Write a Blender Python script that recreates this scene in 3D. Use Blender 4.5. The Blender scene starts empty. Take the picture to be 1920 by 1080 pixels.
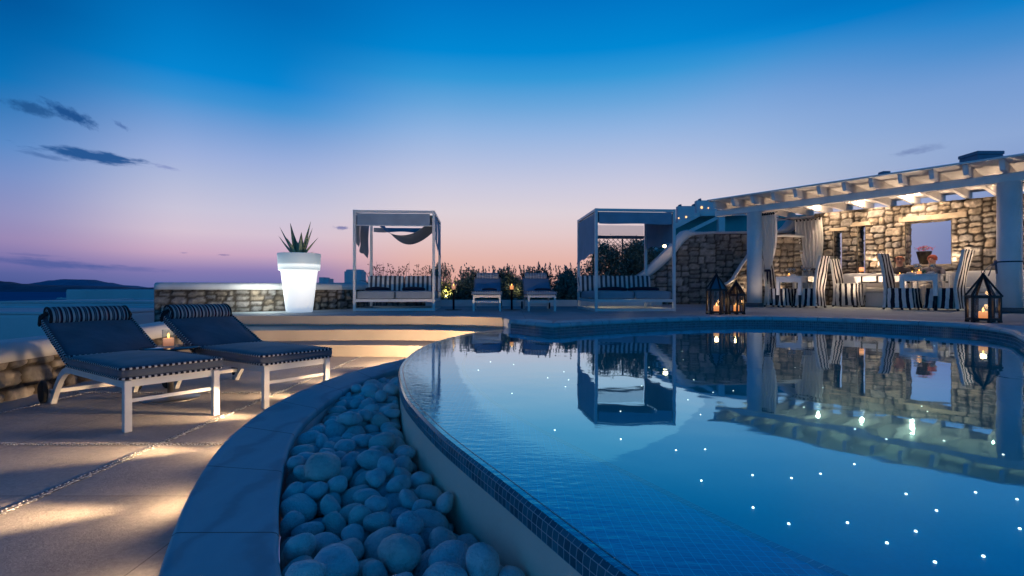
import bpy, bmesh, math, random
import numpy as np
from mathutils import Vector, Matrix, noise, kdtree
from mathutils.geometry import tessellate_polygon

SC = bpy.context.scene
COL = SC.collection
PI = math.pi
EYE, FOC, HOR = 0.88, 960.0, 545.0      # eye height, focal length and horizon row of a 1920 px wide picture
DECK, WATER = 0.465, 0.345              # heights above the lower terrace

def gp(px, py, z=0.0):
    """ground point at height z seen at picture position px, py"""
    Y = FOC * (EYE - z) / (py - HOR)
    return Vector(((px - 960.0) / FOC * Y, Y, z))
def hz(py, Y):
    return EYE + (HOR - py) / FOC * Y
def wx(px, Y):
    return (px - 960.0) / FOC * Y

# ------------------------------------------------------------------ materials
MATS = {}
def nodes_of(name):
    m = bpy.data.materials.new(name); m.use_nodes = True
    nt = m.node_tree; nt.nodes.clear()
    out = nt.nodes.new('ShaderNodeOutputMaterial')
    MATS[name] = m
    return m, nt, out
def N(nt, typ, **kw):
    n = nt.nodes.new(typ)
    for k, v in kw.items():
        if k.startswith('i_'):
            n.inputs[k[2:].replace('_', ' ')].default_value = v
        else:
            setattr(n, k, v)
    return n
def L(nt, a, b): nt.links.new(a, b)
def rgba(c): return (c[0], c[1], c[2], 1.0)
def srgb(r, g, b):
    def f(u):
        u /= 255.0
        return u / 12.92 if u <= 0.04045 else ((u + 0.055) / 1.055) ** 2.4
    return (f(r), f(g), f(b))

def math_node(nt, op, a, b=None, c=None):
    n = nt.nodes.new('ShaderNodeMath'); n.operation = op
    for i, x in enumerate((a, b, c)):
        if x is None: continue
        if isinstance(x, (int, float)): n.inputs[i].default_value = x
        else: L(nt, x, n.inputs[i])
    return n.outputs[0]
def mixc(nt, fac, a, b, mode='MIX'):
    n = nt.nodes.new('ShaderNodeMix'); n.data_type = 'RGBA'; n.blend_type = mode
    for s, x in ((n.inputs[0], fac), (n.inputs[6], a), (n.inputs[7], b)):
        if isinstance(x, (int, float)): s.default_value = x
        elif isinstance(x, tuple): s.default_value = rgba(x)
        else: L(nt, x, s)
    return n.outputs[2]
def ramp(nt, fac, stops, interp='LINEAR'):
    n = nt.nodes.new('ShaderNodeValToRGB'); cr = n.color_ramp; cr.interpolation = interp
    while len(cr.elements) < len(stops): cr.elements.new(0.5)
    while len(cr.elements) > len(stops): cr.elements.remove(cr.elements[-1])
    for e, (p, c) in zip(cr.elements, stops):
        e.position = p; e.color = rgba(c)
    L(nt, fac, n.inputs[0])
    return n.outputs[0]

def mat(name, col, rough=0.6, metal=0.0, var=0.12, vscale=6.0, bump=0.0, bscale=40.0, spec=0.5, sheen=0.0, coords='Object', dirt=None):
    """principled surface with broken-up colour and an optional fine bump"""
    m, nt, out = nodes_of(name)
    p = N(nt, 'ShaderNodeBsdfPrincipled')
    p.inputs['Metallic'].default_value = metal
    p.inputs['Specular IOR Level'].default_value = spec
    if sheen: p.inputs['Sheen Weight'].default_value = sheen
    tc = N(nt, 'ShaderNodeTexCoord')
    n1 = N(nt, 'ShaderNodeTexNoise'); n1.inputs['Scale'].default_value = vscale; n1.inputs['Detail'].default_value = 5
    L(nt, tc.outputs[coords], n1.inputs['Vector'])
    lo = tuple(c * (1 - var) for c in col); hi = tuple(min(1, c * (1 + var)) for c in col)
    c = ramp(nt, n1.outputs['Fac'], [(0.3, lo), (0.7, hi)])
    if dirt:
        n3 = N(nt, 'ShaderNodeTexNoise'); n3.inputs['Scale'].default_value = vscale * 0.35; n3.inputs['Detail'].default_value = 8
        L(nt, tc.outputs[coords], n3.inputs['Vector'])
        f = ramp(nt, n3.outputs['Fac'], [(0.5, (0, 0, 0)), (0.72, (1, 1, 1))])
        c = mixc(nt, math_node(nt, 'MULTIPLY', f, dirt[1]), c, dirt[0])
    L(nt, c, p.inputs['Base Color'])
    r = math_node(nt, 'MULTIPLY_ADD', n1.outputs['Fac'], 0.16, rough - 0.08)
    L(nt, r, p.inputs['Roughness'])
    if bump:
        n2 = N(nt, 'ShaderNodeTexNoise'); n2.inputs['Scale'].default_value = bscale; n2.inputs['Detail'].default_value = 4
        L(nt, tc.outputs[coords], n2.inputs['Vector'])
        b = N(nt, 'ShaderNodeBump'); b.inputs['Strength'].default_value = bump; b.inputs['Distance'].default_value = 0.01
        L(nt, n2.outputs['Fac'], b.inputs['Height']); L(nt, b.outputs[0], p.inputs['Normal'])
    L(nt, p.outputs[0], out.inputs[0])
    return m

def stripe_mat(name, bands, period, rough=0.85, axis=0, wob=0.0):
    """woven stripes across UV u; bands = [(start 0..1, colour)]"""
    m, nt, out = nodes_of(name)
    p = N(nt, 'ShaderNodeBsdfPrincipled'); p.inputs['Roughness'].default_value = rough
    p.inputs['Specular IOR Level'].default_value = 0.2
    tc = N(nt, 'ShaderNodeTexCoord'); sx = N(nt, 'ShaderNodeSeparateXYZ')
    L(nt, tc.outputs['UV'], sx.inputs[0])
    u = sx.outputs[axis]
    if wob:
        nz = N(nt, 'ShaderNodeTexNoise'); nz.inputs['Scale'].default_value = 5.0
        L(nt, tc.outputs['Object'], nz.inputs['Vector'])
        u = math_node(nt, 'MULTIPLY_ADD', nz.outputs['Fac'], wob, u)
    f = math_node(nt, 'FRACT', math_node(nt, 'DIVIDE', u, period))
    c = ramp(nt, f, bands, 'CONSTANT')
    nz = N(nt, 'ShaderNodeTexNoise'); nz.inputs['Scale'].default_value = 9.0; nz.inputs['Detail'].default_value = 4
    L(nt, tc.outputs['Object'], nz.inputs['Vector'])
    c = mixc(nt, 1.0, c, ramp(nt, nz.outputs['Fac'], [(0.25, (0.78, 0.78, 0.78)), (0.75, (1, 1, 1))]), 'MULTIPLY')
    L(nt, c, p.inputs['Base Color'])
    n2 = N(nt, 'ShaderNodeTexNoise'); n2.inputs['Scale'].default_value = 14.0
    L(nt, tc.outputs['Object'], n2.inputs['Vector'])
    b = N(nt, 'ShaderNodeBump'); b.inputs['Strength'].default_value = 0.35; b.inputs['Distance'].default_value = 0.02
    L(nt, n2.outputs['Fac'], b.inputs['Height']); L(nt, b.outputs[0], p.inputs['Normal'])
    L(nt, p.outputs[0], out.inputs[0])
    return m

def emit_mat(name, col, strength):
    m, nt, out = nodes_of(name)
    e = N(nt, 'ShaderNodeEmission'); e.inputs[0].default_value = rgba(col); e.inputs[1].default_value = strength
    L(nt, e.outputs[0], out.inputs[0])
    return m

def glass_mat(name, tint=(0.92, 0.95, 0.95), rough=0.02, ior=1.35, boost=0.0):
    m, nt, out = nodes_of(name)
    t = N(nt, 'ShaderNodeBsdfTransparent'); t.inputs[0].default_value = rgba(tint)
    g = N(nt, 'ShaderNodeBsdfGlossy'); g.inputs['Roughness'].default_value = rough
    f = N(nt, 'ShaderNodeLayerWeight'); f.inputs[0].default_value = .5
    mx = N(nt, 'ShaderNodeMixShader'); r0 = ((ior - 1) / (ior + 1)) ** 2
    L(nt, math_node(nt, 'MULTIPLY_ADD', math_node(nt, 'POWER', f.outputs['Facing'], 5.0), .9 - r0, r0 + boost), mx.inputs[0])
    L(nt, t.outputs[0], mx.inputs[1]); L(nt, g.outputs[0], mx.inputs[2]); L(nt, mx.outputs[0], out.inputs[0])
    return m

# ------------------------------------------------------------------ mesh builder
class MB:
    def __init__(s):
        s.v, s.f, s.uv, s.mi, s.sm = [], [], [], [], []
    def add(s, verts, faces, uvs=None, m=0, smooth=False, M=None):
        o = len(s.v)
        s.v += [tuple(M @ Vector(q)) if M is not None else tuple(q) for q in verts]
        for k, f in enumerate(faces):
            s.f.append([i + o for i in f]); s.mi.append(m); s.sm.append(smooth)
            if uvs is not None: s.uv.append(uvs[k])
            else:
                ps = [Vector(verts[i]) for i in f]
                n = Vector((0, 0, 0))
                for i in range(len(ps)):
                    a, b = ps[i], ps[(i + 1) % len(ps)]
                    n += a.cross(b)
                ax = max(range(3), key=lambda i: abs(n[i]))
                q = ((1, 2), (0, 2), (0, 1))[ax]
                s.uv.append([(p[q[0]], p[q[1]]) for p in ps])
        return s
    def box(s, c, d, m=0, M=None, bev=0.0):
        x, y, z = d[0] / 2, d[1] / 2, d[2] / 2
        if bev <= 0:
            vs = [(c[0] + i * x, c[1] + j * y, c[2] + k * z) for i in (-1, 1) for j in (-1, 1) for k in (-1, 1)]
            fs = [(0, 1, 3, 2), (4, 6, 7, 5), (0, 4, 5, 1), (2, 3, 7, 6), (0, 2, 6, 4), (1, 5, 7, 3)]
            return s.add(vs, fs, m=m, M=M)
        bm = bmesh.new()
        bmesh.ops.create_cube(bm, size=1.0)
        for v in bm.verts: v.co = Vector((v.co.x * d[0], v.co.y * d[1], v.co.z * d[2]))
        bmesh.ops.bevel(bm, geom=bm.edges[:], offset=min(bev, 0.45 * min(d)), segments=2, affect='EDGES', profile=0.5)
        return s.bm(bm, m, M, off=c)
    def bm(s, bm, m=0, M=None, off=(0, 0, 0), smooth=False):
        bm.verts.index_update()
        vs = [(v.co.x + off[0], v.co.y + off[1], v.co.z + off[2]) for v in bm.verts]
        fs = [[v.index for v in f.verts] for f in bm.faces]
        bm.free()
        return s.add(vs, fs, m=m, M=M, smooth=smooth)
    def rbox(s, a, b, w, h, m=0, M=None, up=(0, 0, 1)):
        """straight bar of section w x h between two points"""
        return s.sweep([a, b], w, h, m, M, up)
    def sweep(s, pts, w, h, m=0, M=None, up=(0, 0, 1)):
        pts = [Vector(p) for p in pts]; up = Vector(up)
        vs = []; run = 0; us = []
        for i, p in enumerate(pts):
            d = (pts[min(i + 1, len(pts) - 1)] - pts[max(i - 1, 0)]).normalized()
            sd = d.cross(up)
            if sd.length < 1e-4: sd = d.cross(Vector((1, 0, 0)))
            sd.normalize(); u2 = sd.cross(d).normalized()
            vs += [p + sd * (a * w / 2) + u2 * (b * h / 2) for a, b in ((-1, -1), (1, -1), (1, 1), (-1, 1))]
            if i: run += (pts[i] - pts[i - 1]).length
            us.append(run)
        fs, uv = [], []
        for i in range(len(pts) - 1):
            for k in range(4):
                k2 = (k + 1) % 4
                fs.append((i * 4 + k, i * 4 + k2, i * 4 + 4 + k2, i * 4 + 4 + k))
                uv.append([(us[i], k), (us[i], k + 1), (us[i + 1], k + 1), (us[i + 1], k)])
        e = (len(pts) - 1) * 4
        fs += [(3, 2, 1, 0), (e, e + 1, e + 2, e + 3)]; uv += [[(0, 0)] * 4, [(us[-1], 0)] * 4]
        return s.add(vs, fs, uv, m=m, M=M)
    def tube(s, pts, r, seg=8, m=0, M=None, cap=True):
        pts = [Vector(p) for p in pts]
        rs = r if isinstance(r, (list, tuple)) else [r] * len(pts)
        vs, us, run = [], [], 0
        prev = None
        for i, p in enumerate(pts):
            d = (pts[min(i + 1, len(pts) - 1)] - pts[max(i - 1, 0)])
            d = d.normalized() if d.length > 1e-9 else Vector((0, 0, 1))
            if prev is None:
                a = Vector((0, 0, 1)) if abs(d.z) < 0.9 else Vector((1, 0, 0))
                sd = d.cross(a).normalized()
            else:
                sd = (prev - d * prev.dot(d)).normalized()
            prev = sd; u2 = d.cross(sd)
            vs += [p + (sd * math.cos(t) + u2 * math.sin(t)) * rs[i] for t in (2 * PI * k / seg for k in range(seg))]
            if i: run += (pts[i] - pts[i - 1]).length
            us.append(run)
        fs, uv = [], []
        for i in range(len(pts) - 1):
            for k in range(seg):
                k2 = (k + 1) % seg
                fs.append((i * seg + k, i * seg + k2, (i + 1) * seg + k2, (i + 1) * seg + k))
                uv.append([(us[i], k / seg), (us[i], (k + 1) / seg), (us[i + 1], (k + 1) / seg), (us[i + 1], k / seg)])
        if cap:
            fs.append(list(range(seg))[::-1]); uv.append([(0, 0)] * seg)
            fs.append([(len(pts) - 1) * seg + k for k in range(seg)]); uv.append([(run, 0)] * seg)
        return s.add(vs, fs, uv, m=m, M=M, smooth=True)
    def lathe(s, prof, seg=24, m=0, M=None, c=(0, 0), smooth=True):
        vs, fs, uv = [], [], []
        for r, z in prof:
            vs += [(c[0] + r * math.cos(2 * PI * k / seg), c[1] + r * math.sin(2 * PI * k / seg), z) for k in range(seg)]
        for i in range(len(prof) - 1):
            for k in range(seg):
                k2 = (k + 1) % seg
                fs.append((i * seg + k, i * seg + k2, (i + 1) * seg + k2, (i + 1) * seg + k))
                uv.append([(k / seg, prof[i][1]), ((k + 1) / seg, prof[i][1]), ((k + 1) / seg, prof[i + 1][1]), (k / seg, prof[i + 1][1])])
        if prof[0][0] > 1e-6:
            fs.append(list(range(seg))[::-1]); uv.append([(0, 0)] * seg)
        if prof[-1][0] > 1e-6:
            fs.append([(len(prof) - 1) * seg + k for k in range(seg)]); uv.append([(0, 0)] * seg)
        return s.add(vs, fs, uv, m=m, M=M, smooth=smooth)
    def prism(s, poly, z0, z1, m=0, M=None):
        n = len(poly)
        vs = [(p[0], p[1], z0) for p in poly] + [(p[0], p[1], z1) for p in poly]
        tri = tessellate_polygon([[Vector((p[0], p[1], 0)) for p in poly]])
        fs = [tuple(i + n for i in t) for t in tri] + [t for t in tri]
        fs += [(i, (i + 1) % n, (i + 1) % n + n, i + n) for i in range(n)]
        return s.add(vs, fs, m=m, M=M)
    def grid(s, P, nu, nv, uvf=None, m=0, smooth=True, M=None, wrap=False):
        """surface P(u,v), u,v in 0..1"""
        vs = [P(i / nu, j / nv) for j in range(nv + 1) for i in range(nu + 1)]
        fs, uv = [], []
        for j in range(nv):
            for i in range(nu):
                a = j * (nu + 1) + i
                fs.append((a, a + 1, a + nu + 2, a + nu + 1))
                q = [(i / nu, j / nv), ((i + 1) / nu, j / nv), ((i + 1) / nu, (j + 1) / nv), (i / nu, (j + 1) / nv)]
                uv.append([uvf(*t) for t in q] if uvf else q)
        return s.add(vs, fs, uv, m=m, smooth=smooth, M=M)
    def cushion(s, c, d, r=0.03, puff=0.02, n=10, m=0, M=None, seed=0):
        """soft box: rounded edges, puffed middle, slight lumps"""
        hx, hy, hzz = d[0] / 2, d[1] / 2, d[2] / 2
        bm = bmesh.new(); bmesh.ops.create_cube(bm, size=2.0)
        bmesh.ops.subdivide_edges(bm, edges=bm.edges[:], cuts=n, use_grid_fill=True)
        for v in bm.verts:
            x, y, z = v.co
            px, py, pz = x * hx, y * hy, z * hzz
            rr = min(r, hx, hy, hzz)
            q = Vector((max(-hx + rr, min(hx - rr, px)), max(-hy + rr, min(hy - rr, py)), max(-hzz + rr, min(hzz - rr, pz))))
            dlt = Vector((px, py, pz)) - q
            if dlt.length > 1e-6: q = q + dlt.normalized() * min(rr, dlt.length * 1.0 if dlt.length < rr else rr)
            b = (1 - x * x) * (1 - y * y)
            q.z += puff * b * (1 if z > 0 else -0.3) * abs(z)
            w = noise.noise(Vector((q.x * 7 + seed, q.y * 7, q.z * 7 + seed * 3)))
            q += Vector((x, y, z)).normalized() * w * 0.006
            v.co = q
        bm.normal_update()
        return s.bm(bm, m, M, off=c, smooth=True)
    def build(s, name, mats, parent=None, loc=None, rotz=0.0, kind=None):
        me = bpy.data.meshes.new(name)
        me.from_pydata(s.v, [], s.f)
        ul = me.uv_layers.new(name='UVMap')
        flat = [c for f in s.uv for t in f for c in t]
        ul.data.foreach_set('uv', flat)
        me.polygons.foreach_set('material_index', s.mi)
        me.polygons.foreach_set('use_smooth', s.sm)
        if not isinstance(mats, (list, tuple)): mats = [mats]
        for k in mats: me.materials.append(MATS[k] if isinstance(k, str) else k)
        bm = bmesh.new(); bm.from_mesh(me)
        bmesh.ops.recalc_face_normals(bm, faces=bm.faces[:]); bm.to_mesh(me); bm.free()
        me.update()
        o = bpy.data.objects.new(name, me); COL.objects.link(o)
        if parent is not None: o.parent = parent
        if loc is not None: o.location = loc
        o.rotation_euler.z = rotz
        if kind: o['kind'] = kind
        return o

def thing(name, label, cat, loc=(0, 0, 0), rotz=0.0, group=None):
    o = bpy.data.objects.new(name, None); COL.objects.link(o)
    o.empty_display_size = 0.1
    o.location = loc; o.rotation_euler = (0, 0, rotz)
    return tag(o, label, cat, group)
def tag(o, label, cat, group=None):
    o['label'] = label; o['category'] = cat
    if group: o['group'] = group
    return o
def copy_tree(o, parent=None, label=None, loc=None, rotz=None):
    c = o.copy(); COL.objects.link(c); c.parent = parent
    if label: c['label'] = label
    if loc is not None: c.location = loc
    if rotz is not None: c.rotation_euler.z = rotz
    for ch in list(o.children): copy_tree(ch, c)
    return c

def catmull(pts, n=8, closed=False):
    P = [Vector((p[0], p[1])) for p in pts]; out = []
    m = len(P)
    for i in range(m if closed else m - 1):
        if closed: a, b, c, d = P[(i - 1) % m], P[i], P[(i + 1) % m], P[(i + 2) % m]
        else: a, b, c, d = P[max(i - 1, 0)], P[i], P[i + 1], P[min(i + 2, m - 1)]
        for k in range(n):
            t = k / n
            out.append(0.5 * ((2 * b) + (c - a) * t + (2 * a - 5 * b + 4 * c - d) * t * t + (3 * b - a - 3 * c + d) * t ** 3))
    if not closed: out.append(P[-1])
    return out
def resample(P, step):
    out = [P[0].copy()]; acc = 0
    for a, b in zip(P, P[1:]):
        d = (b - a).length
        while acc + d >= step and d > 1e-9:
            t = (step - acc) / d
            a = a.lerp(b, t); out.append(a.copy()); d = (b - a).length; acc = 0
        acc += d
    if (out[-1] - P[-1]).length > step * 0.3: out.append(P[-1].copy())
    return out
def offset(P, d):
    """open polyline shifted d to the left of its direction"""
    out = []
    for i, p in enumerate(P):
        t = (P[min(i + 1, len(P) - 1)] - P[max(i - 1, 0)]).normalized()
        out.append(p + Vector((-t.y, t.x)) * d)
    return out
def in_poly(p, poly):
    x, y = p[0], p[1]; r = False; j = len(poly) - 1
    for i in range(len(poly)):
        a, b = poly[i], poly[j]
        if (a[1] > y) != (b[1] > y) and x < (b[0] - a[0]) * (y - a[1]) / (b[1] - a[1]) + a[0]: r = not r
        j = i
    return r
def strip(mb, A, B, za, zb, m=0, smooth=True, v0=0.0, v1=1.0):
    """band between two polylines of equal length; UV u = run along A"""
    run = [0.0]
    for a, b in zip(A, A[1:]): run.append(run[-1] + (b - a).length)
    vs = [(p.x, p.y, za) for p in A] + [(p.x, p.y, zb) for p in B]
    n = len(A)
    fs = [(i, i + 1, n + i + 1, n + i) for i in range(n - 1)]
    uv = [[(run[i], v0), (run[i + 1], v0), (run[i + 1], v1), (run[i], v1)] for i in range(n - 1)]
    mb.add(vs, fs, uv, m=m, smooth=smooth)

SKY_GAIN, NISH, PEB_UP = 1.0, 0.004, .045
KERB_LIGHTS = [(1.50, 220, 36, -.1), (2.12, 280, 32, -.12), (2.85, 250, 34, -.05), (3.55, 230, 38, 0), (4.2, 230, 46, -.05), (4.80, 210, 60, -.2)]
SPILL = .055
STEP_FILLS = [(-.84, 5.75, .275, -2.4, 8.2, .30, 270), (-.93, 5.30, .10, -3.8, 7.4, .25, 560)]
PERG_CEIL, PERG_UP, PERG_FILL, PLANTER_W, SUN_W, DECK_UP = 85.0, 66.0, 22.0, 18.0, .05, 165.0

# ------------------------------------------------------------------ plan curves (metres)
LIP = catmull([(-.02, 7.22), (-.089, 7.133), (-.40, 6.70), (-.655, 6.04), (-.80, 5.384), (-.855, 4.756), (-.845, 4.193), (-.79, 3.643), (-.71, 3.251),
               (-.563, 2.689), (-.438, 2.335), (-.282, 1.96), (-.155, 1.695), (-.019, 1.427), (.064, 1.259), (.139, 1.109), (.205, .98),
               (.30, .82), (.46, .55), (.72, .22), (1.05, -.10), (1.6, -.45)], 6)
LEDGE_W = 0.46
POOL_EDGE = [Vector(p) for p in [(-.02, 7.22), (.11, 7.06)]] + [Vector(p) for p in [(.30, 6.74), (.515, 6.42)]] + \
    catmull([(.515, 6.42), (.80, 6.68), (1.33, 7.1), (2.31, 7.65), (3.3, 8.02), (4.0, 8.05), (4.78, 7.65), (5.4, 6.9), (5.6, 6.3), (5.48, 5.8),
             (5.25, 5.35), (4.8, 4.8), (4.1, 3.9), (3.4, 2.7), (3.0, 1.5), (2.7, .5), (2.2, -.25), (1.6, -.45)], 6)[1:]
KERB_OUT = catmull([(-.30, .45), (-.62, .84), (-.867, 1.256), (-.985, 1.483), (-1.137, 1.816), (-1.299, 2.247), (-1.396, 2.61), (-1.47, 3.05), (-1.49, 3.48),
                    (-1.463, 4.0), (-1.352, 4.57), (-1.12, 5.25), (-.93, 5.62)], 6)
KERB_IN = catmull([(-.02, .62), (-.33, .94), (-.562, 1.256), (-.70, 1.537), (-.80, 1.76), (-.925, 2.08), (-1.05, 2.45), (-1.134, 2.85), (-1.185, 3.41),
                   (-1.159, 3.97), (-1.06, 4.45), (-.90, 4.95), (-.855, 5.15)], 6)
KERB_Z = 0.18

# ------------------------------------------------------------------ materials of the place
mat('white_metal', (.66, .66, .65), .42, var=.05, vscale=12)
mat('white_plaster', (.74, .73, .71), .85, var=.06, vscale=2.5, bump=.35, bscale=28, dirt=((.45, .43, .40), .35))
mat('house_plaster', (.62, .63, .64), .9, var=.08, vscale=.6, bump=.2, bscale=8)
mat('white_wood', (.82, .79, .76), .55, var=.06, vscale=5, bump=.12, bscale=60)
mat('black_paint', (.012, .012, .014), .45, var=.2)
mat('black_rubber', (.015, .015, .015), .75)
mat('dark_metal', (.03, .028, .03), .42, metal=.6, var=.3, vscale=20)
mat('blue_zinc', (.24, .27, .30), .38, metal=.75, var=.15, vscale=9)
mat('steel', (.40, .38, .36), .42, metal=1.0, var=.08, vscale=15)
mat('smoked_top', (.03, .03, .04), .12, spec=.8)
mat('lounger_fabric', (.085, .105, .140), .85, var=.2, vscale=5, bump=.6, bscale=11, sheen=.2)
mat('lounger_fabric_lit', (.17, .26, .37), .85, var=.12, vscale=7, bump=.35, bscale=260)  # copy of lounger_fabric with the light off the pool painted in
mat('daybed_fabric', (.28, .33, .38), .9, var=.08, vscale=5, bump=.3, bscale=30)
mat('canopy_fabric', (.27, .35, .43), .9, var=.1, vscale=4, bump=.5, bscale=9)
mat('navy_cloth', (.012, .013, .03), .9, var=.2, vscale=14, bump=.4, bscale=30)
mat('white_cloth', (.68, .66, .62), .92, var=.06, vscale=7, bump=.3, bscale=25)
mat('black_cloth', (.015, .014, .016), .92)
mat('candle_wax', (.75, .55, .42), .55)
mat('skin', (.42, .22, .15), .55, var=.08)
mat('red_hair', (.22, .06, .025), .65, var=.3, vscale=40)
mat('red_cap', (.30, .06, .035), .8, var=.15, vscale=30)
mat('shirt_grey', (.14, .13, .15), .9)
mat('trousers_white', (.55, .52, .48), .9)
mat('shoe_dark', (.03, .025, .03), .6)
mat('eye_dark', (.01, .01, .01), .3)
mat('soil', (.035, .025, .018), .95, bump=.6, bscale=40)
mat('leaf_blue', (.22, .29, .25), .5, var=.45, vscale=3)
mat('leaf_dark', (.11, .15, .115), .5, var=.5, vscale=2.5)
mat('leaf_pale', (.26, .27, .13), .5, var=.4, vscale=4)
mat('leaf_agave', (.30, .36, .20), .45, var=.3, vscale=9)
mat('stem_brown', (.06, .045, .03), .85)
mat('dry_stalk', (.12, .08, .06), .9)
mat('petal_red', (.45, .015, .05), .6, var=.4, vscale=60)
mat('pot_black', (.012, .010, .012), .35)
mat('lattice_wood', (.10, .09, .085), .8)
mat('hill_far', (.10, .22, .36), 1.0, var=.25, vscale=.002)  # blue distance haze is put into the hill colours
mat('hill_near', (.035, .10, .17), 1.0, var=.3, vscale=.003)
mat('hill_rock', (.05, .055, .06), 1.0, var=.4, vscale=.25)
mat('ground', (.10, .09, .075), .95, var=.3, vscale=1.2, bump=.5, bscale=20)
mat('teal_wall', (.05, .34, .36), .85, var=.1, vscale=1.2)
mat('dark_glass', (.02, .025, .03), .1)
mat('ferry_paint', (.5, .5, .5), .5)
mat('fixture', (.5, .5, .5), .35, metal=.9)
glass_mat('clear_glass')
glass_mat('lantern_glass', (.90, .93, .95), .03, 1.30, .02)
emit_mat('lamp_warm', (1.0, .62, .28), 14)
emit_mat('lamp_white', (1.0, .85, .62), 9)
emit_mat('flame', (1.0, .42, .08), 9)
emit_mat('star_light', (1.0, .95, .85), 5)
emit_mat('far_light', (1.0, .55, .22), 2.2)
emit_mat('ferry_light', (1.0, .86, .72), 2.5)

# candle with an inner glow
def glow_mat(name, lo, hi, z0, z1, slo, shi, base=(.7, .5, .4)):
    m, nt, out = nodes_of(name)
    tc = N(nt, 'ShaderNodeTexCoord'); s = N(nt, 'ShaderNodeSeparateXYZ'); L(nt, tc.outputs['Object'], s.inputs[0])
    mr = N(nt, 'ShaderNodeMapRange'); mr.inputs[1].default_value = z0; mr.inputs[2].default_value = z1
    L(nt, s.outputs[2], mr.inputs[0])
    c = ramp(nt, mr.outputs[0], [(0, lo), (1, hi)])
    p = N(nt, 'ShaderNodeBsdfPrincipled'); p.inputs['Base Color'].default_value = rgba(base); p.inputs['Roughness'].default_value = .5
    L(nt, c, p.inputs['Emission Color'])
    L(nt, math_node(nt, 'MULTIPLY_ADD', mr.outputs[0], shi - slo, slo), p.inputs['Emission Strength'])
    L(nt, p.outputs[0], out.inputs[0])
glow_mat('wax_pink', (.9, .28, .12), (1.0, .42, .16), 0.0, .08, .30, .75)
glow_mat('wax_amber', (1.0, .25, .03), (1.0, .42, .10), 0.0, .14, .9, 1.1)
glow_mat('amber_glass', (1.0, .30, .06), (.9, .35, .12), 0.0, .11, 1.6, .5)

# translucent planter lit from inside: bright body, the thick collar lets less through towards its rim
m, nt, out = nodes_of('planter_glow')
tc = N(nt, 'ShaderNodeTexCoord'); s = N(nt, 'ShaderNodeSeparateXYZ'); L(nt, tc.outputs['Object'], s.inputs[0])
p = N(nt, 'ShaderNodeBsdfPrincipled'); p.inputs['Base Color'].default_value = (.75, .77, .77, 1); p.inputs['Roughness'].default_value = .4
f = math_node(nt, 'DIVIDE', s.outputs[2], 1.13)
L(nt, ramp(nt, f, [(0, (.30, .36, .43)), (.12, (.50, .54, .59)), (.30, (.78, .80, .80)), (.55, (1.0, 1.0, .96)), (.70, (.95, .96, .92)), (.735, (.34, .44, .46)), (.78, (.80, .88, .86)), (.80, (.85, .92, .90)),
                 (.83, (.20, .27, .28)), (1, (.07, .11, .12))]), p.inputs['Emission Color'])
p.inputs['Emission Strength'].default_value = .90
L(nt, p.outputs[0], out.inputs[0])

stripe_mat('chair_stripe', [(0, (.74, .71, .66)), (.52, (.012, .012, .022))], .137, wob=.05)
stripe_mat('daybed_stripe', [(0, (.62, .64, .66)), (.5, (.075, .08, .10))], .107, wob=.01)
stripe_mat('pillow_stripe', [(0, (.015, .016, .03)), (.18, (.55, .52, .50)), (.42, (.012, .012, .02)), (.50, (.16, .15, .18)), (.66, (.02, .02, .03)), (.74, (.50, .48, .47)), (.90, (.20, .05, .06))], .062)
stripe_mat('pillow_stripe_lit', [(0, (.06, .08, .12)), (.18, (.75, .75, .75)), (.42, (.06, .07, .10)), (.50, (.40, .42, .48)), (.66, (.08, .09, .12)), (.74, (.72, .72, .72)), (.90, (.35, .20, .22))], .062)  # pillow_stripe again, brightened in colour for the light on the far pair
stripe_mat('piping_stripe', [(0, (.62, .62, .62)), (.42, (.012, .014, .03))], .034)

# curtain: thin cloth, lets light through
m, nt, out = nodes_of('curtain_cloth')
d = N(nt, 'ShaderNodeBsdfDiffuse'); d.inputs[0].default_value = (.82, .79, .74, 1)
t = N(nt, 'ShaderNodeBsdfTranslucent'); t.inputs[0].default_value = (.80, .76, .70, 1)
mx = N(nt, 'ShaderNodeMixShader'); mx.inputs[0].default_value = .32
L(nt, d.outputs[0], mx.inputs[1]); L(nt, t.outputs[0], mx.inputs[2]); L(nt, mx.outputs[0], out.inputs[0])
m, nt, out = nodes_of('sheer_cloth')
d = N(nt, 'ShaderNodeBsdfTranslucent'); d.inputs[0].default_value = (.7, .7, .72, 1)
t = N(nt, 'ShaderNodeBsdfTransparent')
mx = N(nt, 'ShaderNodeMixShader'); mx.inputs[0].default_value = .55
L(nt, d.outputs[0], mx.inputs[1]); L(nt, t.outputs[0], mx.inputs[2]); L(nt, mx.outputs[0], out.inputs[0])

# rubble stone: tint and mortar come from the wall's own colour attribute
m, nt, out = nodes_of('rubble_stone')
p = N(nt, 'ShaderNodeBsdfPrincipled'); p.inputs['Roughness'].default_value = .9; p.inputs['Specular IOR Level'].default_value = .25
a = N(nt, 'ShaderNodeAttribute'); a.attribute_name = 'Col'
tc = N(nt, 'ShaderNodeTexCoord')
n1 = N(nt, 'ShaderNodeTexNoise'); n1.inputs['Scale'].default_value = 14; n1.inputs['Detail'].default_value = 8
L(nt, tc.outputs['Object'], n1.inputs['Vector'])
L(nt, mixc(nt, 1.0, a.outputs['Color'], ramp(nt, n1.outputs['Fac'], [(.25, (.6, .6, .6)), (.75, (1.15, 1.12, 1.08))]), 'MULTIPLY'), p.inputs['Base Color'])
n2 = N(nt, 'ShaderNodeTexNoise'); n2.inputs['Scale'].default_value = 22; n2.inputs['Detail'].default_value = 6
L(nt, tc.outputs['Object'], n2.inputs['Vector'])
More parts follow.
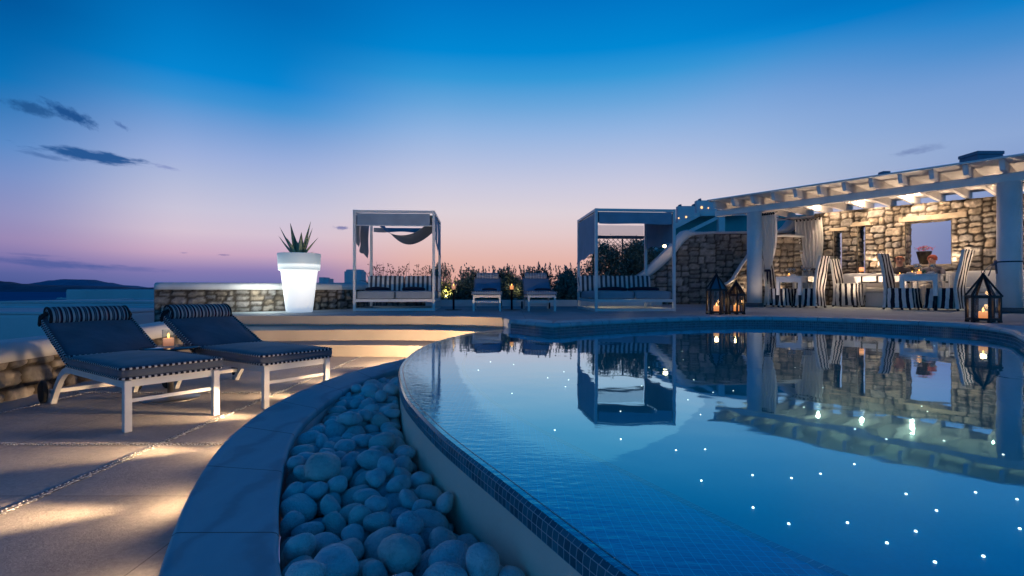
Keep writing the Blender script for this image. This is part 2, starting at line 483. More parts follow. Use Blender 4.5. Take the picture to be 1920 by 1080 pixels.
b = N(nt, 'ShaderNodeBump'); b.inputs['Strength'].default_value = .8; b.inputs['Distance'].default_value = .025
L(nt, n2.outputs['Fac'], b.inputs['Height']); L(nt, b.outputs[0], p.inputs['Normal'])
L(nt, p.outputs[0], out.inputs[0])

# bush-hammered limestone paving with thin joints
def paving(name, col, jx, jy, ox, oy, jw=.006, bumpd=.004, rough=.78):
    m, nt, out = nodes_of(name)
    p = N(nt, 'ShaderNodeBsdfPrincipled'); p.inputs['Specular IOR Level'].default_value = .15
    tc = N(nt, 'ShaderNodeTexCoord'); s = N(nt, 'ShaderNodeSeparateXYZ'); L(nt, tc.outputs['Object'], s.inputs[0])
    def joint(x, per, off):
        f = math_node(nt, 'FRACT', math_node(nt, 'DIVIDE', math_node(nt, 'SUBTRACT', x, off), per))
        dd = math_node(nt, 'MULTIPLY', math_node(nt, 'MINIMUM', f, math_node(nt, 'SUBTRACT', 1.0, f)), per)
        return math_node(nt, 'LESS_THAN', dd, jw / 2)
    j = math_node(nt, 'MAXIMUM', joint(s.outputs[0], jx, ox), joint(s.outputs[1], jy, oy))
    n1 = N(nt, 'ShaderNodeTexNoise'); n1.inputs['Scale'].default_value = 1.3; n1.inputs['Detail'].default_value = 9; n1.inputs['Roughness'].default_value = .65
    L(nt, tc.outputs['Object'], n1.inputs['Vector'])
    nf = N(nt, 'ShaderNodeTexNoise'); nf.inputs['Scale'].default_value = 45; nf.inputs['Detail'].default_value = 4
    L(nt, tc.outputs['Object'], nf.inputs['Vector'])
    c = ramp(nt, n1.outputs['Fac'], [(.3, tuple(k * .70 for k in col)), (.5, tuple(k * .95 for k in col)), (.7, tuple(k * 1.08 for k in col))])
    c = mixc(nt, 1.0, c, ramp(nt, nf.outputs['Fac'], [(.3, (.82, .82, .82)), (.7, (1.06, 1.06, 1.06))]), 'MULTIPLY')
    # slab to slab tone
    wn = N(nt, 'ShaderNodeTexWhiteNoise'); wn.noise_dimensions = '2D'
    cx = N(nt, 'ShaderNodeCombineXYZ')
    L(nt, math_node(nt, 'FLOOR', math_node(nt, 'DIVIDE', math_node(nt, 'SUBTRACT', s.outputs[0], ox), jx)), cx.inputs[0])
    L(nt, math_node(nt, 'FLOOR', math_node(nt, 'DIVIDE', math_node(nt, 'SUBTRACT', s.outputs[1], oy), jy)), cx.inputs[1])
    L(nt, cx.outputs[0], wn.inputs['Vector'])
    c = mixc(nt, 1.0, c, ramp(nt, wn.outputs['Value'], [(0, (.9, .9, .9)), (1, (1.05, 1.05, 1.05))]), 'MULTIPLY')
    c = mixc(nt, math_node(nt, 'MULTIPLY', j, .7), c, tuple(k * .35 for k in col))
    L(nt, c, p.inputs['Base Color'])
    L(nt, math_node(nt, 'MULTIPLY_ADD', nf.outputs['Fac'], .3, rough - .2), p.inputs['Roughness'])
    nb = N(nt, 'ShaderNodeTexNoise'); nb.inputs['Scale'].default_value = 120; nb.inputs['Detail'].default_value = 3
    L(nt, tc.outputs['Object'], nb.inputs['Vector'])
    n3 = N(nt, 'ShaderNodeTexNoise'); n3.inputs['Scale'].default_value = 17; n3.inputs['Detail'].default_value = 3
    L(nt, tc.outputs['Object'], n3.inputs['Vector'])
    h = math_node(nt, 'ADD', math_node(nt, 'ADD', math_node(nt, 'MULTIPLY', nb.outputs['Fac'], .5), math_node(nt, 'MULTIPLY', n3.outputs['Fac'], .8)), math_node(nt, 'MULTIPLY', j, -1.2))
    b = N(nt, 'ShaderNodeBump'); b.inputs['Strength'].default_value = .7; b.inputs['Distance'].default_value = bumpd
    L(nt, h, b.inputs['Height']); L(nt, b.outputs[0], p.inputs['Normal'])
    L(nt, p.outputs[0], out.inputs[0])
paving('paving', (.56, .51, .47), .825, .735, -2.02, 2.93)
paving('deck_paving', (.38, .44, .47), 1.1, .9, .2, .3, .008)
mat('step_stone', (.46, .40, .33), .75, var=.08, vscale=3, bump=.25, bscale=70)

# white marble: faint grey veins, joints across the run (UV u)
m, nt, out = nodes_of('marble')
p = N(nt, 'ShaderNodeBsdfPrincipled'); p.inputs['Roughness'].default_value = .6; p.inputs['Specular IOR Level'].default_value = .12
tc = N(nt, 'ShaderNodeTexCoord')
n0 = N(nt, 'ShaderNodeTexNoise'); n0.inputs['Scale'].default_value = 1.7; n0.inputs['Detail'].default_value = 6
L(nt, tc.outputs['Object'], n0.inputs['Vector'])
w = N(nt, 'ShaderNodeTexWave'); w.inputs['Scale'].default_value = 1.1; w.inputs['Distortion'].default_value = 9; w.inputs['Detail'].default_value = 5; w.inputs['Detail Scale'].default_value = 1.6
L(nt, tc.outputs['Object'], w.inputs['Vector'])
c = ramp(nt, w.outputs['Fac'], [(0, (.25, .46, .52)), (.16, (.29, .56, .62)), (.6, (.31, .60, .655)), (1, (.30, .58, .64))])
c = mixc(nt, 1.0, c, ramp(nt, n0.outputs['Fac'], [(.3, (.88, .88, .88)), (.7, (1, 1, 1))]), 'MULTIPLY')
s = N(nt, 'ShaderNodeSeparateXYZ'); L(nt, tc.outputs['UV'], s.inputs[0])
fr = math_node(nt, 'FRACT', math_node(nt, 'DIVIDE', s.outputs[0], .62))
j = math_node(nt, 'LESS_THAN', fr, .0085)
c = mixc(nt, j, c, (.10, .10, .10))
L(nt, c, p.inputs['Base Color'])
b = N(nt, 'ShaderNodeBump'); b.inputs['Strength'].default_value = .5; b.inputs['Distance'].default_value = .003
nb = N(nt, 'ShaderNodeTexNoise'); nb.inputs['Scale'].default_value = 60; nb.inputs['Detail'].default_value = 3
L(nt, tc.outputs['Object'], nb.inputs['Vector'])
L(nt, math_node(nt, 'SUBTRACT', math_node(nt, 'MULTIPLY', nb.outputs['Fac'], .25), j), b.inputs['Height']); L(nt, b.outputs[0], p.inputs['Normal'])
L(nt, p.outputs[0], out.inputs[0])

# river cobbles
m, nt, out = nodes_of('pebble_white')
p = N(nt, 'ShaderNodeBsdfPrincipled'); p.inputs['Roughness'].default_value = .55; p.inputs['Specular IOR Level'].default_value = .35
oi = N(nt, 'ShaderNodeObjectInfo'); tc = N(nt, 'ShaderNodeTexCoord')
n0 = N(nt, 'ShaderNodeTexNoise'); n0.inputs['Scale'].default_value = 1.6; n0.inputs['Detail'].default_value = 8; n0.inputs['Roughness'].default_value = .7
mp = N(nt, 'ShaderNodeMapping'); L(nt, tc.outputs['Object'], mp.inputs[0])
cx = N(nt, 'ShaderNodeCombineXYZ'); L(nt, math_node(nt, 'MULTIPLY', oi.outputs['Random'], 40.0), cx.inputs[0]); L(nt, cx.outputs[0], mp.inputs[1])
L(nt, mp.outputs[0], n0.inputs['Vector'])
c = ramp(nt, oi.outputs['Random'], [(0, (.62, .66, .68)), (.25, (.84, .86, .87)), (.42, (.88, .74, .66)), (.55, (.78, .80, .80)), (.7, (.90, .88, .86)), (.85, (.86, .70, .62)), (1, (.88, .87, .85))])
c = mixc(nt, 1.0, c, ramp(nt, n0.outputs['Fac'], [(.30, (.62, .61, .60)), (.46, (.92, .92, .92)), (.60, (1, 1, 1))]), 'MULTIPLY')
L(nt, c, p.inputs['Base Color'])
n2 = N(nt, 'ShaderNodeTexNoise'); n2.inputs['Scale'].default_value = 9; n2.inputs['Detail'].default_value = 6
L(nt, mp.outputs[0], n2.inputs['Vector'])
b = N(nt, 'ShaderNodeBump'); b.inputs['Strength'].default_value = .35; b.inputs['Distance'].default_value = .05
L(nt, n2.outputs['Fac'], b.inputs['Height']); L(nt, b.outputs[0], p.inputs['Normal'])
L(nt, p.outputs[0], out.inputs[0])

# glass mosaic on UV metres
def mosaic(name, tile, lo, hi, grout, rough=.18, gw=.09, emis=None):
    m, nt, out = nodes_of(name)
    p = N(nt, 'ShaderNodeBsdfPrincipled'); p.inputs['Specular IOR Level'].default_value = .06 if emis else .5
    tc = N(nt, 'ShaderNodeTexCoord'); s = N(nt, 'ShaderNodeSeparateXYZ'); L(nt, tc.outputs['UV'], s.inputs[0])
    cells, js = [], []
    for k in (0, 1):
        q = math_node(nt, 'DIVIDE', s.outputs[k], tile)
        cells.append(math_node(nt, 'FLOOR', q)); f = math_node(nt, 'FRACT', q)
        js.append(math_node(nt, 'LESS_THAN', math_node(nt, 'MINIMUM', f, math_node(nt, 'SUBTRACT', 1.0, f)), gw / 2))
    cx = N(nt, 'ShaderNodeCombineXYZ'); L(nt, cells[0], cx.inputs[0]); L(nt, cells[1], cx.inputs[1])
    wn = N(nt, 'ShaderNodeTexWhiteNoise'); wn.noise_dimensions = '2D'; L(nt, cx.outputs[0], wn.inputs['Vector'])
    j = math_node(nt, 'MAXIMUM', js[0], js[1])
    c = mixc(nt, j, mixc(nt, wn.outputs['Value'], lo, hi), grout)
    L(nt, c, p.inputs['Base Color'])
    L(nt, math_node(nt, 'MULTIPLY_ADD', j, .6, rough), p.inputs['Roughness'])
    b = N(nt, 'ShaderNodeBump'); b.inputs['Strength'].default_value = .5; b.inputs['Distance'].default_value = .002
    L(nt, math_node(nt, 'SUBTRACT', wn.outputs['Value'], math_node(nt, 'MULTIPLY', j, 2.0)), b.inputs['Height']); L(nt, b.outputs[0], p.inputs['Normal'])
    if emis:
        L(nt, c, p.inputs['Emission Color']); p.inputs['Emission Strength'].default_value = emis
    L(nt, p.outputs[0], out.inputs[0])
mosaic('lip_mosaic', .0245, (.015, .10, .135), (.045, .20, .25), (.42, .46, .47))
mosaic('ledge_mosaic', .0245, (.0, .16, .40), (.0, .21, .48), (.02, .46, .78), rough=.3, emis=.085, gw=.085)  # tiles glow by themselves, standing in for light under the water
mosaic('pool_mosaic', .0245, (.0, .27, .44), (.0, .29, .47), (.0, .31, .49), rough=.35, emis=.10)  # same painted underwater glow on the pool floor and sides

# still water: Fresnel mirror over a tinted clear body, faint long ripples
m, nt, out = nodes_of('pool_water')
t = N(nt, 'ShaderNodeBsdfTransparent'); t.inputs[0].default_value = (.62, .92, .98, 1)
g = N(nt, 'ShaderNodeBsdfGlossy'); g.inputs['Roughness'].default_value = .022
tc = N(nt, 'ShaderNodeTexCoord')
n1 = N(nt, 'ShaderNodeTexNoise'); n1.inputs['Scale'].default_value = 2.2; n1.inputs['Detail'].default_value = 2
L(nt, tc.outputs['Object'], n1.inputs['Vector'])
n2 = N(nt, 'ShaderNodeTexNoise'); n2.inputs['Scale'].default_value = 26; n2.inputs['Detail'].default_value = 3
mp = N(nt, 'ShaderNodeMapping'); mp.inputs['Scale'].default_value = (.6, 1.4, 1); L(nt, tc.outputs['Object'], mp.inputs[0]); L(nt, mp.outputs[0], n2.inputs['Vector'])
at = N(nt, 'ShaderNodeAttribute'); at.attribute_name = 'Edge'
h = math_node(nt, 'ADD', math_node(nt, 'MULTIPLY', n1.outputs['Fac'], .0042), math_node(nt, 'MULTIPLY', math_node(nt, 'MULTIPLY', n2.outputs['Fac'], at.outputs['Fac']), .0035))
b = N(nt, 'ShaderNodeBump'); b.inputs['Strength'].default_value = 1.0; b.inputs['Distance'].default_value = .5
L(nt, h, b.inputs['Height'])
f = N(nt, 'ShaderNodeLayerWeight'); f.inputs[0].default_value = .5
L(nt, b.outputs[0], g.inputs['Normal']); L(nt, b.outputs[0], f.inputs['Normal'])
L(nt, ramp(nt, f.outputs['Facing'], [(.5, (.0, .72, .92)), (.62, (.02, .76, .97)), (.74, (.22, .80, 1)), (.88, (.60, .82, 1)), (1, (.85, .92, 1))]), g.inputs[0])
mx = N(nt, 'ShaderNodeMixShader'); L(nt, math_node(nt, 'MULTIPLY', math_node(nt, 'POWER', f.outputs['Facing'], 2.3), 1.0), mx.inputs[0]); L(nt, t.outputs[0], mx.inputs[1]); L(nt, g.outputs[0], mx.inputs[2])
L(nt, mx.outputs[0], out.inputs[0])

# sea
m, nt, out = nodes_of('sea_water')
p = N(nt, 'ShaderNodeBsdfDiffuse')
tc = N(nt, 'ShaderNodeTexCoord'); n1 = N(nt, 'ShaderNodeTexNoise'); n1.inputs['Scale'].default_value = .02; n1.inputs['Detail'].default_value = 6
mp = N(nt, 'ShaderNodeMapping'); mp.inputs['Scale'].default_value = (.25, 1.0, 1); L(nt, tc.outputs['Object'], mp.inputs[0]); L(nt, mp.outputs[0], n1.inputs['Vector'])
L(nt, ramp(nt, n1.outputs['Fac'], [(.35, (.012, .14, .30)), (.7, (.03, .24, .42))]), p.inputs[0])
L(nt, p.outputs[0], out.inputs[0])
mat('dark_plinth', (.10, .10, .11), .7, bump=.3)
mat('lintel_stone', (.40, .33, .24), .85, var=.2, vscale=5, bump=.6, bscale=18)
mat('bow_cloth', (.12, .13, .17), .9, var=.3, vscale=20)
mat('porcelain', (.75, .74, .72), .25)
mat('shirt_dark', (.04, .035, .04), .9)
mat('lip_red', (.30, .09, .07), .6)
glass_mat('glass_bright', (.86, .86, .84), .08, 1.6, .16)
glass_mat('green_glass', (.45, .72, .66), .05, 1.4, .05)
mat('warmlit_plaster', (.95, .70, .56), .85, var=.06, vscale=2.5, bump=.35, bscale=28, dirt=((.45, .38, .33), .35))  # white plaster reddened to carry warm light from the terrace
mat('far_plaster', (.16, .22, .28), .9, var=.1)

# ------------------------------------------------------------------ sky after sunset
wd = bpy.data.worlds.new('World'); SC.world = wd; wd.use_nodes = True
nt = wd.node_tree; nt.nodes.clear()
out = nt.nodes.new('ShaderNodeOutputWorld')
tc = N(nt, 'ShaderNodeTexCoord'); sp = N(nt, 'ShaderNodeSeparateXYZ'); L(nt, tc.outputs['Generated'], sp.inputs[0])
X, Y, Z = sp.outputs
hyp = math_node(nt, 'SQRT', math_node(nt, 'ADD', math_node(nt, 'MULTIPLY', X, X), math_node(nt, 'MULTIPLY', Y, Y)))
elev = math_node(nt, 'DIVIDE', math_node(nt, 'ARCTAN2', Z, hyp), PI / 2)
az = math_node(nt, 'ARCTAN2', X, Y)                      # radians, 0 = towards the after-glow, + to the east
def sky_ramp(rows, cosaz, zen):
    """rows = (row in a level 1080-row view, sRGB)"""
    st = []
    for y, c in rows:
        e = math.atan((HOR - y) / FOC * cosaz) / (PI / 2)
        st.append((max(0.0, e), srgb(*c)))
    st.sort(key=lambda q: q[0])
    st += [(.55, srgb(*zen[0])), (1.0, srgb(*zen[1]))]
    return ramp(nt, elev, st)
left = sky_ramp([(0, (0, 86, 156)), (100, (0, 106, 178)), (150, (6, 115, 186)), (200, (50, 121, 187)), (270, (88, 138, 200)), (330, (120, 145, 200)), (400, (144, 145, 192)),
                 (450, (153, 135, 180)), (490, (118, 112, 170)), (512, (88, 98, 158)), (545, (66, 84, 146))], math.cos(.77), ((0, 44, 94), (0, 34, 78)))
mid_l = sky_ramp([(0, (0, 104, 180)), (100, (0, 124, 200)), (155, (4, 134, 210)), (200, (62, 146, 212)), (250, (120, 160, 215)), (300, (155, 175, 220)), (350, (180, 188, 219)), (400, (202, 197, 218)),
                  (440, (213, 194, 211)), (478, (202, 168, 194)), (508, (136, 124, 178)), (545, (88, 104, 164))], math.cos(.47), ((0, 48, 100), (0, 36, 82)))
cent = sky_ramp([(0, (0, 115, 195)), (100, (0, 136, 211)), (150, (52, 152, 216)), (200, (106, 166, 220)), (250, (146, 180, 225)), (300, (176, 191, 225)), (350, (202, 202, 223)), (400, (221, 209, 217)),
                 (440, (227, 201, 202)), (490, (228, 180, 170)), (545, (226, 164, 152))], 1.0, ((0, 50, 104), (0, 36, 82)))
right = sky_ramp([(0, (0, 118, 198)), (40, (0, 134, 211)), (80, (70, 146, 211)), (150, (120, 161, 216)), (250, (150, 178, 220)), (320, (178, 190, 216)), (380, (205, 200, 214)), (440, (200, 190, 205)), (545, (190, 170, 185))],
                 math.cos(.57), ((0, 48, 100), (0, 36, 82)))
right2 = sky_ramp([(0, (0, 112, 190)), (40, (0, 126, 202)), (100, (60, 138, 205)), (170, (112, 154, 210)), (270, (138, 166, 212)), (360, (128, 152, 200)), (430, (92, 118, 175)), (545, (70, 98, 158))],
                 math.cos(.70), ((0, 48, 100), (0, 36, 82)))
back = ramp(nt, elev, [(0.0, srgb(96, 140, 200)), (.06, srgb(56, 162, 226)), (.13, srgb(0, 158, 236)), (.24, srgb(0, 106, 182)), (.40, srgb(0, 44, 96)), (1.0, srgb(0, 34, 78))])
def smooth(x, a, b):
    n = nt.nodes.new('ShaderNodeMapRange'); n.interpolation_type = 'SMOOTHSTEP'
    n.inputs[1].default_value = a; n.inputs[2].default_value = b
    if isinstance(x, float): n.inputs[0].default_value = x
    else: L(nt, x, n.inputs[0])
    return n.outputs[0]
c = mixc(nt, smooth(az, -.80, -.56), left, mid_l)
c = mixc(nt, smooth(az, -.45, -.12), c, cent)
c = mixc(nt, smooth(az, .22, .60), c, right)
c = mixc(nt, smooth(az, .40, .84), c, right2)
c = mixc(nt, smooth(az, .85, 1.75), c, back)
c = mixc(nt, smooth(az, -1.35, -2.3), c, back)
# a few dark strips of cloud low in the west, in direction space
def cloud(a0, e0, wa, we, tilt, sharp, seed, thr=.42):
    """soft elongated patch round azimuth a0, elevation e0 (radians)"""
    da = math_node(nt, 'SUBTRACT', az, a0)
    de = math_node(nt, 'SUBTRACT', math_node(nt, 'MULTIPLY', elev, PI / 2), e0)
    de = math_node(nt, 'SUBTRACT', de, math_node(nt, 'MULTIPLY', da, tilt))
    cx = N(nt, 'ShaderNodeCombineXYZ')
    L(nt, math_node(nt, 'MULTIPLY', da, 1 / wa), cx.inputs[0]); L(nt, math_node(nt, 'MULTIPLY', de, 1 / we), cx.inputs[1]); cx.inputs[2].default_value = seed
    nz = N(nt, 'ShaderNodeTexNoise'); nz.inputs['Scale'].default_value = 1.5; nz.inputs['Detail'].default_value = 7; nz.inputs['Roughness'].default_value = .6
    mp2 = N(nt, 'ShaderNodeMapping'); mp2.inputs['Scale'].default_value = (1.6, .8, 1)
    L(nt, cx.outputs[0], mp2.inputs[0]); L(nt, mp2.outputs[0], nz.inputs['Vector'])
    ln = N(nt, 'ShaderNodeVectorMath'); ln.operation = 'LENGTH'
    cx2 = N(nt, 'ShaderNodeCombineXYZ'); L(nt, math_node(nt, 'MULTIPLY', da, 1 / wa), cx2.inputs[0]); L(nt, math_node(nt, 'MULTIPLY', de, 1 / we), cx2.inputs[1])
    L(nt, cx2.outputs[0], ln.inputs[0])
    r = math_node(nt, 'ADD', ln.outputs['Value'], math_node(nt, 'MULTIPLY', math_node(nt, 'SUBTRACT', nz.outputs['Fac'], .5), 1.7))
    return smooth(r, 1.0, 1.0 - sharp)
def ang(px, py):
    a = math.atan2(px - 960, FOC); return a, math.atan((HOR - py) / FOC * math.cos(a))
for (px, py, wpx, hpx, tilt, sharp, seed, col, amt) in [
    (58, 203, 62, 14, -.10, .8, 1.0, (22, 74, 132), .75), (130, 214, 62, 17, -.32, .7, 2.3, (26, 78, 140), .95), (228, 236, 20, 6, -.5, .9, 9.4, (60, 96, 160), .6),
    (172, 293, 128, 13, -.03, .6, 4.2, (32, 84, 146), .97), (80, 292, 60, 6, -.1, .9, 6.4, (60, 100, 160), .6), (312, 314, 30, 5, -.1, .9, 3.3, (110, 125, 185), .5),
    (640, 427, 20, 5.0, 0, .8, 7.7, (112, 116, 168), .85), (1730, 280, 56, 9, .06, .9, 5.5, (106, 128, 178), .55), (1700, 287, 40, 6, .0, .9, 8.1, (112, 132, 180), .45),
    (110, 495, 170, 11, -.06, .8, 11.2, (74, 92, 156), .8), (60, 478, 70, 4, -.04, .8, 12.7, (110, 108, 165), .6), (250, 505, 90, 6, -.03, .9, 15.1, (96, 104, 164), .6),
    (420, 478, 16, 2.5, 0, .8, 13.2, (120, 110, 160), .6), (345, 474, 10, 2, 0, .8, 17.2, (130, 118, 170), .5)]:
    a0, e0 = ang(px, py); k = math.cos(a0)
    cl = cloud(a0, e0, wpx / FOC * k * k, hpx / FOC * k, tilt, sharp, seed)
    c = mixc(nt, math_node(nt, 'MULTIPLY', cl, amt), c, srgb(*col))
# thin haze streaks near the horizon
bg = N(nt, 'ShaderNodeBackground'); L(nt, c, bg.inputs[0]); bg.inputs[1].default_value = SKY_GAIN
SKY_ELEV, SKY_ROT = math.radians(-3.0), math.radians(8.0)
nish = N(nt, 'ShaderNodeTexSky'); nish.sky_type = 'NISHITA'; nish.sun_disc = False
nish.sun_elevation = SKY_ELEV; nish.sun_rotation = SKY_ROT; nish.altitude = 60
bg2 = N(nt, 'ShaderNodeBackground'); L(nt, nish.outputs[0], bg2.inputs[0]); bg2.inputs[1].default_value = NISH
ad = N(nt, 'ShaderNodeAddShader'); L(nt, bg.outputs[0], ad.inputs[0]); L(nt, bg2.outputs[0], ad.inputs[1])
L(nt, ad.outputs[0], out.inputs[0])

# ------------------------------------------------------------------ stone walls with real relief
STONE = [(.33, .28, .225), (.27, .24, .20), (.38, .33, .265), (.31, .29, .26), (.23, .205, .175), (.35, .315, .27), (.42, .37, .31), (.27, .255, .235), (.30, .25, .19)]
STONE_GREY = [(.30, .29, .28), (.36, .34, .32), (.25, .24, .24), (.33, .30, .27), (.40, .38, .36), (.28, .27, .27)]
class Stone:
    def __init__(s): s.v, s.f, s.c = [], [], []
    def panel(s, P, us, vs, keep, seed, cw, ch, depth, pal, joint=(.075, .062, .05), edge=None):
        """P(u, v) -> (point, outward normal). keep(u, v) -> bool for each face"""
        rnd = random.Random(seed)
        U0, V0, U1, V1 = us[0] - .1, vs[0] - .1, us[-1] + .1, vs[-1] + .1
        rects, todo = [], []
        x = U0
        while x < U1:                                   # coarse strips first, then every piece splits into stones
            w = rnd.uniform(.7, 1.2); todo.append((x, V0 - rnd.uniform(0, .2), min(U1 + .2, x + w), V1 + .1)); x += w
        while todo:
            a, b, c, d = todo.pop(); w, h = (c - a) / cw, (d - b) / ch
            if w < 1.25 and h < 1.25 or (w < 1.7 and h < 1.5 and rnd.random() < .35):
                rects.append((a, b, c, d)); continue
            f = rnd.uniform(.34, .66)
            if w > h * rnd.uniform(.75, 1.3): m_ = a + (c - a) * f; todo += [(a, b, m_, d), (m_, b, c, d)]
            else: m_ = b + (d - b) * f; todo += [(a, b, c, m_), (a, m_, c, d)]
        G = .02; nx_, ny_ = int((U1 - U0) / G) + 12, int((V1 - V0) / G) + 12
        idx = np.zeros((nx_, ny_), np.int32)
        for i, (a, b, c, d) in enumerate(rects):
            idx[max(0, int((a - U0) / G)):int((c - U0) / G) + 1, max(0, int((b - V0) / G)):max(0, int((d - V0) / G) + 1)] = i
        tint = [(rnd.choice(pal), rnd.uniform(.7, 1.2), rnd.uniform(.45, 1.0), rnd.uniform(-.6, .6), rnd.uniform(-.6, .6), rnd.uniform(.035, .085)) for _ in rects]
        o = len(s.v); nu, nv = len(us), len(vs)
        for v in vs:
            for u in us:
                wv = noise.noise_vector(Vector((u * 4.5, v * 4.5, seed * 1.7))) * .040 + noise.noise_vector(Vector((u * 13, v * 13, seed * 2.7))) * .012
                a, b = u + wv.x, v + wv.y
                k_ = idx[min(nx_ - 1, max(0, int((a - U0) / G))), min(ny_ - 1, max(0, int((b - V0) / G)))]
                x0_, y0_, x1_, y1_ = rects[k_]; col, br, hh, sx, sy, rc = tint[k_]
                dx, dy = min(a - x0_, x1_ - a), min(b - y0_, y1_ - b)
                e = rc - math.hypot(rc - dx, rc - dy) if dx < rc and dy < rc else min(dx, dy)
                t = max(0.0, min(1.0, (e - .006) / .020)); t = t * t * (3 - 2 * t)
                nz = noise.fractal(Vector((u * 9, v * 9, seed)), .7, 2.2, 5)
                rel = t * (hh * .55 + .30 + ((a - x0_) / (x1_ - x0_) - .5) * sx * .6 + ((b - y0_) / (y1_ - y0_) - .5) * sy * .6 + nz * .55)
                d = depth * rel
                if edge is not None:
                    w_ = max(0.0, min(1.0, edge(u, v) / .07)); d = d * w_ + (1 - w_) * depth * .45
                p, n = P(u, v)
                s.v.append(tuple(p + n * d))
                k = br * (1 + nz * .25)
                s.c.append(tuple(j * (1 - t) + q * k * t for j, q in zip(joint, col)) + (1.0,))
        for j in range(nv - 1):
            for i in range(nu - 1):
                if keep is None or keep((us[i] + us[i + 1]) / 2, (vs[j] + vs[j + 1]) / 2):
                    a = o + j * nu + i
                    s.f.append((a, a + 1, a + nu + 1, a + nu))
    def build(s, name, parent=None):
        me = bpy.data.meshes.new(name); me.from_pydata(s.v, [], s.f)
        at = me.attributes.new('Col', 'FLOAT_COLOR', 'POINT')
        at.data.foreach_set('color', [x for c in s.c for x in c])
        me.polygons.foreach_set('use_smooth', [True] * len(me.polygons))
        me.materials.append(MATS['rubble_stone']); me.update()
        o = bpy.data.objects.new(name, me); COL.objects.link(o); o.parent = parent
        return o

def frange(a, b, step):
    n = max(1, int(round((b - a) / step)))
    return [a + (b - a) * i / n for i in range(n + 1)]

def path_frame(path):
    """arc-length parametrised plan polyline -> (length, f(u) = point, right-hand normal)"""
    P = [Vector((p[0], p[1])) for p in path]
    cum = [0.0]
    for a, b in zip(P, P[1:]): cum.append(cum[-1] + (b - a).length)
    def f(u):
        u = max(0.0, min(cum[-1], u))
        i = 0
        while i < len(cum) - 2 and u > cum[i + 1]: i += 1
        t = (u - cum[i]) / max(1e-9, cum[i + 1] - cum[i])
        p = P[i].lerp(P[i + 1], t)
        def nr(k):
            d = (P[k + 1] - P[k]).normalized(); return Vector((d.y, -d.x))
        n = nr(i)
        if t > .5 and i + 2 < len(P): n = n.lerp(nr(i + 1), (t - .5))
        if t < .5 and i > 0: n = n.lerp(nr(i - 1), (.5 - t))
        return p, n.normalized()
    return cum[-1], f

def stone_wall(root, path, z0, ztop, thick=.40, holes=(), res=.04, cw=.30, ch=.19, depth=.05, seed=1, pal=STONE, ends=(True, True), lintels=()):
    """wall whose dressed face is on the right-hand side of its path"""
    LEN, fr = path_frame(path)
    zt = ztop if callable(ztop) else (lambda u: ztop)
    st = Stone()
    # rows follow the top line so sloping walls keep a clean edge
    zmax = max(zt(u) for u in frange(0, LEN, .1))
    us = frange(0, LEN, res); vs = frange(z0, zmax, res)
    def snap(q, arr): return min(arr, key=lambda t: abs(t - q))
    holes = [(snap(a, us), snap(b, us), snap(c, vs), snap(d, vs)) for a, b, c, d in holes]
    def hole_gap(u, v):
        g = 9.0
        for a, b, c, d in holes: g = min(g, max(a - u, u - b, c - v, v - d, 0.0))
        return min(g, u if ends[0] else 9, LEN - u if ends[1] else 9)
    LIPD = depth * .45
    def P(u, v):
        p, n = fr(u); z = min(v, zt(u))
        return Vector((p.x, p.y, z)), Vector((n.x, n.y, 0))
    def keep(u, v):
        if v > zt(u) + res * 1.2: return False
        return not any(a < u < b and c < v < d for a, b, c, d in holes)
    st.panel(P, us, vs, keep, seed, cw, ch, depth, pal, edge=hole_gap)
    # the two ends and the sides of the openings
    def side(u, za, zb, sgn, sd):
        p, n = fr(u); t = Vector((-n.y, n.x)) * sgn
        def Q(a, b): return Vector((p.x - n.x * a, p.y - n.y * a, b)), Vector((t.x, t.y, 0))
        st.panel(Q, frange(-LIPD, thick, res), frange(za, zb, res), None, sd, cw, ch, depth * .4, pal, edge=lambda a, b: a + LIPD)
    if ends[0]: side(0, z0, zt(0), -1, seed + 50)
    if ends[1]: side(LEN, z0, zt(LEN), 1, seed + 51)
    for k, (a, b, c, d) in enumerate(holes):
        side(a, c, d, 1, seed + 60 + k); side(b, c, d, -1, seed + 70 + k)
        for zz, sg in ((c, 1), (d, -1)):
            p, n = fr((a + b) / 2); t = Vector((-n.y, n.x))
            def Q(q, r, p=p, n=n, t=t, zz=zz, sg=sg):
                w = (p - n * r) + t * (q - (a + b) / 2); return Vector((w.x, w.y, zz)), Vector((0, 0, sg))
            st.panel(Q, frange(a, b, res), frange(-LIPD, thick, res), None, seed + 80 + k, cw, ch, depth * .3, pal)
    ob = st.build('stonework', root)
    # core: plain back and top
    mb = MB()
    for a, b in zip(us, us[1:]):
        pa, na = fr(a); pb, nb = fr(b)
        A, B = pa - na * thick, pb - nb * thick
        zs = [(z0, min(zt(a), zt(b)))]
        um = (a + b) / 2
        for (h0, h1, c, d) in holes:
            if h0 < um < h1: zs = [(z0, c), (d, zs[0][1])]
        for q0, q1 in zs:
            mb.add([(A.x, A.y, q0), (B.x, B.y, q0), (B.x, B.y, q1), (A.x, A.y, q1)], [(0, 1, 2, 3)])
        mb.add([(pa.x, pa.y, zt(a)), (pb.x, pb.y, zt(b)), (B.x, B.y, zt(b)), (A.x, A.y, zt(a))], [(0, 1, 2, 3)])
    mb.build('core', 'house_plaster', root)
    return LEN, fr

